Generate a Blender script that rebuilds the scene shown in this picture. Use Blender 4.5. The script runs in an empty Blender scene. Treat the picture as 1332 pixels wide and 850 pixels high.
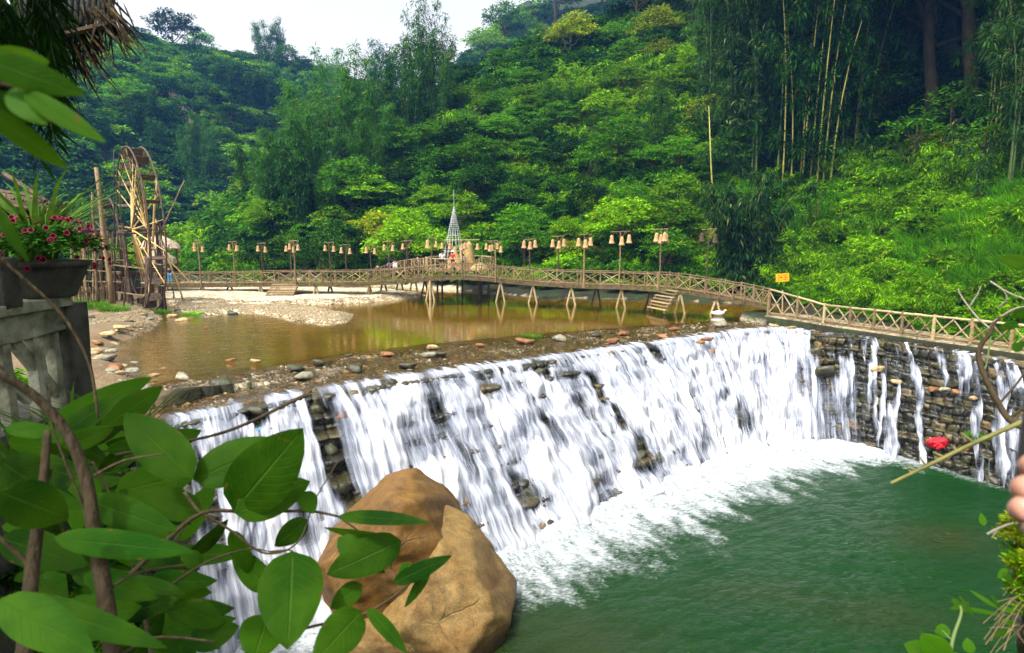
import bpy, math, random
import numpy as np
from mathutils import Vector, Matrix, Euler, Quaternion
random.seed(7)
RS = np.random.RandomState(11)
S = bpy.context.scene
COL = S.collection
PI = math.pi
CAMZ = 6.5
FP = 800.0
PITCH = math.atan(130.0 / FP)

# ------------------------------------------------------------------ camera geometry
def ray(px, py):
    cx = (px - 666.0) / FP; cy = (425.0 - py) / FP
    c, s = math.cos(PITCH), math.sin(PITCH)
    return np.array([cx, c + cy * s, -s + cy * c])
def G(px, py, z=0.0):                       # point of the height z seen at this pixel
    r = ray(px, py); k = (z - CAMZ) / r[2]
    return np.array([r[0] * k, r[1] * k, z])
def A(px, py, Y):                           # point at world depth Y
    r = ray(px, py); k = Y / r[1]
    return np.array([r[0] * k, Y, CAMZ + r[2] * k])
def proj(p):
    c, s = math.cos(PITCH), math.sin(PITCH)
    x, y, z = p[0], p[1], p[2] - CAMZ
    f = y * c - z * s; u = y * s + z * c
    return 666 + FP * x / f, 425 - FP * u / f

# ------------------------------------------------------------------ numpy noise
def _hash(ix, iy, seed):
    h = (ix.astype(np.int64) * 374761393 + iy.astype(np.int64) * 668265263 + seed * 1442695041) & 0xffffffff
    h = ((h ^ (h >> 13)) * 1274126177) & 0xffffffff
    return ((h ^ (h >> 16)) & 0xffff) / 65535.0
def vnoise(x, y, seed=0):
    x = np.asarray(x, float); y = np.asarray(y, float)
    ix = np.floor(x); iy = np.floor(y); fx = x - ix; fy = y - iy
    fx = fx * fx * (3 - 2 * fx); fy = fy * fy * (3 - 2 * fy)
    a = _hash(ix, iy, seed); b = _hash(ix + 1, iy, seed); c = _hash(ix, iy + 1, seed); d = _hash(ix + 1, iy + 1, seed)
    return (a * (1 - fx) + b * fx) * (1 - fy) + (c * (1 - fx) + d * fx) * fy
def fbm(x, y, seed=0, o=4):
    t = 0; a = .5; n = 0
    for k in range(o):
        t = t + a * vnoise(x * 2 ** k, y * 2 ** k, seed + k * 17); n += a; a *= .5
    return t / n
def sstep(a, b, x):
    t = np.clip((np.asarray(x, float) - a) / (b - a), 0, 1); return t * t * (3 - 2 * t)

# ------------------------------------------------------------------ mesh building
def np_mesh(name, V, F=None, tris=None, smooth=False):
    me = bpy.data.meshes.new(name)
    V = np.ascontiguousarray(V, dtype=np.float32)
    me.vertices.add(len(V)); me.vertices.foreach_set('co', V.ravel())
    F = np.asarray(F, dtype=np.int32)
    k = F.shape[1]
    me.loops.add(F.size); me.loops.foreach_set('vertex_index', F.ravel())
    me.polygons.add(len(F))
    me.polygons.foreach_set('loop_start', np.arange(0, F.size, k, dtype=np.int32))
    me.polygons.foreach_set('loop_total', np.full(len(F), k, dtype=np.int32))
    if smooth: me.polygons.foreach_set('use_smooth', np.ones(len(F), dtype=bool))
    me.update(calc_edges=True)
    return me
def attr(me, name, data, kind='FLOAT'):
    a = me.attributes.new(name, kind, 'POINT')
    if kind == 'FLOAT_COLOR': a.data.foreach_set('color', np.asarray(data, np.float32).ravel())
    elif kind == 'FLOAT_VECTOR': a.data.foreach_set('vector', np.asarray(data, np.float32).ravel())
    else: a.data.foreach_set('value', np.asarray(data))
def grid_faces(n, m):                       # n rows, m columns
    i = np.arange(n - 1)[:, None] * m + np.arange(m - 1)[None, :]
    i = i.ravel()
    return np.stack([i, i + 1, i + m + 1, i + m], 1)
def link(name, me, mat=None, parent=None, loc=None):
    o = bpy.data.objects.new(name, me); COL.objects.link(o)
    if mat is not None:
        if me.materials: me.materials[0] = mat
        else: me.materials.append(mat)
    if parent is not None: o.parent = parent
    if loc is not None: o.location = loc
    return o
class MB:                                   # collects shapes into ONE mesh
    def __init__(s): s.v = []; s.f = []
    def add(s, vs, fs):
        n = len(s.v); s.v += [tuple(map(float, p)) for p in vs]; s.f += [tuple(i + n for i in f) for f in fs]; return s
    def tube(s, pts, rad, n=6, cap=True):
        pts = [np.asarray(p, float) for p in pts]
        if not hasattr(rad, '__len__'): rad = [rad] * len(pts)
        d0 = pts[1] - pts[0]; d0 = d0 / (np.linalg.norm(d0) + 1e-9)
        up = np.array([0, 0, 1.]) if abs(d0[2]) < .9 else np.array([1., 0, 0])
        a = np.cross(d0, up); a /= np.linalg.norm(a)
        vs = []; 
        for i, p in enumerate(pts):
            d = pts[min(i + 1, len(pts) - 1)] - pts[max(i - 1, 0)]; d = d / (np.linalg.norm(d) + 1e-9)
            a = a - d * np.dot(a, d); a /= (np.linalg.norm(a) + 1e-9); b = np.cross(d, a)
            for k in range(n):
                t = 2 * PI * k / n; vs.append(p + rad[i] * (math.cos(t) * a + math.sin(t) * b))
        fs = []
        for i in range(len(pts) - 1):
            for k in range(n):
                k2 = (k + 1) % n; fs.append((i * n + k, i * n + k2, (i + 1) * n + k2, (i + 1) * n + k))
        if cap: fs.append(tuple(range(n - 1, -1, -1))); fs.append(tuple((len(pts) - 1) * n + k for k in range(n)))
        return s.add(vs, fs)
    def pole(s, a, b, r, n=6, r2=None, wob=0.0, segs=4):
        a = np.asarray(a, float); b = np.asarray(b, float); r2 = r if r2 is None else r2
        if wob <= 0: return s.tube([a, b], [r, r2], n)
        pts = []; rr = []
        for i in range(segs + 1):
            t = i / segs; p = a * (1 - t) + b * t
            if 0 < i < segs: p = p + np.array([random.uniform(-wob, wob) for _ in range(3)])
            pts.append(p); rr.append((r * (1 - t) + r2 * t) * random.uniform(.9, 1.12))
        return s.tube(pts, rr, n)
    def box(s, c, size, rz=0, R=None):
        c = np.asarray(c, float); h = np.asarray(size, float) / 2
        if R is None: R = np.array([[math.cos(rz), -math.sin(rz), 0], [math.sin(rz), math.cos(rz), 0], [0, 0, 1]])
        vs = [c + R @ (h * np.array(k)) for k in [(-1,-1,-1),(1,-1,-1),(1,1,-1),(-1,1,-1),(-1,-1,1),(1,-1,1),(1,1,1),(-1,1,1)]]
        return s.add(vs, [(0,3,2,1),(4,5,6,7),(0,1,5,4),(1,2,6,5),(2,3,7,6),(3,0,4,7)])
    def plank(s, a, b, w, t, up=(0, 0, 1)):  # board from a to b, width w sideways, thickness t along up
        a = np.asarray(a, float); b = np.asarray(b, float); d = b - a; L = np.linalg.norm(d); d = d / L
        up = np.asarray(up, float); sd = np.cross(d, up); sd /= np.linalg.norm(sd); u = np.cross(sd, d)
        R = np.stack([d, sd, u], 1)
        return s.box((a + b) / 2, (L, w, t), R=R)
    def lathe(s, prof, c=(0, 0, 0), n=16):
        vs = []
        for r, z in prof:
            for k in range(n):
                t = 2 * PI * k / n; vs.append((c[0] + r * math.cos(t), c[1] + r * math.sin(t), c[2] + z))
        fs = [(i * n + k, i * n + (k + 1) % n, (i + 1) * n + (k + 1) % n, (i + 1) * n + k) for i in range(len(prof) - 1) for k in range(n)]
        return s.add(vs, fs)
    def mesh(s, name, smooth=False):
        me = bpy.data.meshes.new(name); me.from_pydata(s.v, [], s.f)
        if smooth:
            me.polygons.foreach_set('use_smooth', np.ones(len(me.polygons), dtype=bool))
        me.update(); return me
    def build(s, name, mat, parent=None, smooth=False, loc=None):
        return link(name, s.mesh(name, smooth), mat, parent, loc)
def tag(o, label=None, cat=None, group=None, kind=None):
    if label: o['label'] = label
    if cat: o['category'] = cat
    if group: o['group'] = group
    if kind: o['kind'] = kind
    return o
def thing(name, loc, label, cat, group=None, rz=0):
    o = bpy.data.objects.new(name, None); COL.objects.link(o); o.location = tuple(map(float, loc)); o.rotation_euler = (0, 0, rz)
    o.empty_display_size = .2
    return tag(o, label, cat, group)
def copy_tree(o, parent=None):
    c = o.copy(); COL.objects.link(c); c.parent = parent
    for ch in list(o.children): copy_tree(ch, c)
    return c
def hide_tree(o):
    for ch in list(o.children): hide_tree(ch)
    bpy.data.objects.remove(o)

# ------------------------------------------------------------------ materials
def new_mat(name):
    m = bpy.data.materials.new(name); m.use_nodes = True; nt = m.node_tree; nt.nodes.clear()
    out = nt.nodes.new('ShaderNodeOutputMaterial'); return m, nt, out
class NT:
    def __init__(s, nt): s.nt = nt
    def n(s, t, **kw):
        nd = s.nt.nodes.new(t)
        for k, v in kw.items():
            if k.startswith('i_'): 
                key = k[2:]; key = int(key) if key.isdigit() else key.replace('_', ' ')
                nd.inputs[key].default_value = v
            else: setattr(nd, k, v)
        return nd
    def l(s, a, b): s.nt.links.new(a, b)
    def coord(s, which='Object', scale=(1, 1, 1), rot=(0, 0, 0)):
        tc = s.n('ShaderNodeTexCoord'); mp = s.n('ShaderNodeMapping'); mp.inputs['Scale'].default_value = scale; mp.inputs['Rotation'].default_value = rot
        s.l(tc.outputs[which], mp.inputs[0]); return mp.outputs[0]
    def pos(s, scale=(1, 1, 1)):
        g = s.n('ShaderNodeNewGeometry'); mp = s.n('ShaderNodeMapping'); mp.inputs['Scale'].default_value = scale
        s.l(g.outputs['Position'], mp.inputs[0]); return mp.outputs[0]
    def noise(s, v, scale, detail=4, rough=.55, dist=0):
        nd = s.n('ShaderNodeTexNoise'); nd.inputs['Scale'].default_value = scale; nd.inputs['Detail'].default_value = detail
        nd.inputs['Roughness'].default_value = rough; nd.inputs['Distortion'].default_value = dist
        if v is not None: s.l(v, nd.inputs['Vector'])
        return nd.outputs['Fac']
    def ramp(s, fac, stops):
        nd = s.n('ShaderNodeValToRGB'); cr = nd.color_ramp
        while len(cr.elements) > 1: cr.elements.remove(cr.elements[-1])
        for i, (p, c) in enumerate(stops):
            e = cr.elements[0] if i == 0 else cr.elements.new(p)
            e.position = p; e.color = (c[0], c[1], c[2], 1) if hasattr(c, '__len__') else (c, c, c, 1)
        s.l(fac, nd.inputs[0]); return nd.outputs[0]
    def mix(s, fac, a, b, mode='MIX'):
        nd = s.n('ShaderNodeMix', data_type='RGBA', blend_type=mode)
        for x, k in ((fac, 0), (a, 6), (b, 7)):
            if hasattr(x, 'links'): s.l(x, nd.inputs[k])
            elif k == 0: nd.inputs[0].default_value = x
            else: nd.inputs[k].default_value = (x[0], x[1], x[2], 1)
        return nd.outputs[2]
    def math(s, op, a, b=None, clamp=False):
        nd = s.n('ShaderNodeMath', operation=op); nd.use_clamp = clamp
        for k, x in enumerate((a, b)):
            if x is None: continue
            if hasattr(x, 'links'): s.l(x, nd.inputs[k])
            else: nd.inputs[k].default_value = x
        return nd.outputs[0]
    def bump(s, h, strength=.5, dist=.05):
        nd = s.n('ShaderNodeBump'); nd.inputs['Strength'].default_value = strength; nd.inputs['Distance'].default_value = dist
        s.l(h, nd.inputs['Height']); return nd.outputs[0]
    def attr(s, name):
        nd = s.n('ShaderNodeAttribute', attribute_name=name); return nd
    def bsdf(s, col=None, rough=.8, normal=None, spec=.3):
        p = s.n('ShaderNodeBsdfPrincipled')
        if col is not None:
            if hasattr(col, 'links'): s.l(col, p.inputs['Base Color'])
            else: p.inputs['Base Color'].default_value = (*col, 1)
        if hasattr(rough, 'links'): s.l(rough, p.inputs['Roughness'])
        else: p.inputs['Roughness'].default_value = rough
        p.inputs['Specular IOR Level'].default_value = spec
        if normal is not None: s.l(normal, p.inputs['Normal'])
        return p
def mat_simple(name, c1, c2, scale=3, rough=.8, bump=.3, bdist=.02, stretch=(1, 1, 1), spec=.3, c3=None, rnd=.25):
    m, nt, out = new_mat(name); N = NT(nt)
    v = N.coord('Object', stretch); f = N.noise(v, scale, 5, .6)
    stops = [(.3, c1), (.7, c2)] if c3 is None else [(.28, c1), (.5, c2), (.72, c3)]
    c = N.ramp(f, stops)
    if rnd > 0:
        oi = N.n('ShaderNodeObjectInfo'); hs = N.n('ShaderNodeHueSaturation')
        k = N.math('MULTIPLY_ADD', oi.outputs['Random'], rnd * 2); nt.nodes[-1].inputs[2].default_value = 1 - rnd
        N.l(k, hs.inputs['Value']); N.l(c, hs.inputs['Color']); c = hs.outputs[0]
    nf = N.noise(v, scale * 6, 4, .6)
    p = N.bsdf(c, rough, N.bump(nf, bump, bdist), spec); N.l(p.outputs[0], out.inputs[0]); return m
def mat_leaf(name, lo, hi, dry=None, rough=.6, trans=.35, dryamt=.06, spec=.05, veins=False):
    m, nt, out = new_mat(name); N = NT(nt)
    g = N.n('ShaderNodeNewGeometry'); oi = N.n('ShaderNodeObjectInfo')
    r = g.outputs['Random Per Island']
    f = N.math('MULTIPLY_ADD', r, .55); nt.nodes[-1].inputs[2].default_value = 0
    f2 = N.math('MULTIPLY', oi.outputs['Random'], .45)
    f = N.math('ADD', f, f2)
    k3 = lambda q, w: tuple(x * w for x in q); md = tuple((x + y) / 2 for x, y in zip(lo, hi))
    stops = [(.05, k3(lo, .55)), (.42, k3(md, .62)), (.74, k3(hi, .95)), (.95, k3(hi, 1.5))]
    c = N.ramp(f, stops)
    if dry is not None:
        r2 = N.math('FRACT', N.math('MULTIPLY', r, 37.3))
        c = N.mix(N.math('LESS_THAN', r2, dryamt), c, dry)
    if veins:
        v = N.coord('Object'); nf = N.noise(v, 42, 4, .65); c = N.mix(N.ramp(nf, [(.66, 0), (.72, .8)]), c, (.11, .07, .012))
        at = N.attr('luv'); sp = N.n('ShaderNodeSeparateXYZ'); N.l(at.outputs['Vector'], sp.inputs[0]); ak = N.math('ABSOLUTE', sp.outputs[1])
        sv = N.math('SINE', N.math('SUBTRACT', N.math('MULTIPLY', sp.outputs[0], 62), N.math('MULTIPLY', ak, 16)))
        side = N.ramp(sv, [(.0, 0), (.86, 0), (1, 1)]); mid = N.ramp(ak, [(0, 1), (.07, 0)]); vn = N.math('MAXIMUM', N.math('MULTIPLY', side, .3), mid)
        c = N.mix(N.math('MULTIPLY', vn, N.math('MULTIPLY', N.noise(v, 14, 3), .55)), c, (.13, .26, .04)); c = N.mix(N.ramp(N.noise(v, 9, 3), [(.35, 0), (.7, .4)]), c, (.10, .22, .008))
        ed = N.math('MULTIPLY', N.math('GREATER_THAN', N.math('ADD', N.math('MULTIPLY', ak, .5), N.noise(v, 55, 3)), 1.12), N.math('GREATER_THAN', sp.outputs[0], .02)); c = N.mix(N.math('MULTIPLY', ed, .85), c, (.14, .075, .02))
        nn = N.bump(N.math('SUBTRACT', N.noise(v, 30, 3), vn), .5, .004)
    else: nn = None
    p = N.bsdf(c, rough, nn, spec)
    t = N.n('ShaderNodeBsdfTranslucent'); hs = N.n('ShaderNodeHueSaturation'); hs.inputs['Hue'].default_value = .49; hs.inputs['Value'].default_value = 1.25
    N.l(c, hs.inputs['Color']); N.l(hs.outputs[0], t.inputs[0])
    mx = N.n('ShaderNodeMixShader'); mx.inputs[0].default_value = trans
    N.l(p.outputs[0], mx.inputs[1]); N.l(t.outputs[0], mx.inputs[2]); N.l(mx.outputs[0], out.inputs[0]); return m

M = {}
M['leaf_bright'] = mat_leaf('leaf_bright', (.034, .15, .002), (.19, .42, .003), (.30, .24, .02), dryamt=.03)
M['leaf_mid'] = mat_leaf('leaf_mid', (.016, .095, .003), (.085, .27, .005), (.22, .19, .03), dryamt=.02)
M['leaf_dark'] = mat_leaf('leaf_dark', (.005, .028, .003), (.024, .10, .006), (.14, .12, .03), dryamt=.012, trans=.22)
M['leaf_yellow'] = mat_leaf('leaf_yellow', (.08, .17, .003), (.24, .32, .008), (.36, .22, .03), dryamt=.06)
M['leaf_bamboo'] = mat_leaf('leaf_bamboo', (.012, .078, .008), (.060, .21, .014), (.22, .24, .05), dryamt=.03)
M['leaf_droop'] = mat_leaf('leaf_droop', (.010, .05, .010), (.055, .15, .022), (.20, .20, .07), dryamt=.04)
M['leaf_far'] = mat_leaf('leaf_far', (.012, .070, .010), (.055, .18, .014), (.18, .2, .05), dryamt=.03)
M['grass'] = mat_leaf('grass', (.035, .18, .003), (.13, .42, .005), (.35, .28, .05), dryamt=.05)
M['leaf_big'] = mat_leaf('leaf_big', (0.01008, 0.072, 0.001728), (0.0504, 0.1728, 0.003456), None, rough=.55, trans=.45, veins=True, spec=.07)
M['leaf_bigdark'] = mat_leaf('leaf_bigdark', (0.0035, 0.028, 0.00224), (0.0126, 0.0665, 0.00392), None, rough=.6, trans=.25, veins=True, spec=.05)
M['bark'] = mat_simple('bark', (0.034, 0.0238, 0.01088), (0.0952, 0.068, 0.03264), 6, .9, .6, .03, (1, 1, .3))
M['bark_pale'] = mat_simple('bark_pale', (.14, .12, .09), (.32, .28, .22), 6, .9, .5, .02, (1, 1, .3))
M['culm'] = mat_simple('culm', (.16, .17, .03), (.42, .36, .08), 2, .5, .1, .01, (1, 1, 2))
M['culm_green'] = mat_simple('culm_green', (.06, .12, .03), (.16, .20, .06), 2, .5, .1, .01, (1, 1, 2))
M['wood'] = mat_simple('wood', (0.0816, 0.051, 0.02176), (0.204, 0.136, 0.06528), 8, .85, .5, .02, c3=(0.2856, 0.204, 0.1034))
M['wood_pale'] = mat_simple('wood_pale', (0.1904, 0.136, 0.05984), (0.34, 0.2584, 0.1306), 8, .8, .4, .02, c3=(0.4216, 0.34, 0.185))
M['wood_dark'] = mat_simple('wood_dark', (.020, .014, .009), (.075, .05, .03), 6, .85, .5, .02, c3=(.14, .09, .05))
M['wood_moss'] = mat_simple('wood_moss', (.035, .022, .010), (.13, .085, .04), 3, .9, .6, .03, c3=(.12, .14, .03))
M['bamboo_dry'] = mat_simple('bamboo_dry', (.40, .24, .07), (.66, .46, .17), 3, .5, .2, .01, (1, 1, 1), spec=.4)
M['bamboo_dark'] = mat_simple('bamboo_dark', (.06, .035, .018), (.20, .12, .05), 4, .6, .3, .01)
M['basket'] = mat_simple('basket', (.30, .17, .07), (.52, .33, .16), 12, .8, .5, .01, rnd=.1)
M['thatch'] = mat_simple('thatch', (.14, .105, .07), (.38, .30, .21), 5, .95, .9, .05, (6, 6, 1), c3=(.5, .42, .32))
M['thatch_dark'] = mat_simple('thatch_dark', (0.01088, 0.00748, 0.003264), (0.0476, 0.0306, 0.01088), 5, .9, .8, .03, c3=(0.1904, 0.1292, 0.04896))
M['straw'] = mat_simple('straw', (.34, .22, .07), (.62, .46, .20), 7, .95, .9, .05, (4, 4, 1))
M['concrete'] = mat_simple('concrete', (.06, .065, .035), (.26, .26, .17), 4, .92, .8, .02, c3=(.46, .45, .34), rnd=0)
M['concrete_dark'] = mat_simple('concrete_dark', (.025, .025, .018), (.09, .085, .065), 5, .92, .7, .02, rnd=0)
M['white'] = mat_simple('white', (.7, .7, .68), (.85, .85, .84), 5, .7, .1, .01, rnd=0)
M['red'] = mat_simple('red', (.55, .01, .02), (.75, .02, .03), 5, .7, .2, .01, rnd=0)
M['blue'] = mat_simple('blue', (.05, .25, .55), (.10, .40, .75), 5, .5, .2, .01, rnd=0)
M['navy'] = mat_simple('navy', (.01, .015, .06), (.03, .03, .10), 5, .8, .2, .01, rnd=0)
M['purple'] = mat_simple('purple', (.06, .03, .25), (.10, .06, .40), 5, .8, .2, .01, rnd=0)
M['black'] = mat_simple('black', (.01, .01, .012), (.03, .03, .035), 5, .6, .2, .01, rnd=0)
M['hair'] = mat_simple('hair', (.005, .004, .003), (.02, .012, .008), 5, .5, .2, .01, rnd=0)
M['skin_col'] = mat_simple('skin_col', (.36, .17, .11), (.55, .28, .20), 9, .5, .35, .004, rnd=0, spec=.4)
M['yellow'] = mat_simple('yellow', (.78, .34, .005), (.90, .48, .01), 5, .6, .1, .01, rnd=0)
M['ink'] = mat_simple('ink', (.10, .02, .005), (.14, .03, .01), 5, .8, .1, .01, rnd=0)
M['metal'] = mat_simple('metal', (.25, .26, .27), (.45, .46, .48), 9, .45, .2, .01, rnd=0, spec=.6)
M['roof_metal'] = mat_simple('roof_metal', (.005, .008, .008), (.018, .026, .025), 3, .75, .3, .01, rnd=0, spec=.15)
M['petal'] = mat_leaf('petal', (.12, .002, .018), (.28, .008, .045), None, rough=.6, trans=.3)
M['petal_edge'] = mat_simple('petal_edge', (.30, .03, .08), (.42, .08, .13), 9, .6, .1, .01, rnd=0)
M['moss'] = mat_leaf('moss', (.14, .28, .01), (.48, .56, .03), None, rough=.7, trans=.4)

def mat_rock(name, cols, scale=1.2, rough=.75, moss=0.0, wet=None, bs=.6, spec=.35, own=True):
    m, nt, out = new_mat(name); N = NT(nt); v = N.pos() if not own else N.coord('Object')
    f = N.noise(v, scale, 8, .62, .4); c = N.ramp(f, [(.25 + .5 * i / (len(cols) - 1), k) for i, k in enumerate(cols)])
    oi = N.n('ShaderNodeObjectInfo'); hs = N.n('ShaderNodeHueSaturation'); k = N.math('MULTIPLY_ADD', oi.outputs['Random'], .5); nt.nodes[-1].inputs[2].default_value = .75
    N.l(k, hs.inputs['Value']); N.l(c, hs.inputs['Color']); c = hs.outputs[0]
    f2 = N.noise(v, scale * 9, 6, .7); c = N.mix(.35, c, N.ramp(f2, [(.3, .25), (.7, .8)]), 'OVERLAY')
    if moss > 0:
        g = N.n('ShaderNodeNewGeometry'); sp = N.n('ShaderNodeSeparateXYZ'); N.l(g.outputs['Normal'], sp.inputs[0])
        mf = N.math('MULTIPLY', N.math('GREATER_THAN', N.noise(v, scale * 2.5, 4), .55), N.math('MAXIMUM', sp.outputs[2], 0))
        c = N.mix(N.math('MULTIPLY', mf, moss), c, (.05, .10, .01))
    r = rough
    if wet is not None:                                # damp band up to this height above the water
        g = N.n('ShaderNodeNewGeometry'); sp = N.n('ShaderNodeSeparateXYZ'); N.l(g.outputs['Position'], sp.inputs[0])
        z = N.math('ADD', sp.outputs[2], N.math('MULTIPLY', N.noise(v, 1.5, 3), .9))
        w = N.n('ShaderNodeMapRange', interpolation_type='SMOOTHSTEP'); w.inputs[1].default_value = wet + .55; w.inputs[2].default_value = wet - .1; N.l(z, w.inputs[0])
        c = N.mix(N.math('MULTIPLY', w.outputs[0], .85), c, (.018, .014, .010)); r = N.ramp(w.outputs[0], [(0, rough), (1, .25)])
    h = N.math('ADD', N.noise(v, scale * 3, 6, .65), N.math('MULTIPLY', N.noise(v, scale * 14, 4, .7), .35))
    
    if 'boulder' in name:
        vo = N.n('ShaderNodeTexVoronoi', feature='DISTANCE_TO_EDGE'); vo.inputs['Scale'].default_value = .55
        wv = N.n('ShaderNodeVectorMath', operation='ADD'); nz_ = N.n('ShaderNodeTexNoise'); nz_.inputs['Scale'].default_value = .9; N.l(v, nz_.inputs['Vector']); N.l(v, wv.inputs[0]); N.l(nz_.outputs['Color'], wv.inputs[1]); N.l(wv.outputs[0], vo.inputs['Vector'])
        ck = N.math('MULTIPLY', N.ramp(vo.outputs['Distance'], [(0, 1), (.014, 0)]), N.ramp(N.noise(v, .8, 3), [(.48, 0), (.6, 1)])); c = N.mix(N.math('MULTIPLY', ck, .5), c, (.04, .025, .012)); h = N.math('SUBTRACT', h, N.math('MULTIPLY', ck, .6))
        mp2 = N.n('ShaderNodeMapping'); mp2.inputs['Scale'].default_value = (3.2, 3.2, .16); N.l(v, mp2.inputs[0]); stn = N.ramp(N.noise(mp2.outputs[0], 1, 4, .6), [(.62, 0), (.70, .55)]); c = N.mix(stn, c, (.045, .03, .015))
        fg = N.noise(v, 26, 5, .85); c = N.mix(.8, c, N.ramp(fg, [(.32, .22), (.68, .8)]), 'OVERLAY'); mf_ = N.noise(v, 3.5, 7, .75); c = N.mix(.7, c, N.ramp(mf_, [(.3, .25), (.7, .75)]), 'OVERLAY'); h = N.math('ADD', h, N.math('MULTIPLY', fg, .35))
    p = N.bsdf(c, r, N.bump(h, bs, .12 / scale), spec); N.l(p.outputs[0], out.inputs[0]); return m
M['boulder'] = mat_rock('boulder', [(0.04624, 0.02448, 0.006528), (0.1272, 0.068, 0.01632), (0.1965, 0.1251, 0.03917), (0.1561, 0.0816, 0.01795), (0.2428, 0.1686, 0.05875)], .35, .7, wet=-4.3, bs=.35)
M['boulder_orange'] = mat_rock('boulder_orange', [(0.02982, 0.01599, 0.003754), (0.09443, 0.04532, 0.006756), (0.1391, 0.06931, 0.01126), (0.0845, 0.04532, 0.01126), (0.169, 0.1119, 0.03379)], .4, .65, wet=-4.3, bs=.35)
M['rock_dark'] = mat_rock('rock_dark', [(0.0102, 0.00884, 0.00544), (0.0408, 0.034, 0.01632), (0.0884, 0.0748, 0.03808)], 1.5, .3, moss=.7, spec=.5)
M['rock_grey'] = mat_rock('rock_grey', [(.08, .075, .05), (.24, .22, .15), (.42, .40, .30)], 2, .55, moss=.3)
M['rock_orange'] = mat_rock('rock_orange', [(.07, .03, .010), (.24, .10, .03), (.32, .18, .07)], 2, .45)
M['rock_tan'] = mat_rock('rock_tan', [(.14, .09, .035), (.36, .25, .11), (.50, .39, .22)], 2, .6)
M['cliff'] = mat_rock('cliff', [(.14, .10, .06), (.38, .28, .19), (.62, .52, .42)], .35, .9, bs=.8)
# ================================================================== world, camera, sun
cam = bpy.data.cameras.new('camera'); camo = bpy.data.objects.new('camera', cam); COL.objects.link(camo); S.camera = camo
cam.sensor_width = 36; cam.lens = 36 * FP / 1332; cam.clip_end = 3000; cam.clip_start = .02
camo.location = (0, 0, CAMZ); camo.rotation_euler = (PI / 2 - PITCH, 0, 0)
cam.dof.use_dof = True; cam.dof.focus_distance = 26; cam.dof.aperture_fstop = 7.0
SUNV = Vector((-.42, -.40, .95)).normalized()          # towards the sun
sel = math.asin(SUNV.z); saz = math.atan2(SUNV.x, SUNV.y)
W = bpy.data.worlds.new('World'); S.world = W; W.use_nodes = True; wn = W.node_tree; wn.nodes.clear(); N = NT(wn)
sky = N.n('ShaderNodeTexSky', sky_type='NISHITA'); sky.sun_disc = False; sky.sun_elevation = sel; sky.sun_rotation = saz
sky.air_density = 1.2; sky.dust_density = 5; sky.ozone_density = 1.0
bw = N.n('ShaderNodeRGBToBW'); N.l(sky.outputs[0], bw.inputs[0])
cloud = N.n('ShaderNodeVectorMath', operation='MULTIPLY'); N.l(bw.outputs[0], cloud.inputs[0]); cloud.inputs[1].default_value = (2.65, 2.66, 2.70); cloud = cloud.outputs[0]
veil = N.mix(.86, sky.outputs[0], cloud)               # a thin bright overcast over the blue
bg = N.n('ShaderNodeBackground'); bg.inputs[1].default_value = .145; N.l(veil, bg.inputs[0])
wo = N.n('ShaderNodeOutputWorld'); N.l(bg.outputs[0], wo.inputs[0])
sl = bpy.data.lights.new('sun', 'SUN'); sl.energy = 3.4; sl.angle = math.radians(5); sl.color = (1, .94, .82)
so = bpy.data.objects.new('sun', sl); COL.objects.link(so); so.rotation_euler = SUNV.to_track_quat('Z', 'Y').to_euler(); so.location = (-30, -40, 120)
S.view_settings.view_transform = 'Standard'; S.view_settings.look = 'None'; S.view_settings.gamma = 1; S.view_settings.exposure = .40
cy = S.cycles; cy.max_bounces = 6; cy.diffuse_bounces = 3; cy.glossy_bounces = 2; cy.transmission_bounces = 3; cy.transparent_max_bounces = 14; cy.volume_bounces = 0
cy.use_denoising = True; cy.caustics_reflective = False; cy.caustics_refractive = False
try: cy.denoiser = 'OPENIMAGEDENOISE'
except Exception: pass
cy.use_adaptive_sampling = True; cy.adaptive_threshold = .02

# ================================================================== the weir's lines
LOWZ = -5.0
C_px = [(232, 546), (330, 524), (430, 506), (540, 489), (640, 476), (750, 460), (850, 447), (930, 436), (985, 429), (1030, 429), (1075, 437), (1130, 446), (1200, 457), (1270, 470), (1332, 483)]
B_px = [(268, 856), (388, 838), (512, 796), (632, 746), (735, 694), (846, 645), (925, 614), (975, 600), (1015, 592), (1050, 586), (1084, 584), (1136, 592), (1205, 609), (1272, 628), (1332, 647)]
Cc = np.array([G(*p, 0.0)[:2] for p in C_px]); Bc = np.array([G(*p, LOWZ)[:2] for p in B_px])
Cc = np.vstack([Cc[0] + (Cc[0] - Cc[2]) * .45, Cc, [24.6, 20], [24.8, 8]]); Bc = np.vstack([Bc[0] + (Bc[0] - Bc[3]) * .5, Bc, [23.0, 19], [23.3, 7]])
def resample(P, t):                                     # smooth curve through P by index parameter 0..1
    n = len(P); x = np.clip(t, 0, 1) * (n - 1); i = np.clip(np.floor(x).astype(int), 0, n - 2); f = (x - i)[:, None]
    p0 = P[np.clip(i - 1, 0, n - 1)]; p1 = P[i]; p2 = P[i + 1]; p3 = P[np.clip(i + 2, 0, n - 1)]
    return .5 * ((2 * p1) + (-p0 + p2) * f + (2 * p0 - 5 * p1 + 4 * p2 - p3) * f ** 2 + (-p0 + 3 * p1 - 3 * p2 + p3) * f ** 3)
NS = 1500
sC = resample(Cc, np.linspace(0, 1, NS)); sB = resample(Bc, np.linspace(0, 1, NS))
arc = np.concatenate([[0], np.cumsum(np.linalg.norm(np.diff(sC, axis=0), axis=1))])
scr = np.array([proj((c[0], c[1], 0))[0] if c[1] > 3 else 1600 for c in sC])   # which picture column a crest point is at (only to lay the flow out)
dirn = sB - sC; dl = np.linalg.norm(dirn, axis=1); dirn = dirn / dl[:, None]

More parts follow.
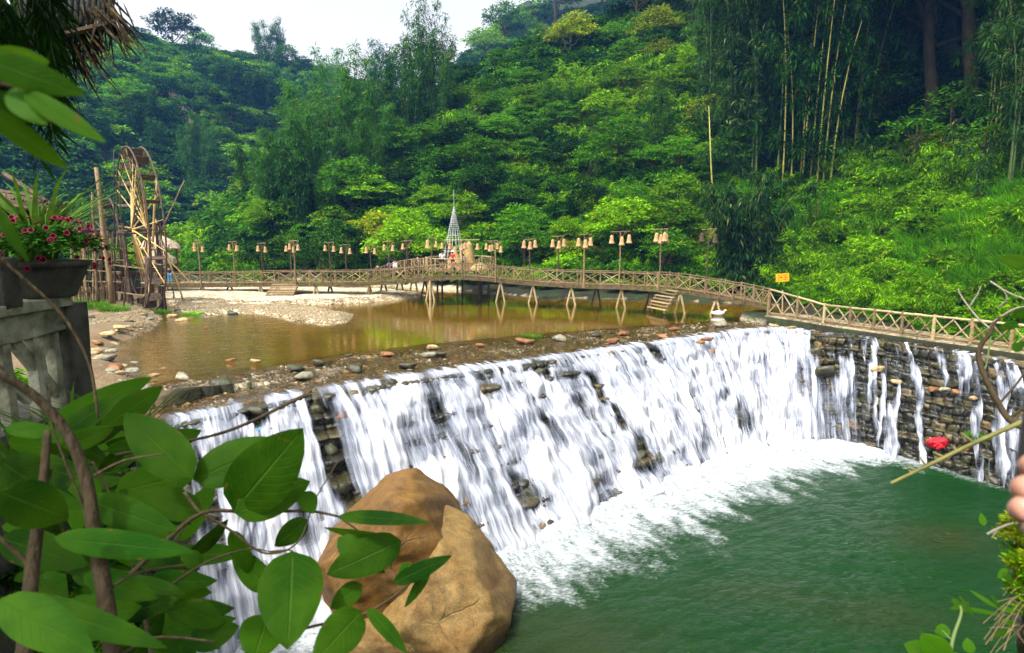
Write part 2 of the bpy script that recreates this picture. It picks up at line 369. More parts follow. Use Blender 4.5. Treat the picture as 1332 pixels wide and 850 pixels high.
def in_poly(x, y, P):
    c = np.zeros(np.shape(x), bool); n = len(P)
    for i in range(n):
        x1, y1 = P[i]; x2, y2 = P[(i + 1) % n]
        k = ((y1 > y) != (y2 > y)) & (x < (x2 - x1) * (y - y1) / (y2 - y1 + 1e-12) + x1); c ^= k
    return c
def seg_dist(x, y, P, close=False):
    d = np.full(np.shape(x), 1e9); n = len(P)
    for i in range(n if close else n - 1):
        a = P[i]; b = P[(i + 1) % n]; ab = b - a; t = np.clip(((x - a[0]) * ab[0] + (y - a[1]) * ab[1]) / (ab @ ab + 1e-9), 0, 1)
        d = np.minimum(d, np.hypot(x - a[0] - t * ab[0], y - a[1] - t * ab[1]))
    return d
LEFTBANK = np.array([(-12.0, 18.6), (-9.6, 14.5), (-7.2, 11.0), (-4.6, 7.5), (-2.4, 4.2), (-1.2, 2.2), (.6, 1.7), (2.6, 2.2), (5.2, 4.2), (8.2, 5.2), (12, 5.0), (23, 3)])
BASIN = np.vstack([Cc, LEFTBANK[::-1]])
FOOT = np.array([(31, -40), (31, 0), (30.2, 20), (28.0, 31), (25.2, 38.5), (24.2, 45), (24.5, 52), (21.5, 57), (17, 58.8), (6, 59), (-2, 66), (-12, 69), (-22, 74), (-33, 79), (-45, 88), (-56, 101), (-60, 118), (-52, 140), (-40, 160), (-20, 200)])
FARF = np.array([(-170, 20), (-120, 70), (-96, 118), (-72, 146), (-46, 168), (-10, 200), (60, 240)])
def ridge_near(x):
    return np.interp(x, [-95, -70, -58, -50, -42, -32, -22, -12, -3, 8, 22, 40, 90], [3, 5, 8, 15, 20, 25, 26, 42, 74, 100, 110, 120, 125])
def signed_right(x, y, P):                              # distance from the line, positive on the hill side (left of travel = river)
    d = seg_dist(x, y, P); best = np.full(np.shape(x), 1e9); sg = np.ones(np.shape(x))
    return d
def terrain(x, y, river=True):
    x = np.asarray(x, float); y = np.asarray(y, float)
    hillpoly = np.vstack([FOOT, [(-20, 420), (420, 420), (420, -40)]])
    inh = in_poly(x, y, hillpoly); dn = np.where(inh, seg_dist(x, y, FOOT), 0)
    hm = ridge_near(x) + 3 * (fbm(x / 18, y / 18, 3) - .5)
    u = .80 * dn / hm; hz = hm * (1 - np.exp(-(u ** 1.25) * 1.25)) * (1 + 0 * u)
    hz = hz + dn.clip(0, 12) / 12 * (fbm(x / 9, y / 9, 5) - .45) * 4.2
    hz = np.where(dn > 0, np.maximum(hz, 0) , 0)
    farpoly = np.vstack([FARF, [(60, 640), (-560, 640), (-560, 20)]])
    inf = in_poly(x, y, farpoly); df = np.where(inf, seg_dist(x, y, FARF), 0)
    az = np.degrees(np.arctan2(x, np.maximum(y, 1)))
    hf = np.interp(az, [-75, -50, -40, -35, -30, -26, -22, -18, -12, -5, 5], [88, 88, 92, 94, 94, 88, 90, 92, 84, 54, 36])
    fz = hf * (1 - np.exp(-((.85 * df / hf) ** 1.2) * 1.3)) + df.clip(0, 30) / 30 * (fbm(x / 26, y / 26, 9) - .5) * 11
    fz = np.where(df > 0, np.maximum(fz, 0), 0)
    base = .45 + .5 * fbm(x / 7, y / 7, 21) - .25
    z = base + hz + fz
    if river:
        # upper pool bed
        pool = np.array([tuple(G(*q, 0)[:2]) for q in [(190, 520), (150, 496), (122, 478), (112, 455), (175, 432), (196, 415), (180, 402), (200, 396)]] + [ (-22, 50.5), (-12.5, 53.5), (-9, 58.5), (-22, 66), (-33, 74), (-48, 84), (-62, 98), (-60, 108), (-40, 86), (-28, 77.5), (-14, 68), (-3, 63), (3, 57.5), (14, 55.5), (24.5, 51), (21.5, 46.5), (21.6, 42), (18.7, 36.6), (3, 29.5)])
        ip = in_poly(x, y, pool); dp = seg_dist(x, y, pool, True)
        dd = np.where(ip, dp, -dp); k = sstep(-.9, 2.4, dd + (fbm(x / 2.2, y / 2.2, 31) - .5) * 1.6)
        z = z * (1 - k) + (-.42 - .35 * sstep(0, 6, dd)) * k
        # gravel bar that runs into the pool
        bar = np.array([G(*p, .1)[:2] for p in [(215, 402), (260, 418), (300, 407), (345, 412), (400, 424), (440, 424), (474, 417), (474, 409), (430, 400), (380, 392), (330, 388), (215, 384)]])
        ib = in_poly(x, y, bar); db = np.where(ib, 1, -1) * seg_dist(x, y, bar, True)
        kb = sstep(-.7, 1.6, db + (fbm(x / 1.7, y / 1.7, 33) - .5) * 1.2)
        z = np.maximum(z, -.5 + kb * (.66 + .16 * fbm(x / 3, y / 3, 12)))
        far = np.array([G(*p, .1)[:2] for p in [(200, 385), (470, 381), (560, 383), (520, 375.5), (420, 371), (200, 371)]])
        ib = in_poly(x, y, far); db = np.where(ib, 1, -1) * seg_dist(x, y, far, True); z = np.maximum(z, -.6 + .8 * sstep(-1.5, 1.5, db))
        # lower basin
        il = in_poly(x, y, BASIN); dlb = seg_dist(x, y, LEFTBANK); dcr = seg_dist(x, y, Cc)
        near_low = np.where(il, -6.6, 0)
        sink = il | (dcr < 1.6)
        z = np.where(sink, -6.6, z)
        bank = ~il & (y < 30) & (x < 14)
        hb = .3 + 4.3 * sstep(19, 6.5, y) * sstep(0, 1, 1)
        slope_k = sstep(.1, 2.6, dlb)
        zb = LOWZ - .6 + (hb - LOWZ + .6) * slope_k + (fbm(x / 1.2, y / 1.2, 41) - .5) * .5
        use = bank & (y < 20.5) & (x < -1) ; z = np.where(use & ~sink, zb, z)
        use2 = ~il & (y < 8) & (x >= -1) & (x < 30); z = np.where(use2, LOWZ - .6 + (4.5 - LOWZ + .6) * sstep(.15, 2.6, dlb) + (fbm(x / 1.1, y / 1.1, 43) - .5) * .5, z)
        # the path on the right bank
        zp = np.array([tuple(G(a_, b_, .5)[:2] + [1.1, .7]) for a_, b_ in [(999, 410), (1071, 420.5), (1136, 430), (1213, 441), (1314, 455), (1440, 474)]] + [(29, 10), (29, -20)])
        dpth = seg_dist(x, y, zp); z = np.where(dpth < 2.6, .40 + .04 * fbm(x, y, 5), z)
    return z
def axis(segs):
    out = []
    for a, b, st in segs: out += list(np.arange(a, b, st))
    return np.array(out + [segs[-1][1]])
gx = axis([(-408, -180, 12), (-180, -60, 3), (-60, -26, 1.0), (-26, 36, .5), (36, 90, 1.5), (90, 306, 12)])
gy = axis([(-60, -10, 5), (-10, 70, .5), (70, 130, 1.5), (130, 290, 3), (290, 472, 14)])
X, Y = np.meshgrid(gx, gy); Z = terrain(X, Y)
me = np_mesh('ground', np.stack([X, Y, Z], -1).reshape(-1, 3), grid_faces(len(gy), len(gx)), smooth=True)
# how the soil is covered: 0 soil/forest floor, 1 gravel
grav = ((Y < 84) & ((X < -5) | (Z < -.1)) & (Z < .34) & ((X > -14.5) | (Y > 42) | (Z < 0))).astype(float) * sstep(-5.6, -.6, Z)
grav = np.where((Y > 50) & (Y < 69) & (X < -8) & (X > -37) & (Z < .95) & (Z > -.2), 1, grav)
_c, _s = math.cos(PITCH), math.sin(PITCH); _f = np.maximum(Y * _c - (Z - CAMZ) * _s, .1); GPX = 666 + FP * X / _f
leftb = (GPX < 212) & (Z > -.06) & (Y < 60); grav = np.where(leftb | (Y < 17), 0, grav); mud = sstep(230, 190, GPX) * (Y < 62) * (Y > 17) * sstep(1.2, .5, Z)
attr(me, 'gravel', grav.ravel()); attr(me, 'mud', mud.ravel())
m, nt, out = new_mat('ground'); N = NT(nt); v = N.pos()
soil = N.ramp(N.noise(v, .8, 8, .65), [(.3, (.006, .006, .003)), (.5, (.018, .018, .007)), (.62, (.016, .035, .006)), (.8, (.05, .036, .018))])
vor = N.n('ShaderNodeTexVoronoi'); vor.inputs['Scale'].default_value = 7; N.l(v, vor.inputs['Vector'])
sp = N.n('ShaderNodeSeparateColor'); N.l(vor.outputs['Color'], sp.inputs[0])
peb = N.ramp(sp.outputs[0], [(0, (.20, .15, .08)), (.35, (.42, .34, .20)), (.7, (.56, .49, .34)), (1, (.70, .64, .50))])
g = N.n('ShaderNodeNewGeometry'); sz = N.n('ShaderNodeSeparateXYZ'); N.l(g.outputs['Position'], sz.inputs[0])
under = N.n('ShaderNodeMapRange'); under.inputs[1].default_value = .07; under.inputs[2].default_value = -.06; N.l(sz.outputs[2], under.inputs[0])
bedc = N.mix(N.noise(v, .45, 4), (.15, .095, .014), (.36, .235, .038)); bedp = N.mix(.35, bedc, peb, 'MULTIPLY')
bed = N.mix(.6, bedc, bedp)
peb = N.mix(under.outputs[0], peb, bed)
soil = N.mix(N.attr('mud').outputs['Fac'], soil, N.mix(N.noise(v, 1.5, 6, .7), (.06, .04, .02), (.24, .17, .09)))
c = N.mix(N.attr('gravel').outputs['Fac'], soil, peb)
hh = N.math('ADD', N.math('MULTIPLY', vor.outputs['Distance'], -1), N.noise(v, 5, 5))
p = N.bsdf(c, .85, N.bump(hh, .6, .06), .25); N.l(p.outputs[0], out.inputs[0])
ground = link('ground', me, m); tag(ground, kind='structure')

# ================================================================== apron above the crest (wet cobbled sill)
NA = 44
up = np.zeros_like(sC)                                   # upstream direction, cobbled sill 4 m deep
tang = np.gradient(sC, axis=0); tang /= np.linalg.norm(tang, axis=1)[:, None]
nrm = np.stack([-tang[:, 1], tang[:, 0]], 1)             # left of travel = upstream
def smooth_rows(a, k):
    ker = np.hanning(k); ker /= ker.sum(); return np.stack([np.convolve(np.pad(a[:, j], k // 2, mode='edge'), ker, 'same')[k // 2:-(k // 2)] for j in range(a.shape[1])], 1)
nrm = smooth_rows(nrm, 161); nrm /= np.linalg.norm(nrm, axis=1)[:, None]
depth_ap = np.interp(scr, [150, 300, 430, 640, 850, 960, 1030, 1100, 1332], [6.4, 6.4, 6.2, 7.2, 6.0, 4.6, 3.2, 1.6, 1.2])
ta = np.linspace(0, 1, NA)
AX = sC[:, None, 0] + nrm[:, None, 0] * depth_ap[:, None] * ta[None]; AY = sC[:, None, 1] + nrm[:, None, 1] * depth_ap[:, None] * ta[None]
AZ = np.interp(ta, [0, .08, .45, .8, 1], [-.12, .02, .06, .01, -.42])[None] + (fbm(AX * 1.1, AY * 1.1, 51) - .5) * .16 + (fbm(AX * 5, AY * 5, 52, 3) - .5) * .09
right_k = sstep(1050, 1110, scr)[:, None]; AZ = AZ * (1 - right_k) + (.14 + .12 * ta[None] + (fbm(AX * 3, AY * 3, 52, 3) - .5) * .1) * right_k
me = np_mesh('weir_sill', np.stack([AX, AY, AZ], -1).reshape(-1, 3), grid_faces(NS, NA)[:, ::-1], smooth=True)
m, nt, out = new_mat('weir_sill'); N = NT(nt); v = N.pos()
vor = N.n('ShaderNodeTexVoronoi'); vor.inputs['Scale'].default_value = 4.2; N.l(N.pos(), vor.inputs['Vector'])
sp = N.n('ShaderNodeSeparateColor'); N.l(vor.outputs['Color'], sp.inputs[0])
c = N.ramp(sp.outputs[0], [(0, (.035, .026, .014)), (.5, (.12, .085, .045)), (.8, (.19, .14, .075)), (.95, (.36, .19, .06))])
c = N.mix(N.math('MULTIPLY', N.noise(v, .9, 5), .9), c, (.085, .065, .036))
hh = N.math('SUBTRACT', N.noise(v, 7, 6, .7), vor.outputs['Distance'])
p = N.bsdf(c, N.ramp(N.noise(v, 2, 4), [(.35, .10), (.7, .42)]), N.bump(hh, .7, .05), .6); N.l(p.outputs[0], out.inputs[0])
sill_mat = m

weir = thing('weir', (sC[700, 0], sC[700, 1], 0), 'broad stepped stone weir across the river with white water pouring over it', 'weir')
wl = np.array([sC[700, 0], sC[700, 1], 0.])
def wchild(name, me, mat):
    o = link(name, me, mat, weir); o.location = tuple(-wl); return o
wchild('sill', me, sill_mat)

WZ = np.interp(ta, [0, .08, .5, .8, 1], [.04, .075, .085, .05, -.03])[None] + (fbm(AX * 1.3, AY * 1.3, 57) - .5) * .05 + right_k * -.12
me = np_mesh('film', np.stack([AX, AY, WZ], -1).reshape(-1, 3), grid_faces(NS, NA)[:, ::-1], smooth=True); FILM = me
# ================================================================== stepped stone face
NTT = 210; ROWS = 9
tt = np.linspace(0, 1, NTT)
def face(sidx, t, rows=ROWS, soft=0.0):
    """horizontal advance and drop (0..1) of the stepped masonry"""
    jig = (fbm(arc[sidx] / 1.7, np.zeros_like(arc[sidx]), 61) - .5) * 2.2
    x = t * rows + jig[:, None] * np.sin(np.clip(t, 0, 1) * PI)
    k = np.floor(x); f = x - k
    hs = (k + sstep(0, .42, f)) / rows; zs = (k + sstep(.25, 1, f)) / rows
    return np.clip(hs, 0, 1.05), np.clip(zs, 0, 1.1)
idx = np.arange(NS)
T2 = np.broadcast_to(tt[None] * 1.06, (NS, NTT))
hs, zs = face(idx, T2)
# individual stones: rows of jittered blocks
row_h = .40; zz = zs * 5.0
zq = zz / row_h + 2.6 * fbm(arc[:, None] / 2.2, zz / 1.6, 71); r_id = np.floor(zq); sx = arc[:, None] + r_id * .37 + .35 * fbm(arc[:, None] * .9, zz * .8, 75)
wst = .46 + .42 * _hash(r_id, r_id * 0, 15); cell = np.floor(sx / wst + (_hash(r_id, r_id * 0, 5) * .5)); fx = sx / wst + (_hash(r_id, r_id * 0, 5) * .5) - cell
fr = zq - r_id
stone = (np.clip(1 - np.abs(fx * 2 - 1) ** 6, 0, 1) * np.clip(1 - np.abs(fr * 2 - 1) ** 5, 0, 1)) ** .6
rnd = _hash(cell, r_id, 9)
off = (stone * (.10 + .24 * rnd) + .30 * fbm(arc[:, None] * 2.2, zz * 2.2, 73) - .2 + .35 * (fbm(arc[:, None] * .5, zz * .6, 77) - .5)) * sstep(0, .05, T2)
bx = sC[:, None, :] + dirn[:, None, :] * (dl[:, None] * hs * .94)[..., None]
RX = bx[..., 0] + dirn[:, None, 0] * off; RY = bx[..., 1] + dirn[:, None, 1] * off
RZ = -zs * 5.05 + .25 * off + np.where(T2 < .01, -.1, 0)
RZ = RZ + (right_k * .26) * (1 - zs)
me = np_mesh('stone_face', np.stack([RX, RY, RZ], -1).reshape(-1, 3), grid_faces(NS, NTT), smooth=True)
attr(me, 'stone', (rnd * np.ones_like(RX)).ravel()); attr(me, 'joint', stone.ravel())
m, nt, out = new_mat('wet_masonry'); N = NT(nt); v = N.pos()
c = N.ramp(N.attr('stone').outputs['Fac'], [(0, (.010, .009, .005)), (.45, (.022, .020, .009)), (.72, (.05, .040, .014)), (.9, (.10, .075, .024)), (.97, (.17, .10, .03)), (1, (.15, .125, .07))])
c = N.mix(N.ramp(N.noise(v, 1.3, 5), [(.45, 0), (.65, .75)]), c, (.018, .016, .010))
c = N.mix(N.ramp(N.noise(v, 2.1, 6, .7), [(.52, 0), (.66, .7)]), c, (.035, .045, .008))
c = N.mix(N.ramp(N.attr('joint').outputs['Fac'], [(.15, .9), (.6, 0)]), c, (.008, .007, .005))
p = N.bsdf(c, N.ramp(N.noise(v, 3, 3), [(.3, .12), (.7, .45)]), N.bump(N.noise(v, 9, 6, .7), .7, .05), .6); N.l(p.outputs[0], out.inputs[0])
wchild('stone_face', me, m)

# ================================================================== falling water
NF = 260; NSW = NS
def flow_density(px, t):
    """how much water runs over the face at crest column px and drop t: 0 none, 1 full sheet"""
    base = np.interp(px, [150, 225, 240, 300, 325, 340, 375, 395, 420, 436, 470, 560, 640, 760, 900, 1010, 1035, 1050, 1075, 1090, 1110, 1130, 1150, 1180, 1240, 1300, 1340, 1450],
                         [.0, .15, .62, .66, .50, .62, .66, .55, .30, .60, .72, .70, .71, .74, .78, .84, .82, .48, .42, .40, .50, .42, .24, .24, .34, .33, .32, .1])
    return base
SCR = scr[:, None]
def water_layer(name, thick, seed, dens_mul, t0=-.10):
    T = np.linspace(t0, 1.0, NF)[None].repeat(NS, 0)
    jig = (fbm(arc / 1.7, arc * 0, 61) - .5) * .9
    Tc = np.clip(T, 0, 1)
    h1, z1 = face(idx, Tc)
    hs_ = h1 * .22 + Tc * .78; zs_ = z1 * .22 + (Tc ** 1.12) * .78
    # the water cascades: billows where it strikes hidden ledges
    a = arc[:, None]; lat = a + .55 * (fbm(a * .35, T * 2.2, seed) - .5) * 2
    bl = fbm(lat * .8, T * 4.2 + .8 * fbm(a * .9, T * 0, seed + 1), seed + 2, 3)
    strand = fbm(lat * 5.0, T * 1.8, seed + 3, 3); fine = fbm(lat * 16, T * 2.6, seed + 4, 2)
    full = flow_density(SCR, T)
    wing = sstep(1085, 1125, SCR); trick = sstep(.49, .62, fbm(a * 2.4 + .9 * (fbm(a * .3, T * 3.0, 401) - .5) * 2.2, T * 1.1, 402, 3)); trick = trick * (.55 + .75 * sstep(.35, .6, fbm(a * 3.2, T * 6.0, 403, 2))); full = full * (1 - wing) + wing * (trick * np.interp(SCR, [1100, 1150, 1332], [.62, .50, .56]) + .02)
    offw = thick * (.45 + full * .75) + (1.5 * (bl - .42)) * full * sstep(.02, .2, Tc) + (strand - .5) * .24 + (fine - .5) * .05
    offw = offw * sstep(-.02, .1, T) + .05
    pos = sC[:, None, :] + dirn[:, None, :] * (dl[:, None] * np.where(T < 0, 0, hs_ * .97) + offw)[..., None]
    pos = pos - np.where(T < 0, T, 0)[..., None] * nrm[:, None, :] * 7.5
    z = np.where(T < 0, .10 + .05 * (strand - .5), -zs_ * 5.05 + .10 + .5 * offw * .6 + .35 * (bl - .5) * full * sstep(.05, .2, Tc))
    z = np.maximum(z, -5.12)
    z = z + right_k * .22 * (1 - zs_)
    # alpha source
    d = full * (1 + 0 * T)
    d = d * np.where(T < 0, sstep(t0, .0, T + (strand - .5) * .12) * .75, 1)
    d = d + .75 * (bl - .5) + .55 * (strand - .5) + .10 * sstep(.25, .9, Tc) * full
    me = np_mesh(name, np.stack([pos[..., 0], pos[..., 1], z], -1).reshape(-1, 3), grid_faces(NS, NF), smooth=True)
    # dark rocks that break the sheet (crest column, drop, width in columns, length)
    H = np.zeros_like(T); sk = scr[:, None]
    for (hx, ht, wx, wt, kk) in HOLES:
        e = ((sk - hx - (T - ht) * wx * .6) / (wx * .8)) ** 2 + ((T - ht) / wt) ** 2 + (fbm(a * 4.5, T * 6, 81) - .5) * 2.0
        H = np.maximum(H, kk * .8 * sstep(1.7, -.1, e))
    d = (d - H * 1.1) * dens_mul
    attr(me, 'dens', np.clip(d, 0, 1.2).ravel())
    uv = np.stack([a + 0 * T, T * 6.5, 0 * T], -1).reshape(-1, 3); attr(me, 'flow', uv, 'FLOAT_VECTOR')
    return me
HOLES = [(330, .08, 16, .09, .9), (300, .35, 14, .22, .35), (405, .30, 15, .36, .95), (418, .70, 12, .25, .6), (470, .75, 16, .12, .5), (500, .04, 10, .05, .6), (545, .25, 12, .1, .4), (585, .1, 10, .07, .5), (640, .42, 14, .10, .55),
         (610, .75, 20, .10, .5), (690, .10, 12, .08, .85), (672, .5, 12, .12, .5), (745, .30, 9, .14, .9), (752, .52, 8, .12, .8), (762, .80, 20, .14, .7), (715, .35, 10, .06, .4), (840, .10, 9, .12, .95), (850, .75, 15, .12, .45), (880, .35, 10, .06, .4),
         (915, .55, 13, .07, .6), (930, .72, 22, .13, .75), (1030, .5, 9, .16, .45), (985, .4, 7, .12, .3), (560, .55, 10, .12, .4), (800, .3, 8, .08, .4), (1062, .2, 14, .16, .8), (1090, .15, 16, .12, .7), (1080, .35, 14, .1, .5),
         (250, .5, 16, .3, .5), (360, .62, 12, .2, .4), (530, .8, 14, .1, .4), (820, .55, 10, .14, .4), (700, .72, 10, .1, .4)]
m, nt, out = new_mat('falling_water'); N = NT(nt)
d = N.attr('dens').outputs['Fac']; fl = N.attr('flow').outputs['Vector']
mp = N.n('ShaderNodeMapping'); mp.inputs['Scale'].default_value = (6.5, .34, 1); N.l(fl, mp.inputs[0]); n1 = N.noise(mp.outputs[0], 1.0, 5, .65, .6)
mp = N.n('ShaderNodeMapping'); mp.inputs['Scale'].default_value = (20, .55, 1); N.l(fl, mp.inputs[0]); n2 = N.noise(mp.outputs[0], 1.0, 4, .6, .3)
mp = N.n('ShaderNodeMapping'); mp.inputs['Scale'].default_value = (2.2, .5, 1); N.l(fl, mp.inputs[0]); n3 = N.noise(mp.outputs[0], 1.0, 4, .6, .5)
s_ = N.math('ADD', N.math('MULTIPLY', n1, 1.1), N.math('ADD', N.math('MULTIPLY', n2, .25), N.math('MULTIPLY', n3, .85)))   # mean 1.1
al = N.math('ADD', N.math('MULTIPLY', d, 1.6), N.math('SUBTRACT', N.math('MULTIPLY', s_, 1.25), 1.95))
ar = N.n('ShaderNodeMapRange', interpolation_type='SMOOTHSTEP'); ar.inputs[1].default_value = -.26; ar.inputs[2].default_value = .78; N.l(al, ar.inputs[0]); a0 = N.math('MULTIPLY', ar.outputs[0], .97)
hh = N.math('ADD', n1, N.math('MULTIPLY', n2, .5))
wc = N.ramp(ar.outputs[0], [(0, (.22, .25, .31)), (.5, (.32, .35, .43)), (.85, (.54, .56, .61)), (1, (.68, .69, .72))])
p = N.bsdf(wc, .6, N.bump(hh, .16, .10), .12)
tr = N.n('ShaderNodeBsdfTranslucent'); N.l(wc, tr.inputs[0])
mx = N.n('ShaderNodeMixShader'); mx.inputs[0].default_value = .3; N.l(p.outputs[0], mx.inputs[1]); N.l(tr.outputs[0], mx.inputs[2])
tp = N.n('ShaderNodeBsdfTransparent'); m2 = N.n('ShaderNodeMixShader'); N.l(a0, m2.inputs[0]); N.l(tp.outputs[0], m2.inputs[1]); N.l(mx.outputs[0], m2.inputs[2]); N.l(m2.outputs[0], out.inputs[0])
fallmat = m
o = link('waterfall', water_layer('waterfall', .16, 100, 1.0), fallmat); tag(o, kind='structure')
o = link('waterfall_spray', water_layer('waterfall_spray', .42, 300, .80), fallmat); tag(o, kind='structure')

# ================================================================== upper pool water
def water_mat(name, tint, rough, sc, bstr, refl=1.0, riffle=False):
    m, nt, out = new_mat(name); N = NT(nt)
    v = N.pos((1, 1, 1)); n1 = N.noise(v, sc, 4, .6, .6); n2 = N.noise(v, sc * 4.5, 3, .6); hh = N.math('ADD', n1, N.math('MULTIPLY', n2, .3))
    b = N.bump(hh, bstr, .05)
    if riffle: gq = N.n('ShaderNodeNewGeometry'); sq = N.n('ShaderNodeSeparateXYZ'); N.l(gq.outputs['Position'], sq.inputs[0]); mq = N.n('ShaderNodeMapRange'); mq.inputs[1].default_value = -6; mq.inputs[2].default_value = -17; mq.inputs[3].default_value = bstr; mq.inputs[4].default_value = .75; N.l(N.math('ADD', sq.outputs[0], N.math('MULTIPLY', N.noise(v, .3, 3), 6)), mq.inputs[0]); N.l(mq.outputs[0], b.node.inputs['Strength'])
    fr = N.n('ShaderNodeFresnel'); fr.inputs[0].default_value = 1.33; N.l(b, fr.inputs['Normal'])
    gl = N.n('ShaderNodeBsdfGlossy'); gl.inputs['Roughness'].default_value = rough; N.l(b, gl.inputs['Normal'])
    tp = N.n('ShaderNodeBsdfTransparent'); tp.inputs[0].default_value = (*tint, 1)
    mx = N.n('ShaderNodeMixShader'); N.l(N.math('MULTIPLY', fr.outputs[0], refl, True), mx.inputs[0]); N.l(tp.outputs[0], mx.inputs[1]); N.l(gl.outputs[0], mx.inputs[2]); N.l(mx.outputs[0], out.inputs[0]); return m
poly = [(-14.5, 18), (-30, 36), (-45, 60), (-80, 84), (-90, 120), (-40, 100), (0, 70), (30, 58), (24, 46), (21, 41)]
UP = np.array([sC[i] + nrm[i] * depth_ap[i] * .35 for i in range(NS - 400, 60, -30) if scr[i] < 1045])
poly = [(-90, 120), (-40, 100), (0, 66), (30, 58), (23.5, 47)] + [tuple(p) for p in UP] + [(-17, 22), (-30, 36), (-45, 60), (-80, 84)]
bm_v = [(p[0], p[1], 0.0) for p in poly]
me = bpy.data.meshes.new('upper_pool'); me.from_pydata(bm_v, [], [tuple(range(len(bm_v)))]); me.update()
o = link('upper_pool_water', me, water_mat('pool_water', (.95, .86, .36), .03, 1.6, .12, .75, True)); tag(o, kind='structure')
o = link('shallow_water', FILM, water_mat('film_water', (.80, .74, .60), .10, 3.5, .5, .9)); tag(o, kind='structure')

# ================================================================== lower pool water
lx = np.arange(-18, 27, .11); ly = np.arange(1.5, 33.5, .11); LX, LY = np.meshgrid(lx, ly)
Bs = resample(Bc, np.linspace(0, 1, 160)); Bscr = np.interp(np.linspace(0, 1, 160), np.linspace(0, 1, NS), scr)
dmin = np.full(LX.shape, 1e9); near_px = np.zeros(LX.shape)
for i in range(len(Bs)):
    d_ = np.hypot(LX - Bs[i, 0], LY - Bs[i, 1]); k = d_ < dmin; dmin = np.where(k, d_, dmin); near_px = np.where(k, Bscr[i], near_px)
reach = np.interp(near_px, [200, 300, 500, 640, 760, 850, 950, 1030, 1090, 1150, 1230, 1332, 1500], [.9, 1.1, 1.5, 2.0, 2.3, 2.4, 2.3, 2.3, 1.9, .9, .4, .3, .15])
wob = fbm(LX * .8, LY * .8, 91); flowx = LX * .548 - LY * .836; crossx = LX * .836 + LY * .548
str1 = fbm(crossx * 2.4, flowx * .8, 92, 4); str2 = fbm(crossx * 6, flowx * 2.2, 93, 3)
f0 = 1 - dmin / (reach * (.55 + .9 * wob))
foam = np.clip(sstep(-1.3, 1.0, f0) ** 1.2 * 1.15 + (str1 - .5) * .85 * sstep(-1.6, .0, f0) * sstep(1.0, .2, f0) + (str2 - .5) * .9 * sstep(-1.6, .0, f0) * sstep(1.0, .2, f0), 0, 1.2) * sstep(-1.9, -.5, f0) * np.clip(reach / 1.1, 0, 1)
turb = sstep(-.3, 1.0, f0)
LZ = LOWZ + .30 * turb * (fbm(LX * 1.3, LY * 1.3, 94, 3) - .25) * np.clip(reach / 3, 0, 1) + .045 * (fbm(crossx * .9, flowx * 2.1, 95, 4) - .5) + .05 * turb * (str2 - .5) * 2 + .50 * sstep(1.1, .0, dmin) * np.clip(reach / 1.8, 0, 1)
me = np_mesh('lower_pool', np.stack([LX, LY, LZ], -1).reshape(-1, 3), grid_faces(len(ly), len(lx)), smooth=True)
attr(me, 'foam', foam.ravel())
sp1 = G(1220, 700, LOWZ); sp2 = G(1150, 800, LOWZ); sp3 = G(980, 770, LOWZ); sp4 = G(700, 835, LOWZ)
shoal = sum(k * np.exp(-(((LX - q[0]) / wx) ** 2 + ((LY - q[1]) / wy) ** 2)) for q, wx, wy, k in [(sp1, 1.9, 1.2, .42), (sp2, 2.2, 1.0, .3), (sp3, 2.6, .8, .18), (sp4, 3.2, 1.8, .35)]) * (.6 + .8 * fbm(LX * .9, LY * .9, 97))
attr(me, 'shoal', np.clip(shoal, 0, 1).ravel())
m, nt, out = new_mat('lower_pool'); N = NT(nt)
v = N.pos(); nb = N.noise(v, .25, 4)
c = N.mix(nb, (.002, .024, .003), (.006, .038, .005)); c = N.mix(N.attr('shoal').outputs['Fac'], c, (.035, .028, .006))
tc = N.n('ShaderNodeNewGeometry'); mp = N.n('ShaderNodeMapping'); mp.inputs['Rotation'].default_value = (0, 0, -.58); mp.inputs['Scale'].default_value = (1, 2.2, 1); N.l(tc.outputs['Position'], mp.inputs[0])
w1 = N.noise(mp.outputs[0], 1.1, 5, .6, .8); w2 = N.noise(mp.outputs[0], 4.2, 4, .6, .5); w3 = N.noise(mp.outputs[0], 11, 3, .6)
hh = N.math('ADD', w1, N.math('ADD', N.math('MULTIPLY', w2, .35), N.math('MULTIPLY', w3, .12)))
b = N.bump(hh, 1.0, .20)
water = N.bsdf(c, .08, b, .15); water.inputs['IOR'].default_value = 1.33
ff = N.math('ADD', N.attr('foam').outputs['Fac'], N.math('MULTIPLY', N.math('SUBTRACT', N.math('ADD', N.math('MULTIPLY', w2, .55), N.math('MULTIPLY', w3, .45)), .5), 1.7))
fr = N.n('ShaderNodeMapRange', interpolation_type='SMOOTHSTEP'); fr.inputs[1].default_value = .12; fr.inputs[2].default_value = 1.25; N.l(ff, fr.inputs[0])
fleck = N.math('MULTIPLY', N.ramp(w2, [(.66, 0), (.80, .3)]), N.ramp(N.noise(v, .5, 3), [(.4, 0), (.6, 1)]))
fb = N.bsdf(N.ramp(N.math('ADD', N.math('MULTIPLY', w2, .6), N.math('MULTIPLY', w3, .4)), [(.3, (.20, .26, .26)), (.45, (.42, .46, .48)), (.62, (.60, .62, .63))]), .6, N.bump(hh, 1.0, .25), .15)
gate = N.n('ShaderNodeMapRange', interpolation_type='SMOOTHSTEP'); gate.inputs[1].default_value = .0; gate.inputs[2].default_value = .22; N.l(N.attr('foam').outputs['Fac'], gate.inputs[0])
mx = N.n('ShaderNodeMixShader'); N.l(N.math('MAXIMUM', N.math('MULTIPLY', fr.outputs[0], gate.outputs[0]), fleck), mx.inputs[0]); N.l(water.outputs[0], mx.inputs[1]); N.l(fb.outputs[0], mx.inputs[2]); N.l(mx.outputs[0], out.inputs[0])
o = link('lower_pool_water', me, m); tag(o, kind='structure')

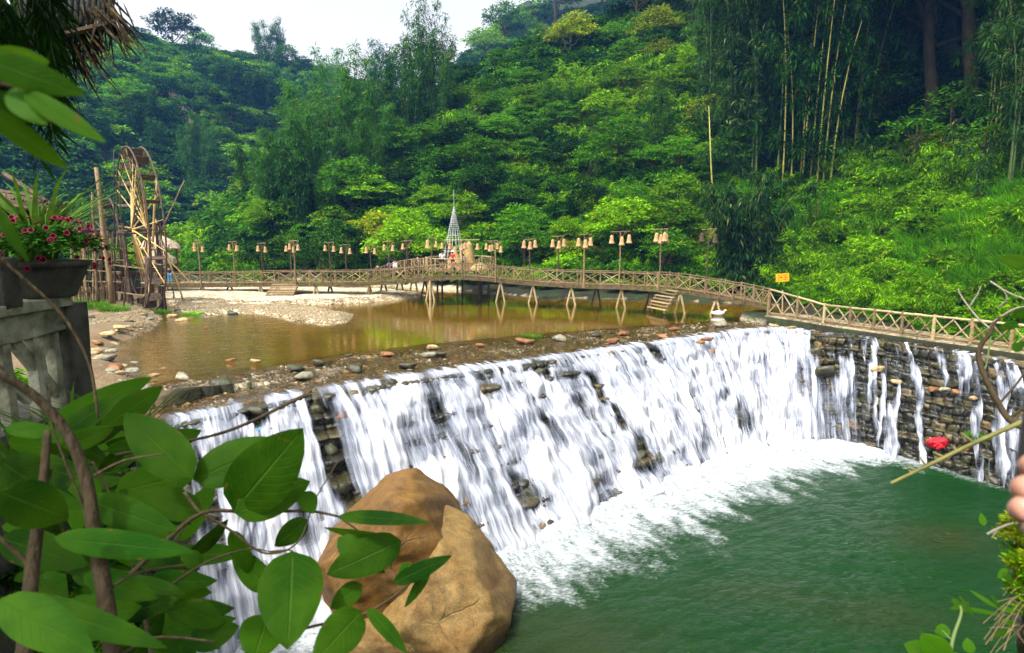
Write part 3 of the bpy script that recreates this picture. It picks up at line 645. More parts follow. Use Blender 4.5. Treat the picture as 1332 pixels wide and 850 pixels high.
# ================================================================== boulders and rocks
def rock_mesh(name, r=(1, 1, 1), planes=10, seed=0, sub=4, sharp=9, rough=.04, explicit=None):
    import bmesh
    bm = bmesh.new(); bmesh.ops.create_icosphere(bm, subdivisions=sub, radius=1); me = bpy.data.meshes.new(name); bm.to_mesh(me); bm.free()
    n = len(me.vertices); V = np.empty(n * 3, np.float32); me.vertices.foreach_get('co', V); V = V.reshape(-1, 3).astype(float)
    rs = np.random.RandomState(seed)
    if explicit is None:
        P = rs.normal(size=(planes, 3)); P /= np.linalg.norm(P, axis=1)[:, None]; D_ = rs.uniform(.62, 1.0, planes)
        P = np.vstack([P, [(0, 0, -1), (0, 0, 1)]]); D_ = np.concatenate([D_, [.75, .8]])
    else:
        P = np.array([e[:3] for e in explicit], float); D_ = np.array([e[3] for e in explicit]); P /= np.linalg.norm(P, axis=1)[:, None]
    dots = np.clip(V @ P.T, 1e-4, None) / D_[None]; mxd = dots.max(1); rad = 1.0 / (mxd * np.sum((dots / mxd[:, None]) ** sharp, axis=1) ** (1 / sharp)); rad = np.minimum(rad, 1.5 if explicit is None else 9)
    V = V * rad[:, None]
    sc = 1.0 if explicit is None else 1.0 / max(D_.max(), 1)
    d = (fbm(V[:, 0] * 1.6 * sc * 2 + seed, V[:, 1] * 1.6 * sc * 2 + V[:, 2] * 2.2, seed, 5) - .5) * rough * (1 / sc) * 2
    V = V * (1 + (d / np.linalg.norm(V, axis=1))[:, None]); V = V * np.asarray(r)[None]
    me.vertices.foreach_set('co', V.astype(np.float32).ravel()); me.polygons.foreach_set('use_smooth', np.ones(len(me.polygons), bool)); me.update(); return me
# the great boulder in front of the fall: upper orange block and pale lower block
b0 = G(560, 800, LOWZ); YB = 16.6
def bp(px, py, dy=0): return A(px, py, YB + dy)
bc = bp(560, 740); boulder = thing('boulder', (bc[0], bc[1], LOWZ), 'huge tan and orange boulder at the foot of the waterfall, streaked with water stains', 'boulder')
sP = YB / 800 * 1.02                                    # metres per photo pixel there
def block(name, px, py, dy, planes, mat, seed, rough=.05):
    c = bp(px, py, dy); me = rock_mesh(name, (1, 1, 1), 0, seed, 6, 60, rough, explicit=[(a, b, c_, d * sP) for a, b, c_, d in planes])
    o = link(name, me, mat, boulder); o.location = tuple(np.array(c) - np.array([bc[0], bc[1], LOWZ])); return o
# plane normals in x (right), y (away), z (up); distances in photo pixels from the block's centre
block('upper_block', 505, 725, .6, [(-.68, -.05, .73, 72), (-1, -.1, -.12, 92), (.2, -.1, 1, 110), (.86, -.05, .5, 97), (1, -.1, 0, 96), (-.25, -.85, .55, 84), (.25, -1, .02, 74), (-.75, -.8, -.15, 94), (0, 1, .1, 90), (0, -.2, -1, 150), (.65, .1, .85, 108), (-.3, .1, 1, 98), (.55, -.8, .35, 88)], M['boulder_orange'], 3, .035)
block('lower_block', 565, 800, -.5, [(.83, -.05, .555, 88), (.93, -.1, -.36, 100), (.30, -.75, .62, 70), (-.70, -.25, .70, 62), (.75, -.68, .05, 88), (-.2, -1, -.1, 78), (-.8, -.6, .1, 92), (0, 1, 0, 90), (0, 0, -1, 120), (-1, 0, .1, 112), (.5, -.2, .9, 90)], M['boulder'], 8, .035)
block('base_block', 520, 850, -.9, [(1, -.3, .5, 96), (-1, -.3, .5, 84), (0, -1, .3, 70), (0, 0, 1, 56), (0, 1, 0, 90), (1, 0, 0, 112), (-1, 0, 0, 100), (0, 0, -1, 90), (.6, -.7, .6, 84)], M['boulder'], 12, .05)
# rock library for the sill and the bank
RK = [rock_mesh('rock', (1, .75, .45), 9, 20 + i, 3, 9, .05) for i in range(6)]
def put_rock(px, py, wpx, mat, label, zlev=.04, group=None, flat=.45, name='rock', idx_=0, sink=.25, world=None):
    p = G(px, py, zlev) if world is None else np.array(world); dist = math.hypot(p[0], p[1]); r = wpx / 800 * dist / 2 * .88
    me = RK[idx_ % 6].copy(); o = link(name, me, M[mat]); o.scale = (r, r * .8, r * flat / .45 * 1.0)
    o.location = (p[0], p[1], zlev + r * flat * (1 - sink) * .75); o.rotation_euler = (random.uniform(-.1, .1), random.uniform(-.1, .1), random.uniform(-.6, .6))
    tag(o, label, 'rock', group); return o
G1 = 'rocks lying on the weir sill'
for i, (px, py, w, mat, lab) in enumerate([
    (710, 435, 21, 'rock_grey', None), (735, 443, 20, 'rock_dark', None), (504, 463, 22, 'rock_orange', 'flat orange rock at the upstream edge of the weir sill, left of centre'),
    (563, 454, 22, 'rock_tan', 'pale rounded stone beside a black one in the middle of the weir sill'), (575, 463, 18, 'rock_dark', 'small black stone touching the pale one in the middle of the sill'),
    (556, 464, 22, 'rock_grey', 'flat whitish slab lying just below the pale rounded stone on the sill'),
    (462, 483, 30, 'rock_dark', 'dark wet rock with pale top on the left sill, above the first dark gap'), (395, 492, 28, 'rock_grey', 'mossy grey slab on the left part of the sill beside the dry twig tip'),
    (385, 482, 24, 'rock_dark', 'low black rock behind the mossy grey slab on the sill'), (414, 475, 24, 'rock_dark', 'thin dark slab half under water above the mossy grey slab'),
    (533, 479, 24, 'rock_dark', 'black wet rock in the middle of the sill right above the falling water'), (453, 464, 10, 'rock_dark', 'tiny dark stone at the edge of the quiet pool'),
    (288, 505, 40, 'rock_dark', 'round dark rock with water curling over it on the far left sill'), (166, 512, 46, 'rock_grey', 'flat grey slab at the left end of the sill by the big leaves'),
    (237, 493, 26, 'rock_grey', 'pale flat stone on the sill near the left bank'), (624, 451, 17, 'rock_orange', 'small rounded orange stone on the sill right of the pale one'),
    (686, 447, 26, 'rock_orange', 'long brownish orange stone on the sill below the green tuft'), (798, 446, 22, 'rock_orange', 'reddish orange stone lying in foam at the lip of the weir, centre right'),
    (812, 436, 20, 'rock_orange', 'small brown and tan stone upstream of the reddish one on the right sill'), (775, 438, 18, 'rock_dark', 'dark flat stone at the pool edge on the right part of the sill'),
    (862, 440, 20, 'rock_orange', 'orange stone under shallow water where the flow quickens, right sill'), (878, 430, 16, 'rock_orange', 'small red stone at the upstream edge on the right sill'),
    (921, 443, 16, 'rock_orange', 'brown round stone standing at the lip right before the widest white water'), (911, 447, 12, 'rock_orange', 'smaller brown stone beside the round one at the lip'),
    (728, 443, 26, 'rock_grey', 'broad grey stone sunk in the sill below the quiet pool, centre right'), (937, 424, 22, 'rock_grey', 'wet grey rock in the pool below the white bird'),
    (1008, 426, 16, 'rock_tan', 'yellowish stone at the right end of the crest'), (1030, 428, 14, 'rock_tan', 'second yellowish stone at the very corner of the crest'),
    (335, 472, 16, 'rock_tan', 'small yellow stone in the shallows left of centre'), (300, 470, 12, 'rock_orange', 'little orange pebble rock on the left sill')]):
    if lab is None: continue
    put_rock(px, py, w, mat, lab, .08, G1, .42 if mat != 'rock_dark' else .5, idx_=i)
# rocks breaking through the falling water (on the stone face)
def face_point(px, t):
    i = int(np.argmin(np.abs(scr - px))); j = int(t * (NTT - 1) / 1.06); return np.array([RX[i, j], RY[i, j], RZ[i, j]]), dirn[i]
G2 = 'dark rocks breaking through the falling water'
for i, (px, t, w, fl_, mat, lab) in enumerate([(405, .10, 24, .9, 'rock_dark', 'black mossy rock at the top of the leftmost dark gap in the fall'), (408, .30, 24, 1.1, 'rock_dark', 'dark rock in the middle of the leftmost dark gap in the fall'), (412, .48, 22, 1.0, 'rock_dark', 'lowest dark rock of the leftmost gap in the fall'),
    (690, .08, 16, 1.0, 'rock_dark', 'black rock splitting the water just under the crest, centre'), (745, .28, 12, 1.6, 'rock_dark', 'tall narrow black rock in the middle of the fall'), (752, .45, 11, 1.3, 'rock_dark', 'black rock directly below the tall narrow one in the middle of the fall'),
    (842, .10, 13, 1.3, 'rock_dark', 'mossy dark rock near the crest right of centre'), (848, .20, 11, 1.1, 'rock_dark', 'smaller mossy rock just beneath the one near the crest'), (915, .17, 11, .9, 'rock_orange', 'single reddish brown stone standing in the white water, right of centre'),
    (763, .78, 22, 1.0, 'rock_dark', 'wet black ledge rock near the foot of the fall, centre'), (928, .70, 22, .9, 'rock_dark', 'veiled black rock near the foot of the fall on the right'), (332, .06, 26, .6, 'rock_dark', 'black rock at the lip above the blue cloth'),
    (505, .03, 18, .7, 'rock_dark', 'black rock set in the lip left of centre'), (430, .14, 12, .8, 'rock_orange', 'brown stone wedged in the dark gap on the left'), (478, .18, 10, .8, 'rock_tan', 'pale tan stone showing through the veil of water'),
    (1060, .22, 26, .8, 'rock_dark', 'dark mossy outcrop where the white fall meets the right wall'), (1072, .40, 20, .9, 'rock_dark', 'dark wet outcrop lower down where the fall meets the right wall'), (620, .72, 22, .7, 'rock_dark', 'half hidden dark rock low in the fall, right of the boulder')]):
    p, dv = face_point(px, t); dist = math.hypot(p[0], p[1]); r = w / 800 * dist / 2
    o = link('rock', RK[i % 6].copy(), M[mat]); o.scale = (r, r, r * fl_ / .45); q = p + np.array([dv[0], dv[1], 0]) * r * .30; o.location = tuple(q); o.rotation_euler = (random.uniform(-.3, .3), random.uniform(-.3, .3), random.uniform(0, 3)); tag(o, lab, 'rock', G2)
G3 = 'stones set in the wet wall on the right'
for i, (px, t, w, mat, lab) in enumerate([(1212, .36, 15, 'rock_orange', 'orange stone in the wet right wall above the red cloth'), (1243, .40, 14, 'rock_orange', 'reddish brown stone in the right wall, right of the orange one'), (1262, .40, 13, 'rock_tan', 'tan stone in the right wall beside the reddish one'), (1140, .30, 20, 'rock_tan', 'mossy tan block high in the right wall'),
    (1160, .37, 13, 'rock_tan', 'small square tan block in the right wall, under the mossy tan block'), (1226, .36, 16, 'rock_grey', 'grey green stone touching the orange one in the right wall'), (1255, .78, 12, 'rock_orange', 'small orange stone low in the right wall near the bare branch')]):
    p, dv = face_point(px, t); dist = math.hypot(p[0], p[1]); r = w / 800 * dist / 2 * .72
    o = link('stone', RK[i % 6].copy(), M[mat]); o.scale = (r, r, r * .65 / .45); q = p + np.array([dv[0], dv[1], 0]) * r * .45; o.location = tuple(q); o.rotation_euler = (0, 0, random.uniform(0, 3)); tag(o, lab, 'stone', G3)
# loose stones of the left bank
G4 = 'loose stones along the left bank'
LB = [(150, 482, 30, 'rock_orange', 'large flat orange stone on the left bank at the water edge'), (118, 484, 24, 'rock_tan', 'pale tan stone left of the large orange one'), (138, 470, 26, 'rock_grey', 'grey rounded stone behind the large orange one'), (110, 466, 26, 'rock_tan', 'pale slab nearest the balustrade end on the left bank'),
      (125, 458, 18, 'rock_tan', 'small tan stone behind the pale slab by the balustrade'), (120, 473, 16, 'rock_orange', 'small amber stone between the pale slab and the grey one'), (128, 495, 20, 'rock_grey', 'dull grey stone in front of the tan ones on the left bank'), (175, 474, 14, 'rock_grey', 'grey stone at the water edge beyond the orange one'),
      (108, 492, 18, 'rock_orange', 'rusty stone low against the grassy edge on the left bank'), (200, 490, 12, 'rock_tan', 'whitish pebble stone alone in the shallows off the left bank'), (212, 481, 11, 'rock_orange', 'little amber stone alone in the shallows off the left bank'), (140, 436, 18, 'rock_tan', 'tan slab on the mud bank below the wooden fence'),
      (155, 428, 18, 'rock_tan', 'yellowish slab beside the little stream below the water wheel'), (168, 421, 16, 'rock_dark', 'dark slab at the outlet of the little stream'), (182, 430, 12, 'rock_tan', 'small tan slab at the stream edge'), (222, 413, 14, 'rock_tan', 'tan stone right of the grass tuft by the stream'), (232, 405, 12, 'rock_dark', 'dark stone above the second grass tuft'), (236, 418, 14, 'rock_tan', 'pale stone right of the second grass tuft by the gravel bar'), (302, 409, 16, 'rock_dark', 'black stone at the edge of the gravel bar'), (268, 427, 7, 'rock_orange', 'single yellow stone standing in the shallow stream')]
for i, (px, py, w, mat, lab) in enumerate(LB):
    p = G(px, py, .15); z = max(float(terrain(p[0], p[1])), -.02) if py < 460 else .12
    put_rock(px, py, w, mat, lab, z, G4, .42, idx_=i + 2)

# the heap of small stones between the balustrade and the shallows
rq = random.Random(12)
for k in range(64):
    px = rq.uniform(100, 205); py = rq.uniform(440, 515) if px < 170 else rq.uniform(470, 512)
    if px > 135 + (py - 440) * .9: continue
    mt = rq.choice(['rock_tan', 'rock_grey', 'rock_orange', 'rock_grey', 'rock_dark']); put_rock(px, py, rq.uniform(7, 17), mt, 'one of the small wet stones heaped between the balustrade end and the shallows', .16, 'small stones heaped at the left bank', .5, idx_=k)
for k in range(26):
    px = rq.uniform(105, 235); py = rq.uniform(404, 440); p = G(px, py, .3); z = float(terrain(p[0], p[1]))
    if z < .05: continue
    put_rock(px, py, rq.uniform(5, 12), rq.choice(['rock_tan', 'rock_grey', 'rock_dark']), 'one of the small flat stones strewn on the mud below the picket fence', z, 'small flat stones on the mud', .35, idx_=k)
# ================================================================== foliage kit
def leaf_quads(P, Dr, Nn, L, Wd, curl=.15):
    """one diamond leaf per row: P base, Dr direction, Nn rough normal"""
    Dr = Dr / (np.linalg.norm(Dr, axis=1)[:, None] + 1e-9); sd = np.cross(Dr, Nn); sd /= (np.linalg.norm(sd, axis=1)[:, None] + 1e-9)
    nn = np.cross(sd, Dr); L = L[:, None]; Wd = Wd[:, None]
    a = P; b = P + Dr * L * .42 + sd * Wd * .5 + nn * L * curl * .5; c = P + Dr * L - nn * L * curl; d = P + Dr * L * .42 - sd * Wd * .5 + nn * L * curl * .5
    n = len(P); V = np.stack([a, b, c, d], 1).reshape(-1, 3); F = np.arange(n * 4).reshape(n, 4); return V, F
def rdir(n, rs): 
    v = rs.normal(size=(n, 3)); return v / np.linalg.norm(v, axis=1)[:, None]
def crown(name, seed, R, H, nclump, nleaf, L, Wd, mat, cr=.30, droop=.2, zlow=.12, shell=.55):
    """irregular crown: leaf clumps spread through an ellipsoid standing on z=zlow*H"""
    rs = np.random.RandomState(seed)
    d = rdir(nclump, rs); d[:, 2] = np.abs(d[:, 2]) * 1.1 - .25; rad = shell + (1 - shell) * rs.rand(nclump) ** .6
    lump = .72 + .5 * fbm(d[:, 0] * 2.3 + seed, d[:, 1] * 2.3 + d[:, 2] * 1.7, seed, 2)
    C = d * (rad * lump)[:, None] * np.array([R, R, H * .5]) + np.array([0, 0, H * (.5 + zlow * .5)])
    crs = cr * R * rs.uniform(.6, 1.3, nclump)
    k = np.repeat(np.arange(nclump), nleaf); n = len(k); e = rdir(n, rs); e[:, 2] = np.abs(e[:, 2]) * .9 - .15
    P = C[k] + e * (crs[k] * rs.rand(n) ** .35)[:, None] * np.array([1.15, 1.15, .6])
    out = e + (P - np.array([0, 0, H * .4])) / max(R, H) * .6; Dr = out * np.array([1, 1, .5]) + rdir(n, rs) * .55 - np.array([0, 0, droop])
    Nn = np.array([0, 0, 1.]) + rdir(n, rs) * .5 + e * .35
    sz = rs.uniform(.6, 1.25, n); V, F = leaf_quads(P, Dr, Nn, L * sz, Wd * sz)
    me = np_mesh(name, V, F); me.materials.append(M[mat]); return me, C
def trunk_mesh(name, seed, H, r, C, mat, nb=9, lean=.06):
    rs = np.random.RandomState(seed); mb = MB(); top = np.array([rs.uniform(-lean, lean) * H, rs.uniform(-lean, lean) * H, H * .72])
    pts = [top * t + np.array([math.sin(t * 5 + seed) * .02 * H, math.cos(t * 4) * .02 * H, 0]) for t in np.linspace(0, 1, 7)]; pts[0] = np.array([0, 0, -.6])
    mb.tube(pts, [r * (1.3 if i == 0 else 1 - .1 * i) for i in range(7)], 7)
    for c in C[rs.permutation(len(C))[:nb]]:
        t = rs.uniform(.3, .85); p = top * t; mid = (p + c) / 2 + np.array([0, 0, -.05 * H]); mb.tube([p, mid, c], [r * .45, r * .3, r * .1], 5, False)
    me = mb.mesh(name, True); me.materials.append(M[mat]); return me
def bamboo_leaves(name, seed, H, nculm, spread, mat, nper=330, L=.34, Wd=.055, plume=.8, droop=.7, start=.22, arch=1.0, clump=1.0):
    rs = np.random.RandomState(seed); Vs = []; mb = MB()
    for i in range(nculm):
        a = rs.uniform(0, 2 * PI); rr = spread * .35 * math.sqrt(rs.rand()); b = np.array([rr * math.cos(a), rr * math.sin(a), 0]); h = H * rs.uniform(.6, 1.0)
        out = spread * arch * rs.uniform(.15, .8); ad = a + rs.uniform(-.8, .8); t = np.linspace(0, 1, 12)
        pts = b + np.stack([math.cos(ad) * out * t ** 2.4, math.sin(ad) * out * t ** 2.4, h * (t - .10 * arch * t ** 4)], 1)
        mb.tube(list(pts), [max(.012, .05 * H / 12 * (1 - .85 * s)) for s in t], 5, False)
        nc = int(30 * h / H); ts = start + (1 - start) * rs.rand(nc) ** .85; base = np.stack([np.interp(ts, t, pts[:, k]) for k in range(3)], 1)
        e = rdir(nc, rs) * np.array([1, 1, .4]); wz = plume * (1.05 - .7 * ts) * H / 12 * 1.25; Cn = base + e * (wz * rs.rand(nc) ** .5)[:, None] - np.array([0, 0, 1]) * (wz * .25)[:, None]
        k_ = rs.randint(0, nc, int(nper * h / H)); n = len(k_); e = rdir(n, rs) * np.array([1, 1, .7]); P = Cn[k_] + e * (rs.rand(n) ** .6 * .42 * H / 12 * clump)[:, None]
        Dr = e + rdir(n, rs) * .3 - np.array([0, 0, droop]); Nn = np.array([0, 0, 1.]) + rdir(n, rs) * .5; sz = rs.uniform(.6, 1.3, n)
        Vs.append(leaf_quads(P, Dr, Nn, L * sz, Wd * sz, .1)[0])
    V = np.vstack(Vs); me = np_mesh(name, V, np.arange(len(V)).reshape(-1, 4)); me.materials.append(M[mat]); cm = mb.mesh(name + '_culms', True); return me, cm
def tuft(name, seed, n, R, H, wd, mat, fall=.5, bent=True):
    rs = np.random.RandomState(seed); a = rs.uniform(0, 2 * PI, n); r = R * rs.rand(n) ** .5; B = np.stack([r * np.cos(a), r * np.sin(a), 0 * r], 1)
    ad = a + rs.uniform(-1, 1, n); h = H * rs.uniform(.5, 1, n); o = np.stack([np.cos(ad), np.sin(ad), 0 * a], 1); sd = np.stack([-np.sin(ad), np.cos(ad), 0 * a], 1); V = []
    w = wd * rs.uniform(.6, 1.2, n)
    ts = [0, .45, .8, 1.0]; ws = [.8, 1, .6, .05]; rows = []
    for t, wk in zip(ts, ws):
        c = B + o * (fall * h * t ** 2)[:, None] + np.array([0, 0, 1]) * (h * (t - .25 * fall * t ** 3))[:, None]; rows.append(np.stack([c - sd * (w * wk / 2)[:, None], c + sd * (w * wk / 2)[:, None]], 1))
    V = np.stack(rows, 1).reshape(-1, 3); F = []
    b = (np.arange(n) * 8)[:, None]
    F = np.vstack([b + np.array([[0, 1, 3, 2]]), b + np.array([[2, 3, 5, 4]]), b + np.array([[4, 5, 7, 6]])]); me = np_mesh(name, V, F); me.materials.append(M[mat]); return me

# ---- prototypes used as scattered undergrowth (stuff)
def proto_collection(cname, protos):
    c = bpy.data.collections.new(cname)
    for i, me in enumerate(protos):
        o = bpy.data.objects.new('%s_%02d' % (cname, i), me); c.objects.link(o)
    return c
def scatter(name, coll, P, rot, scl, idx_, label=None):
    me = bpy.data.meshes.new(name); me.vertices.add(len(P)); me.vertices.foreach_set('co', np.asarray(P, np.float32).ravel())
    attr(me, 'rot', rot, 'FLOAT_VECTOR'); attr(me, 'scl', scl); 
    a = me.attributes.new('idx', 'INT', 'POINT'); a.data.foreach_set('value', np.asarray(idx_, np.int32)); me.update()
    o = link(name, me); tag(o, label, name.replace('_', ' ') if label else None, None, 'stuff')
    ng = bpy.data.node_groups.new(name, 'GeometryNodeTree'); ng.interface.new_socket('Geometry', in_out='INPUT', socket_type='NodeSocketGeometry'); ng.interface.new_socket('Geometry', in_out='OUTPUT', socket_type='NodeSocketGeometry')
    n = ng.nodes; gi = n.new('NodeGroupInput'); go = n.new('NodeGroupOutput'); iop = n.new('GeometryNodeInstanceOnPoints'); ci = n.new('GeometryNodeCollectionInfo')
    ci.inputs['Collection'].default_value = coll; ci.inputs['Separate Children'].default_value = True; ci.inputs['Reset Children'].default_value = True
    def na(nm, dt): q = n.new('GeometryNodeInputNamedAttribute'); q.data_type = dt; q.inputs[0].default_value = nm; return [s for s in q.outputs if s.enabled and s.name == 'Attribute'][0]
    L = ng.links.new; L(gi.outputs[0], iop.inputs['Points']); L(ci.outputs[0], iop.inputs['Instance']); iop.inputs['Pick Instance'].default_value = True
    L(na('idx', 'INT'), iop.inputs['Instance Index']); L(na('rot', 'FLOAT_VECTOR'), iop.inputs['Rotation']); L(na('scl', 'FLOAT'), iop.inputs['Scale']); L(iop.outputs[0], go.inputs[0])
    md = o.modifiers.new('scatter', 'NODES'); md.node_group = ng; return o
UG = []
for i, mt in enumerate(['leaf_bright', 'leaf_bright', 'leaf_mid', 'leaf_mid', 'leaf_dark', 'leaf_yellow']):      # 0..5 bushes
    UG.append(crown('bush', 40 + i, 1.25, 1.7, 34, 34, .27, .13, mt, .30, .25, 0)[0])
UG.append(bamboo_leaves('fern', 61, 1.9, 16, 1.9, 'leaf_mid', 70, .34, .06, 1.6, .6, .1)[0])          # 6 small arching sprays
UG.append(bamboo_leaves('fern', 62, 2.2, 14, 2.0, 'leaf_bright', 80, .36, .07, 1.6, .6, .1)[0])       # 7
UG.append(tuft('grass', 63, 170, 1.0, 1.3, .05, 'grass', .7))                                        # 8 tall grass
UG.append(crown('herb', 64, 1.1, .7, 40, 26, .17, .09, 'leaf_bright', .32, .1, 0)[0])                # 9 low herbs
UG.append(crown('herb', 65, 1.1, .6, 40, 26, .15, .08, 'leaf_mid', .32, .1, 0)[0])                   # 10
UGC = proto_collection('undergrowth_kit', UG)

def on_screen(P, mx=140, my=140):
    c, s = math.cos(PITCH), math.sin(PITCH); x, y, z = P[:, 0], P[:, 1], P[:, 2] - CAMZ; f = y * c - z * s; u = y * s + z * c
    px = 666 + FP * x / np.maximum(f, .1); py = 425 - FP * u / np.maximum(f, .1)
    return (f > 1) & (px > -mx) & (px < 1332 + mx) & (py > -my) & (py < 850 + my), px, py
def sample_slope(n, xr, yr, poly, seed):
    rs = np.random.RandomState(seed); x = rs.uniform(*xr, n); y = rs.uniform(*yr, n); k = in_poly(x, y, poly); x, y = x[k], y[k]; return x, y, terrain(x, y)
def visible(P, step=26):
    """rough line of sight over the bare terrain"""
    ok = np.ones(len(P), bool)
    for t in np.linspace(.25, .96, step):
        qx, qy = P[:, 0] * t, P[:, 1] * t; qz = CAMZ + (P[:, 2] + 2.5 - CAMZ) * t; ok &= terrain(qx, qy, False) < qz + .5
    return ok
hillpoly = np.vstack([FOOT, [(-20, 420), (420, 420), (420, -40)]]); farpoly = np.vstack([FARF, [(60, 640), (-560, 640), (-560, 20)]])
rs = np.random.RandomState(5)
# near hillside undergrowth
x, y, z = sample_slope(42000, (-75, 120), (15, 300), hillpoly, 1); x2, y2, z2 = sample_slope(5200, (24, 64), (18, 76), hillpoly, 4); x, y, z = np.concatenate([x, x2]), np.concatenate([y, y2]), np.concatenate([z, z2]); P = np.stack([x, y, z], 1)
dist = np.hypot(x, y); keep, px, py = on_screen(P); vis = visible(P); keep &= vis & (rs.rand(len(x)) < np.clip(1.15 - dist / 260, .35, 1))
P = P[keep]; px = px[keep]; py = py[keep]; dist = dist[keep]; n = len(P)
tone = fbm(P[:, 0] / 11, (P[:, 1] + P[:, 2]) / 14, 201, 3); r = rs.rand(n)
dense_dark = (px > 900) & (py < 210)                     # upper right under the tall trees: shade put in by darker plants
open_r = (px > 1010) & (py > 215)
idx_ = np.where(tone > .56, np.where(r < .38, 0, np.where(r < .62, 1, np.where(r < .75, 7, np.where(r < .88, 5, 2)))),
       np.where(tone > .44, np.where(r < .3, 2, np.where(r < .5, 3, np.where(r < .65, 0, np.where(r < .8, 6, 7)))), np.where(r < .4, 4, np.where(r < .7, 3, np.where(r < .85, 6, 2)))))
idx_ = np.where(open_r, np.where(r < .30, 9, np.where(r < .50, 10, np.where(r < .72, 8, np.where(r < .86, 7, 1)))), idx_)
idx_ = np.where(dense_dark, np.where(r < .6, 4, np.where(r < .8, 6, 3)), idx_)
grassy = (fbm(P[:, 0] / 8, P[:, 1] / 8, 207, 2) > .62) & ~dense_dark; idx_ = np.where(grassy & (r > .35), 8, idx_)
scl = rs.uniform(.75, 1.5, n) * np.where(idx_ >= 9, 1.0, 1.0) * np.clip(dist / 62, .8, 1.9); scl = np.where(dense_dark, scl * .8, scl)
rot = np.stack([rs.uniform(-.25, .1, n), rs.uniform(-.2, .2, n), rs.uniform(0, 6.28, n)], 1)
P[:, 2] -= .25
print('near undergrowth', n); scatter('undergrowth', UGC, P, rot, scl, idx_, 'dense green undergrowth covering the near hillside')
# bank strip behind the bridge and the path
x, y, z = sample_slope(5200, (-45, 40), (8, 90), np.vstack([FOOT + np.array([-1.3, -2.2]), [(-20, 420), (420, 420), (420, -40)]]), 2); P = np.stack([x, y, z], 1)
d = seg_dist(x, y, FOOT); keep, px, py = on_screen(P); keep &= (d < 5.5) & ~((z < .2)); P = P[keep]; px = px[keep]; n = len(P); r = rs.rand(n)
idx_ = np.where(px > 1020, np.where(r < .4, 9, np.where(r < .7, 10, 8)), np.where(r < .35, 3, np.where(r < .6, 0, np.where(r < .75, 4, np.where(r < .9, 6, 10)))))
rot = np.stack([rs.uniform(-.2, .2, n), rs.uniform(-.2, .2, n), rs.uniform(0, 6.28, n)], 1); scl = rs.uniform(.4, .85, n) * np.where(px > 1020, .75, 1.0)
print('bank', n); scatter('bank_plants', UGC, P, rot, scl, idx_, 'low leafy plants along the foot of the near hillside')
# far hillside cover
FG = []
for i, mt in enumerate(['leaf_far', 'leaf_far', 'leaf_dark', 'leaf_mid', 'leaf_bright']): FG.append(crown('far_bush', 80 + i, 3.2, 4.6, 30, 26, .75, .42, mt, .32, .2, 0)[0])
FG.append(crown('far_grass', 86, 3.0, 1.2, 30, 22, .5, .3, 'grass', .34, .0, 0)[0])
FGC = proto_collection('far_kit', FG)
x, y, z = sample_slope(30000, (-330, 60), (30, 420), farpoly, 3); P = np.stack([x, y, z], 1); keep, px, py = on_screen(P); keep &= (px < 620) & visible(P) & ~((np.abs(px - np.interp(py, [92, 98, 134, 150, 186], [227, 228, 236, 243, 267])) < np.interp(py, [95, 134, 160, 186], [3, 9, 11, 11])) & (py > 92) & (py < 190)); P = P[keep]; px = px[keep]; py = py[keep]; n = len(P)
r = rs.rand(n); tone = fbm(P[:, 0] / 30, P[:, 1] / 30, 211, 3); field = ((px > 270) & (px < 400) & (py > 160) & (py < 250)) | (fbm(P[:, 0] / 22, P[:, 1] / 22, 215, 2) > .66)
idx_ = np.where(tone > .5, np.where(r < .5, 3, np.where(r < .8, 0, 4)), np.where(r < .45, 1, np.where(r < .8, 2, 0))); idx_ = np.where(field & (r < .8), np.where(r < .55, 5, 4), idx_)
keepf = ~(field & (rs.rand(n) < .25)); P, r, idx_, px = P[keepf], r[keepf], idx_[keepf], px[keepf]; n = len(P)
scl = rs.uniform(.7, 1.5, n) * np.where(idx_ == 5, .8, 1); rot = np.stack([rs.uniform(-.2, .1, n), rs.uniform(-.2, .2, n), rs.uniform(0, 6.28, n)], 1); P[:, 2] -= .6
print('far', n); scatter('far_forest', FGC, P, rot, scl, idx_, 'bluish green forest covering the far hill beyond the water wheels')
# valley floor between the wheels and the hills
x = rs.uniform(-120, -20, 4500); y = rs.uniform(56, 170, 4500); z = terrain(x, y); P = np.stack([x, y, z], 1); keep, px, py = on_screen(P)
keep &= ~in_poly(x, y, hillpoly) & ~in_poly(x, y, farpoly) & (z > .3) & ((y > 84) | (px < 150)); P = P[keep]; n = len(P); r = rs.rand(n)
scatter('valley_shrubs', UGC, P, np.stack([0 * r, 0 * r, r * 6.28], 1), rs.uniform(1.2, 2.4, n), np.where(r < .3, 0, np.where(r < .6, 2, np.where(r < .8, 3, 4))), 'mixed green shrubs filling the valley floor behind the wheels')

# ================================================================== individual trees
def hill_hit(px, py, far=False, river=False):
    r = ray(px, py); t = np.linspace(25, 420, 1600); X_, Y_, Z_ = r[0] * t, r[1] * t, CAMZ + r[2] * t; h = terrain(X_, Y_, river); k = np.where(h > Z_)[0]
    if far: k = k[t[k] > 120] if len(k) else k
    if len(k) == 0: return None
    i = k[0]; return np.array([X_[i], Y_[i], h[i]])
TREES = {}
def make_tree(kind, crown_me, trunk_me, H):
    TREES.setdefault(kind, []).append((crown_me, trunk_me, H))
for i, (mt, bk) in enumerate([('leaf_bright', 'bark'), ('leaf_mid', 'bark'), ('leaf_dark', 'bark'), ('leaf_yellow', 'bark_pale')]):
    k = ['bright', 'mid', 'dark', 'yellow'][i]
    for j in range(2):
        cm, C = crown('crown', 120 + i * 7 + j, 3.0, 5.4, 58, 46, .34, .18, mt, .24, .25, .35, .45); make_tree(k, cm, trunk_mesh('trunk', 130 + i * 5 + j, 5.8, .14, C, bk), 7.0)
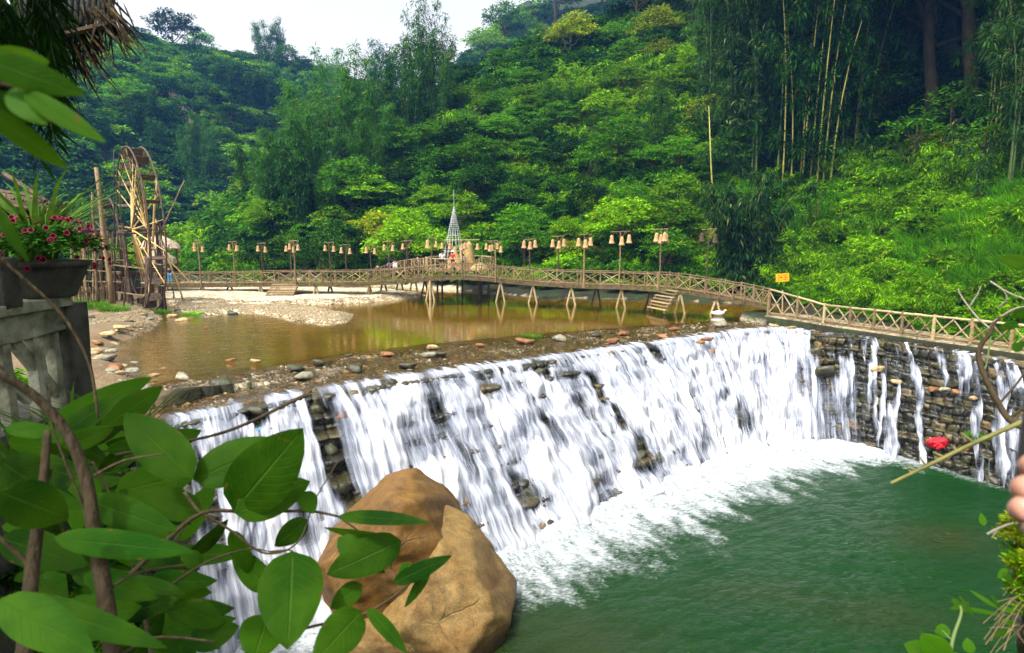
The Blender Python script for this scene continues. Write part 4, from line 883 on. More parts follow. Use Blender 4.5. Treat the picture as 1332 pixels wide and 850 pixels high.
for j in range(3):
    bm_, cm_ = bamboo_leaves('plumes', 150 + j, 12, 17, 4.6, 'leaf_bamboo', 520, .48, .10, 1.15, .35, .10, .8); cm_.materials.append(M['culm_green']); make_tree('bamboo', bm_, cm_, 12.0)
for j in range(2):
    bm_, cm_ = bamboo_leaves('plumes', 160 + j, 12, 20, 3.0, 'leaf_dark', 420, .6, .15, 1.15, .6, .02, .5); cm_.materials.append(M['culm_green']); make_tree('column', bm_, cm_, 12.0)
bm_, cm_ = bamboo_leaves('plumes', 170, 9, 24, 4.0, 'leaf_droop', 900, .48, .085, 1.5, 1.15, .02, 1.0, 1.0); cm_.materials.append(M['culm_green']); make_tree('droop', bm_, cm_, 8.6)
bm_, cm_ = bamboo_leaves('plumes', 171, 24, 11, 7.0, 'leaf_droop', 2100, .50, .11, 2.3, .35, .10, .9, .8); cm_.materials.append(M['culm_green']); make_tree('tall', bm_, cm_, 23.0)
bm_, cm_ = bamboo_leaves('plumes', 172, 24, 9, 8.0, 'leaf_dark', 2100, .50, .12, 2.3, .3, .14, .9, .8); cm_.materials.append(M['culm']); make_tree('tall', bm_, cm_, 23.0)
cm, C = crown('crown', 181, 5.2, 8.0, 90, 60, .40, .2, 'leaf_dark', .22, .3, .5, .4); make_tree('canopy', cm, trunk_mesh('trunk', 182, 12.0, .22, C * np.array([1, 1, 1]) , 'bark', 10, .03), 9.0)
cm, C = crown('crown', 183, 1.3, 2.6, 22, 16, .22, .11, 'leaf_mid', .3, .2, .9, .4); make_tree('sapling', cm, trunk_mesh('trunk', 184, 4.0, .05, C, 'bark', 8, .08), 4.0)
CATN = {'bright': 'broadleaf_tree', 'mid': 'broadleaf_tree', 'dark': 'broadleaf_tree', 'yellow': 'broadleaf_tree', 'bamboo': 'bamboo_clump', 'column': 'leafy_tree', 'droop': 'bamboo_clump', 'tall': 'giant_bamboo', 'canopy': 'forest_tree', 'sapling': 'sapling'}
DESC = {'bright': 'bright green bushy tree', 'mid': 'medium green bushy tree', 'dark': 'dark green bushy tree', 'yellow': 'yellow green leafy tree', 'bamboo': 'feathery bamboo clump', 'column': 'dark upright leafy tree', 'droop': 'drooping blue green bamboo',
        'tall': 'giant bamboo with pale culms', 'canopy': 'tall dark forest tree', 'sapling': 'slender pale sapling'}
PLACED = []
def plant(kind, p, h, var=0, label=None, group=None, wide=1.0):
    cm, tm, H = TREES[kind][var % len(TREES[kind])]; s = h / H
    o = thing(CATN[kind], p + np.array([0, 0, -.15 * s]), label, 'bamboo' if 'bamboo' in CATN[kind] else 'tree', group, random.uniform(0, 6.28)); o.scale = (s * wide, s * wide, s)
    f = link('foliage' if 'bamboo' in CATN[kind] else 'crown', cm, None, o); t = link('culms' if 'bamboo' in CATN[kind] else 'trunk', tm, None, o)
    PLACED.append((o, kind, proj(p + np.array([0, 0, h * .6])), p)); return o
def plant_px(kind, px, py, top, var=0, wide=1.0, far=False, label=None):
    p = hill_hit(px, py, far); q_ = py
    while p is None and q_ < py + 70: q_ += 2; p = hill_hit(px, q_, far)
    if p is None: return None
    d = math.hypot(p[0], p[1]); q = p.copy(); h = (py - top) / FP * d * (1.22 if kind in ('bamboo','column') else 1.05); return plant(kind, p, h, var, label, None, wide)
# bamboo on the spur and the skyline
for i, (px, py, top, k, w) in enumerate([(512, 178, 72, 'bamboo', .8), (545, 172, 66, 'bamboo', .9), (562, 165, 30, 'bamboo', .62), (530, 200, 92, 'bamboo', .9), (575, 185, 80, 'bamboo', .8), (447, 190, 88, 'bamboo', .9), (425, 205, 112, 'bamboo', .9), (405, 235, 128, 'bamboo', .9), (470, 230, 100, 'bamboo', .9),
    (445, 262, 135, 'bamboo', .9), (415, 285, 165, 'bamboo', .9), (388, 262, 150, 'bamboo', .8), (372, 292, 185, 'bamboo', .8), (385, 318, 205, 'column', .9), (400, 330, 240, 'column', .8), (480, 262, 170, 'bamboo', .9), (500, 240, 150, 'bamboo', .9), (352, 300, 200, 'bamboo', .7), (326, 285, 198, 'bamboo', .6), (460, 300, 200, 'mid', 1), (362, 325, 235, 'column', .8),
    (430, 318, 240, 'bamboo', .8), (523, 232, 160, 'mid', 1), (488, 205, 120, 'bamboo', .9), (498, 165, 84, 'bamboo', .7), (592, 140, 92, 'mid', 1), (612, 118, 66, 'dark', 1), (632, 90, 34, 'bright', 1), (655, 60, 4, 'mid', 1), (560, 205, 150, 'dark', 1)]): plant_px(k, px, py, top, i, w)
for i, (px, py, top, k, w) in enumerate([(228, 78, 18, 'dark', .95), (172, 66, 38, 'dark', 1.7), (190, 68, 46, 'mid', 1.5), (264, 78, 42, 'mid', 1.0), (343, 92, 44, 'bamboo', .9), (360, 92, 40, 'bamboo', .8), (374, 96, 60, 'mid', .9), (395, 92, 66, 'dark', 1.3), (415, 96, 74, 'dark', 1.3), (140, 75, 52, 'mid', 1.4), (436, 105, 78, 'mid', 1.2), (320, 90, 70, 'mid', 1.2),
    (272, 248, 165, 'bamboo', .55), (250, 250, 180, 'bamboo', .55), (258, 262, 195, 'bamboo', .8), (180, 200, 150, 'column', 1), (205, 215, 170, 'column', 1), (310, 150, 100, 'column', 1.2), (335, 160, 110, 'column', 1.3), (365, 165, 118, 'column', 1.2), (290, 130, 95, 'column', 1.2), (170, 160, 110, 'mid', 1.3), (210, 140, 100, 'dark', 1.3), (300, 175, 135, 'dark', 1.3), (345, 190, 148, 'dark', 1.3), (195, 180, 130, 'column', 1)]): plant_px(k, px, py, top, i, w, True)
# the great bamboo stand on the right and the canopy above it, dark leaved for the shade there
for i, (px, py, top, k, w) in enumerate([(1000, 250, -160, 'tall', .7), (1040, 270, -140, 'tall', .6), (960, 215, -110, 'tall', .7), (1085, 230, -150, 'tall', .6), (930, 150, -120, 'tall', .6), (1290, 215, -110, 'tall', .5), (1340, 250, -150, 'tall', .6),
    (1150, 150, -90, 'canopy', 1), (1210, 170, -80, 'canopy', 1), (1110, 140, -100, 'canopy', 1), (1260, 160, -100, 'canopy', 1), (1080, 120, -120, 'canopy', 1), (1320, 165, -80, 'canopy', 1), (1180, 105, -110, 'canopy', 1.1), (1240, 95, -120, 'canopy', 1.1), (1040, 95, -120, 'canopy', 1.1), (1000, 60, -140, 'canopy', 1.1), (1120, 60, -150, 'canopy', 1.1), (1300, 70, -150, 'canopy', 1.1)]): plant_px(k, px, py, top, i, w)
p = G(975, 384, .5); plant('droop', np.array([p[0] + .6, p[1] + 3.2, .9]), 11.6, 0, 'great drooping blue green bamboo standing at the right end of the wooden bridge')
for i, (px, py, top, k) in enumerate([(1180, 245, 150, 'sapling'), (1238, 208, 120, 'sapling'), (1140, 190, 90, 'sapling'), (1280, 250, 165, 'sapling'), (1105, 215, 120, 'sapling'), (1050, 330, 240, 'sapling'), (853, 82, 10, 'yellow'), (742, 95, 20, 'yellow')]): plant_px(k, px, py, top, i)
# scattered trees over the near slope
rt = np.random.RandomState(77); cnt = 0; pts_ = []
while cnt < 120:
    px = rt.uniform(330, 1010); py = rt.uniform(20, 372); edge = np.interp(px, [330, 420, 500, 590, 640], [320, 250, 190, 125, 30])
    if py < edge + 12 or (px > 880 and py < 190 and rt.rand() < .5): continue
    p = hill_hit(px, py)
    if p is None or any(math.hypot(p[0] - q[0], p[1] - q[1]) < 3.0 for q in pts_): continue
    if px > 545 and px < 650 and py > 335: continue
    pts_.append(p); t = fbm(np.array([p[0] / 11]), np.array([(p[1] + p[2]) / 14]), 201, 3)[0]
    k = 'bright' if t > .56 else ('mid' if t > .47 else 'dark')
    if rt.rand() < .05: k = 'yellow'
    if rt.rand() < .10: k = 'mid'
    if rt.rand() < .07 and py < 250: k = 'bamboo'
    plant(k, p, rt.uniform(4.2, 8.5) if k != 'bamboo' else rt.uniform(7, 11), int(rt.randint(9)), None, None, rt.uniform(.95, 1.3)); cnt += 1
# upper skyline beyond the frame's top
for px in range(720, 1330, 60): plant_px(['mid', 'bright', 'dark'][px // 60 % 3], px + rt.uniform(-12, 12), 30 + rt.uniform(-8, 25), -60, px // 7)
LAMP_X = [247, 263, 308, 326, 364, 386, 421, 442, 475, 499, 523, 554, 572, 602, 635, 645, 681, 717, 760, 806, 858, 916]
ORD = ['first', 'second', 'third', 'fourth', 'fifth', 'sixth', 'seventh', 'eighth', 'ninth', 'tenth', 'eleventh', 'twelfth', 'thirteenth', 'fourteenth', 'fifteenth', 'sixteenth', 'seventeenth', 'eighteenth', 'nineteenth', 'twentieth', 'twenty first', 'last']
def band(py): return 'at the foot of the slope' if py > 310 else 'low on the slope' if py > 255 else 'halfway up' if py > 190 else 'on the upper slope' if py > 110 else 'near the top edge'
groups = {}
for o, k, (px, py), p in PLACED:
    if 'label' in o and o['label']: continue
    if p[1] > 125 and px < 450 and math.hypot(p[0], p[1]) > 150: key = DESC[k] + (' on the far skyline' if py < 72 else ' on the far hill')
    elif px > 1020: key = DESC[k] + ' on the dark wooded slope ' + ('top right' if py < 140 else 'above the open grassy bank')
    else:
        j = int(np.argmin([abs(px - q) for q in LAMP_X])); key = '%s %s above the %s bell lamp' % (DESC[k], band(py), ORD[j])
        if abs(px - LAMP_X[j]) > 45: key = '%s %s beyond the last bell lamp' % (DESC[k], band(py))
    groups.setdefault(key, []).append((px, o))
for key, L in groups.items():
    L.sort(key=lambda t: t[0]); n = len(L)
    for i, (px, o) in enumerate(L):
        if n == 1: o['label'] = key
        else: o['label'] = '%s, %s' % (key, 'leftmost' if i == 0 else 'rightmost' if i == n - 1 else ORD[i] + ' from left')
        o['label'] = o['label'] if len(o['label'].split()) <= 16 else o['label'].replace(' bell lamp', ' lamp'); o['group'] = 'trees on the hillsides'
# the single yellow culm
b = hill_hit(930, 352); mb = MB(); t_ = A(922, 138, b[1] - 1.0); mb.tube([b, b * .66 + t_ * .34 + [.1, 0, 0], b * .33 + t_ * .67, t_], [.085, .085, .07, .03], 8)
for f in np.linspace(.05, .95, 22): q = b * (1 - f) + t_ * f; mb.lathe([(.085, -.02), (.10, 0), (.085, .02)], q + np.array([.02, 0, 0]), 8)
tag(mb.build('bamboo_culm', M['culm'], smooth=True), 'single tall bare yellow bamboo culm behind the last bell lamp', 'bamboo')
# rock scar on the far hill
def scar(path, w, label, seed):
    pts = [hill_hit(px, py, True) for px, py in path]; pts = [q for q in pts if q is not None]; rs = np.random.RandomState(seed); nu, nv = 60, 16
    P_ = resample(np.array(pts), np.linspace(0, 1, nu)) if True else None
    V = []
    for i in range(nu):
        for j in range(nv):
            s = (j / (nv - 1) - .5) * 2; ww = w * (.5 + .8 * float(fbm(np.array([i * .15]), np.array([seed]), 3))) * math.sin(PI * min(1, (i + 3) / (nu + 5))) ** .5
            q = P_[i] + np.array([s * ww, 0, 0]); zz = float(terrain(q[0], q[1], False)); dpt = (1 - s * s) * 5.5 + (rs.rand() - .5) * 1.3
            V.append((q[0], q[1] - dpt, max(q[2], zz - .5) + dpt * .35 - (.0 if abs(s) < .99 else 2)))
    me = np_mesh('rock_scar', V, grid_faces(nu, nv)); o = link('rock_scar', me, M['cliff']); tag(o, label, 'cliff')
scar([(228, 98), (231, 118), (234, 138)], 1.2, 'thin pale rock strip in the forest above the wider cliff scar', 4)
scar([(236, 134), (243, 150), (254, 166), (264, 178)], 4.2, 'bare brownish cliff scar in the forest of the far hill', 5)
# the air: blue haze
zmax = 152
mb = MB(); mb.box((-51, 205, (zmax - 14) / 2), (730, 545, zmax + 14)); m, nt, out = new_mat('haze'); N = NT(nt)
pv = N.n('ShaderNodeVolumePrincipled'); pv.inputs['Color'].default_value = (.16, .44, 1.0, 1); pv.inputs['Density'].default_value = .00028; pv.inputs['Anisotropy'].default_value = 0
N.l(pv.outputs[0], out.inputs['Volume']); o = mb.build('haze', m); tag(o, kind='stuff')
# ================================================================== wooden bridge
def unit(v): v = np.asarray(v, float); return v / (np.linalg.norm(v) + 1e-9)
BR = [(200, 384.5, 374), (265, 385, 374), (325, 387, 373.5), (385, 389, 373), (430, 389.5, 373), (480, 390, 372.5), (525, 390.5, 369), (555, 391, 366), (590, 392, 363.5), (630, 393, 366), (660, 393.5, 369), (690, 394.5, 372), (743, 397, 374.5), (808, 401, 377), (850, 405, 379), (883, 407.5, 382), (934, 410, 390), (975, 412.5, 398), (1000, 414, 404)]
def deck_pt(px, pw, pd): y = G(px, pw, 0)[1]; return A(px, pd, y)
BP = np.array([deck_pt(*b) for b in BR]); BPX = np.array([b[0] for b in BR], float)
tq = np.linspace(0, 1, 240); BPs = resample(BP, tq)
def smooth1(a, k): ker = np.hanning(k); ker /= ker.sum(); return np.stack([np.convolve(np.pad(a[:, j], k // 2, mode='edge'), ker, 'same')[k // 2:-(k // 2)] for j in range(a.shape[1])], 1)
BPs = smooth1(BPs, 13); bpx = np.array([proj(p)[0] for p in BPs])
def bridge_at(px, side=0.0):                                # side 0 near edge, 1.8 far edge
    i = np.clip(np.searchsorted(bpx, px), 1, len(bpx) - 1); f = np.clip((px - bpx[i - 1]) / (bpx[i] - bpx[i - 1]), 0, 1); p = BPs[i - 1] * (1 - f) + BPs[i] * f
    d = unit((BPs[min(i + 3, 239)] - BPs[max(i - 4, 0)]) * [1, 1, 0]); nn = np.array([-d[1], d[0], 0]); return p + nn * side, d
bo = thing('wooden_bridge', (BP[8][0], BP[8][1], 0), 'long rustic wooden footbridge with crossed pole railings over the quiet pool', 'bridge'); B0 = np.array([BP[8][0], BP[8][1], 0])
def part(mb, name, mat, par=bo, off=B0, smooth=False):
    me = mb.mesh(name, smooth); o = link(name, me, M[mat], par)
    if off is not None: me.transform(Matrix.Translation(tuple(-np.asarray(off)))) 
    return o
DK = .28; WD = 1.9
def offset(i, s): d = unit((BPs[min(i + 2, 239)] - BPs[max(i - 2, 0)]) * [1, 1, 0]); return BPs[i] + np.array([-d[1], d[0], 0]) * s
# side beams: rough logs, mossy
for s, nm in ((-.02, 'beam'), (WD, 'beam')):
    mb = MB(); step = 12
    for i in range(0, 239, step):
        a = offset(i, s) + [0, 0, .14]; b = offset(min(i + step, 239), s) + [0, 0, .14]; d = unit(b - a); mb.plank(a - d * .1, b + d * .12, random.uniform(.13, .18), random.uniform(.24, .32))
    part(mb, 'beam', 'wood_moss')
mb = MB()
for i in range(0, 239, 1):
    a = (offset(i, .06) + offset(i + 1, .06)) / 2 + [0, 0, DK + random.uniform(0, .02)]; b = (offset(i, WD - .06) + offset(i + 1, WD - .06)) / 2 + [0, 0, DK + random.uniform(0, .02)]
    mb.plank(a, b, np.linalg.norm(BPs[i + 1] - BPs[i]) * .94, .05)
part(mb, 'deck', 'wood')
RH = 1.05
def rail_side(s, n_posts, mat_post):
    ids = np.linspace(0, 239, n_posts).astype(int)
    mb = MB()
    for a_, b_ in zip(range(0, 239, 10), range(10, 249, 10)):
        b_ = min(b_, 239); mb.pole(offset(a_, s) + [0, 0, DK + RH + random.uniform(-.02, .02)], offset(b_, s) + [0, 0, DK + RH + random.uniform(-.02, .02)], .052, 6, .045, .015)
    part(mb, 'handrail', 'wood')
    mb = MB()
    for a_ in range(0, 239, 10):
        b_ = min(a_ + 10, 239); mb.pole(offset(a_, s) + [0, 0, DK + .10], offset(b_, s) + [0, 0, DK + .10], .035, 5, .03, .01)
    part(mb, 'lower_rail', 'wood_moss')
    for i in ids:
        p = offset(i, s); mb = MB(); mb.pole(p + [0, 0, DK - .2], p + [random.uniform(-.03, .03), 0, DK + RH + .10], .065, 7, .055, .01); part(mb, 'railing_post', mat_post)
    for k in range(len(ids) - 1):
        i0, i1 = ids[k], ids[k + 1]; mb = MB(); nX = 1
        for q in range(nX):
            u0 = i0 + (i1 - i0) * q / nX; u1 = i0 + (i1 - i0) * (q + 1) / nX; a = offset(int(u0), s); b = offset(int(u1), s)
            mb.pole(a + [0, -.02, DK + .08], b + [0, -.02, DK + RH - .04], .03, 5, .028, .02); mb.pole(a + [0, .03, DK + RH - .04], b + [0, .03, DK + .08], .03, 5, .028, .02)
        part(mb, 'cross_brace', 'wood' if k % 3 else 'wood_pale')
rail_side(-.02, 48, 'wood'); rail_side(WD, 40, 'wood')
# vines and weeds clinging to the railing: part of the bridge
rsb = np.random.RandomState(3); n = 5200; ii = rsb.randint(0, 238, n); sdd = np.where(rsb.rand(n) < .6, -.04, WD); dens = (fbm(ii / 9.0, ii * 0, 5) > .45); P = np.array([offset(i, s) for i, s in zip(ii, sdd)]); P[:, 2] += DK + rsb.rand(n) ** 1.8 * .7 - .05; P += rdir(n, rsb) * .10
P = P[dens]; n = len(P); V, F = leaf_quads(P - B0, rdir(n, rsb) - [0, 0, .3], rdir(n, rsb), rsb.uniform(.08, .2, n), rsb.uniform(.04, .08, n)); me = np_mesh('climbing_weeds', V, F); o = link('climbing_weeds', me, M['leaf_yellow'], bo); o['kind'] = 'stuff'
# trestle legs
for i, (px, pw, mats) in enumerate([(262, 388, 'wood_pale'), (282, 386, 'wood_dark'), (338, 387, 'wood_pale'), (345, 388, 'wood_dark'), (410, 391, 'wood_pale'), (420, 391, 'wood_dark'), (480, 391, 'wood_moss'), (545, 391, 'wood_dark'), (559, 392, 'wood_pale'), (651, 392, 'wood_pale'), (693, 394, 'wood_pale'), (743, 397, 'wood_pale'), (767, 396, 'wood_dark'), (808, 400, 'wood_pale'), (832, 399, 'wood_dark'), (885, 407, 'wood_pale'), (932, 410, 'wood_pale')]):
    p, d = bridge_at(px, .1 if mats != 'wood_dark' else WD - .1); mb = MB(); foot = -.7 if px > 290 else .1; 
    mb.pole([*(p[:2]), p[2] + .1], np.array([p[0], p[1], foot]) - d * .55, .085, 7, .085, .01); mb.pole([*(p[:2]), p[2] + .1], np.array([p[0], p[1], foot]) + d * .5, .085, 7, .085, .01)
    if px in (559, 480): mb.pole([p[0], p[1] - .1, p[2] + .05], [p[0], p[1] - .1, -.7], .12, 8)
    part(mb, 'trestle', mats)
# wooden stairs leaning on the bridge
def steps(px0, px1, lab, n_tr, top_px, bot_px, bot_py, w):
    a, d = bridge_at(top_px, -.1); a = a + [0, 0, .15]; b = G(bot_px, bot_py, .12); dv = b - a
    t = thing('wooden_steps', (b[0], b[1], b[2]), lab, 'steps'); sd = unit(np.cross(dv, [0, 0, 1]))
    for s in (-1, 1): mb = MB(); mb.plank(a + sd * s * w / 2, b + sd * s * w / 2, .07, .2); part(mb, 'stringer', 'wood', t, b)
    for k in range(n_tr):
        c = a + dv * (k + .4) / n_tr + [0, 0, .12]; mb = MB(); mb.plank(c - sd * (w / 2 + .1), c + sd * (w / 2 + .1), .26, .06); part(mb, 'tread', 'wood' if k % 2 else 'wood_pale', t, b)
steps(0, 0, 'wooden steps with gaps leading down from the bridge to the water on the right', 7, 871, 853, 406, 2.0)
steps(0, 0, 'plank ramp of close boards sloping from the bridge to the gravel bar', 13, 373, 360, 392, 2.2)

# ================================================================== bell lamps
def bell_mesh(h=.62):
    mb = MB(); mb.lathe([(.001, 1.0), (.10, .98), (.17, .90), (.20, .78), (.22, .55), (.26, .32), (.31, .14), (.40, .0), (.37, .01), (.28, .16), (.2, .5), (.15, .8), (.001, .85)], n=14)
    me = mb.mesh('bell', True); me.transform(Matrix.Scale(h, 4)); me.materials.append(M['basket']); return me
BELL = bell_mesh()
LM = [(247, 317, 1, 2), (263, 313, 0, 1), (308, 315, 0, 2), (326, 317, 1, 2), (364, 317, 1, 2), (386, 314, 0, 2), (421, 316, 1, 2), (442, 319, 1, 2), (475, 319, 1, 2), (499, 315, 1, 2), (523, 314, 1, 1), (554, 310, 1, 2), (572, 313, 1, 2), (602, 313, 0, 4), (635, 314, 1, 3), (645, 316, 0, 2), (681, 312, 1, 3), (717, 308, 1, 3), (760, 306, 0, 3), (806, 302, 0, 3), (858, 299, 0, 4), (916, 299, 1, 2)]
LL = ['leftmost pole with one basket bell beside the thatched hut', 'bare topped pole left over the bridge, second from the left', 'third basket bell pole from the left, standing over the gravel bar', 'fourth basket bell pole from the left, its post slightly bent', 'fifth basket bell pole from the left, beside the plank ramp', 'pole with two pale clear bells right over the plank ramp', 'seventh basket bell pole from the left, over the end of the gravel bar', 'eighth basket bell pole from the left, above open brown water', 'ninth basket bell pole from the left, above open brown water', 'tenth basket bell pole from the left, just before the sitting people',
      'pole with a single dark bell beside the people sitting on the ramp', 'pole with one big bright bell at the left corner of the platform', 'pole with two bells left of the woman in the white conical hat', 'wide pole with four bells in front of the straw figure and cone tower', 'pole with three bells at the right end of the platform railing', 'pole with two bells just right of the platform', 'pole with three clustered bells right of the two bell pole', 'pole with three bells stepping upward, fifth from the right', 'pole with three bells and a thick post, fourth from the right', 'pole with three wide spaced bells, third from the right',
      'pole with four clustered bells above the wooden steps', 'rightmost pole with dark brown bells at the bent part of the bridge']
for i, (px, top, farside, nb) in enumerate(LM):
    p, d = bridge_at(px, WD if farside else -.12); t_ = A(px, top, p[1]); hh = t_[2] - p[2]; tp = np.array([p[0], p[1], p[2] + hh])
    t = thing('bell_lamp_post', p, LL[i], 'lamp post', 'bell lamp poles along the bridge')
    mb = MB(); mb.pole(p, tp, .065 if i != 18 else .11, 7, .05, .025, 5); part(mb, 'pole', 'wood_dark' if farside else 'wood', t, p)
    half = .46 if i < 13 else .55 if i not in (13, 19) else (1.6 if i == 13 else .8); 
    kx = half / .9 * .92
    mb = MB(); mb.pole(tp - d * half, tp + d * half + [0, 0, .06], .035, 6); 
    if nb > 2: mb.pole(tp + [-.2, -.7, -.05], tp + [.2, .6, .02], .03, 6)
    mb.pole(tp - [0, 0, .5], tp + d * .5, .025, 5)
    part(mb, 'crossbar', 'wood_pale' if i in (5, 13) else 'wood', t, p)
    offs = {1: [(-.8, 0)], 2: [(-.85, 0), (.85, 0)], 3: [(-.9, 0), (.05, -.45), (.9, 0)], 4: [(-.65, 0), (-.2, -.5), (.25, -.6), (.75, 0)] if i != 13 else [(-1.1, 0), (.0, -.3), (.3, -.4), (1.4, 0)]}[nb]
    for q, (u, w) in enumerate(offs):
        bp_ = tp + d * u * (kx if i != 13 else 1) + np.array([0, w, 0]); drop = (.70, .78, .66, .74)[q % 4] * (1.25 if (i == 11 and q == 0) or i >= 17 else 1.0); o = link('bell', BELL, None, t)
        sc_ = (1.25 if (i == 11 and q == 0) else 1.12 if i >= 16 else .9); o.scale = (sc_,) * 3; o.location = tuple(bp_ - p - np.array([0, 0, drop + .06]))
        if i == 21: o.data = BELL.copy(); o.data.materials[0] = M['wood_dark']; o['label'] = 'dark brown bell'

# ================================================================== fence and edge of the right path
FP_ = [(999, 410, 376), (1036, 415, 386), (1071, 420.5, 396), (1105, 425.5, 400), (1136, 430, 403), (1172, 435, 407), (1213, 441, 411), (1262, 447.5, 416), (1314, 455, 421), (1375, 464, 428), (1440, 474, 436)]
FB = np.array([G(p[0], p[1], .50) for p in FP_]); fo = thing('path_fence', FB[4], 'rustic crossed pole fence along the concrete path above the wet wall on the right', 'fence')
FHT = [A(p[0], p[2], b[1])[2] for p, b in zip(FP_, FB)]
for i, b in enumerate(FB): mb = MB(); mb.pole(b - [0, 0, .15], [b[0], b[1], FHT[i] + .06], .10, 9, .085, .012); part(mb, 'post', 'wood_pale' if i in (2, 6) else 'wood', fo, FB[4])
for i in range(len(FB) - 1):
    a, b = FB[i], FB[i + 1]; mb = MB(); mb.pole([a[0], a[1], FHT[i] - .04], [b[0], b[1], FHT[i + 1] - .04], .07, 8, .06, .012); part(mb, 'top_rail', 'wood_pale', fo, FB[4])
    mb = MB(); mb.pole(a + [0, 0, .14], b + [0, 0, .14], .065, 8, .06, .01); part(mb, 'bottom_rail', 'wood', fo, FB[4])
    mb = MB(); n = 2 if i > 0 else 2
    for q in range(n):
        u0 = a + (b - a) * q / n; u1 = a + (b - a) * (q + 1) / n; h0 = FHT[i] + (FHT[i + 1] - FHT[i]) * q / n - .1; h1 = FHT[i] + (FHT[i + 1] - FHT[i]) * (q + 1) / n - .1
        mb.pole([u0[0], u0[1] - .05, .66], [u1[0], u1[1] - .05, h1], .042, 6, .04, .02); mb.pole([u0[0], u0[1] + .03, h0], [u1[0], u1[1] + .03, .66], .042, 6, .04, .02)
    part(mb, 'cross_brace', 'wood' if i % 2 else 'wood_pale', fo, FB[4])
# concrete and pebble edge of the path
fs = resample(FB, np.linspace(0, 1, 160)); dd_ = np.gradient(fs, axis=0); dd_ /= np.linalg.norm(dd_, axis=1)[:, None]; nr = np.stack([dd_[:, 1], -dd_[:, 0], 0 * dd_[:, 0]], 1)      # river side (left of walking away... towards the pool)
if np.dot(nr[80][:2], np.array([17.0, 31.0]) - fs[80][:2]) < 0: nr = -nr
prof = [(-2.4, .47), (-.05, .50), (.30, .49), (.36, .44), (.42, .18), (.50, .10), (.95, .06), (1.6, -.2)]
V = []
for i in range(160):
    for k, (o_, z_) in enumerate(prof):
        q = fs[i] + nr[i] * o_; j = (fbm(np.array([q[0] * 2.5]), np.array([q[1] * 2.5 + k]), 5)[0] - .5); V.append((q[0] + j * .12, q[1] + j * .12, z_ + j * .05))
me = np_mesh('path', V, grid_faces(160, len(prof)), smooth=False); m, nt, out = new_mat('pebble_concrete'); N = NT(nt); v = N.pos()
vor = N.n('ShaderNodeTexVoronoi'); vor.inputs['Scale'].default_value = 6; N.l(v, vor.inputs['Vector']); sp = N.n('ShaderNodeSeparateColor'); N.l(vor.outputs['Color'], sp.inputs[0])
c = N.ramp(sp.outputs[0], [(0, (.06, .045, .025)), (.5, (.17, .135, .08)), (1, (.30, .25, .16))]); c = N.mix(N.ramp(N.noise(v, .8, 5), [(.4, 0), (.7, .8)]), c, (.32, .25, .15)); c = N.mix(N.ramp(N.noise(v, 1.7, 5), [(.52, 0), (.64, .7)]), c, (.05, .075, .012))
p_ = N.bsdf(c, .9, N.bump(N.math('ADD', N.math('MULTIPLY', vor.outputs['Distance'], -1), N.noise(v, 8, 4)), .7, .05), .2); N.l(p_.outputs[0], out.inputs[0]); pcmat = m
tag(link('path', me, m), kind='structure')
# yellow sign at the end of the bridge
sb = G(1018, 408, .5); tp = A(1018, 378, sb[1]); sg = thing('warning_sign', sb, 'small yellow warning sign with dark red writing on a thin post at the bridge end', 'sign'); mb = MB(); mb.pole(sb - [0, 0, .3], tp, .05, 8); part(mb, 'post', 'wood_pale', sg, sb)
q0 = A(1008.2, 367, sb[1]); q1 = A(1025.5, 365, sb[1]); c_ = (q0 + q1) / 2; c_[2] = A(1017, 361.2, sb[1])[2]; wS = np.linalg.norm((q1 - q0)[:2]); hS = A(1017, 356, sb[1])[2] - A(1017, 366.5, sb[1])[2]; Rt = np.array(Matrix.Rotation(-.07, 3, 'Y'))
mb = MB(); mb.box(c_ + [0, -.07, 0], (wS, .03, hS), R=Rt); bd = part(mb, 'board', 'yellow', sg, sb)
for k, (txt, sz) in enumerate([('KHU VỰC', .155), ('NƯỚC SÂU', .165), ('NGUY HIỂM', .15)]):
    cu = bpy.data.curves.new('txt', 'FONT'); cu.body = txt; cu.size = sz * hS / .58; cu.align_x = 'CENTER'; cu.align_y = 'CENTER'; cu.extrude = .002; to = bpy.data.objects.new('txt', cu); COL.objects.link(to); bpy.context.view_layer.update()
    me = bpy.data.meshes.new_from_object(to.evaluated_get(bpy.context.evaluated_depsgraph_get())); bpy.data.objects.remove(to)
    me.transform(Matrix.Rotation(PI / 2, 4, 'X')); me.transform(Matrix.Rotation(-.07, 4, 'Y')); o = link('lettering', me, M['ink'], bd); o.location = tuple(c_ - sb + np.array([0, -.090, hS * (.28 - .28 * k)])); 

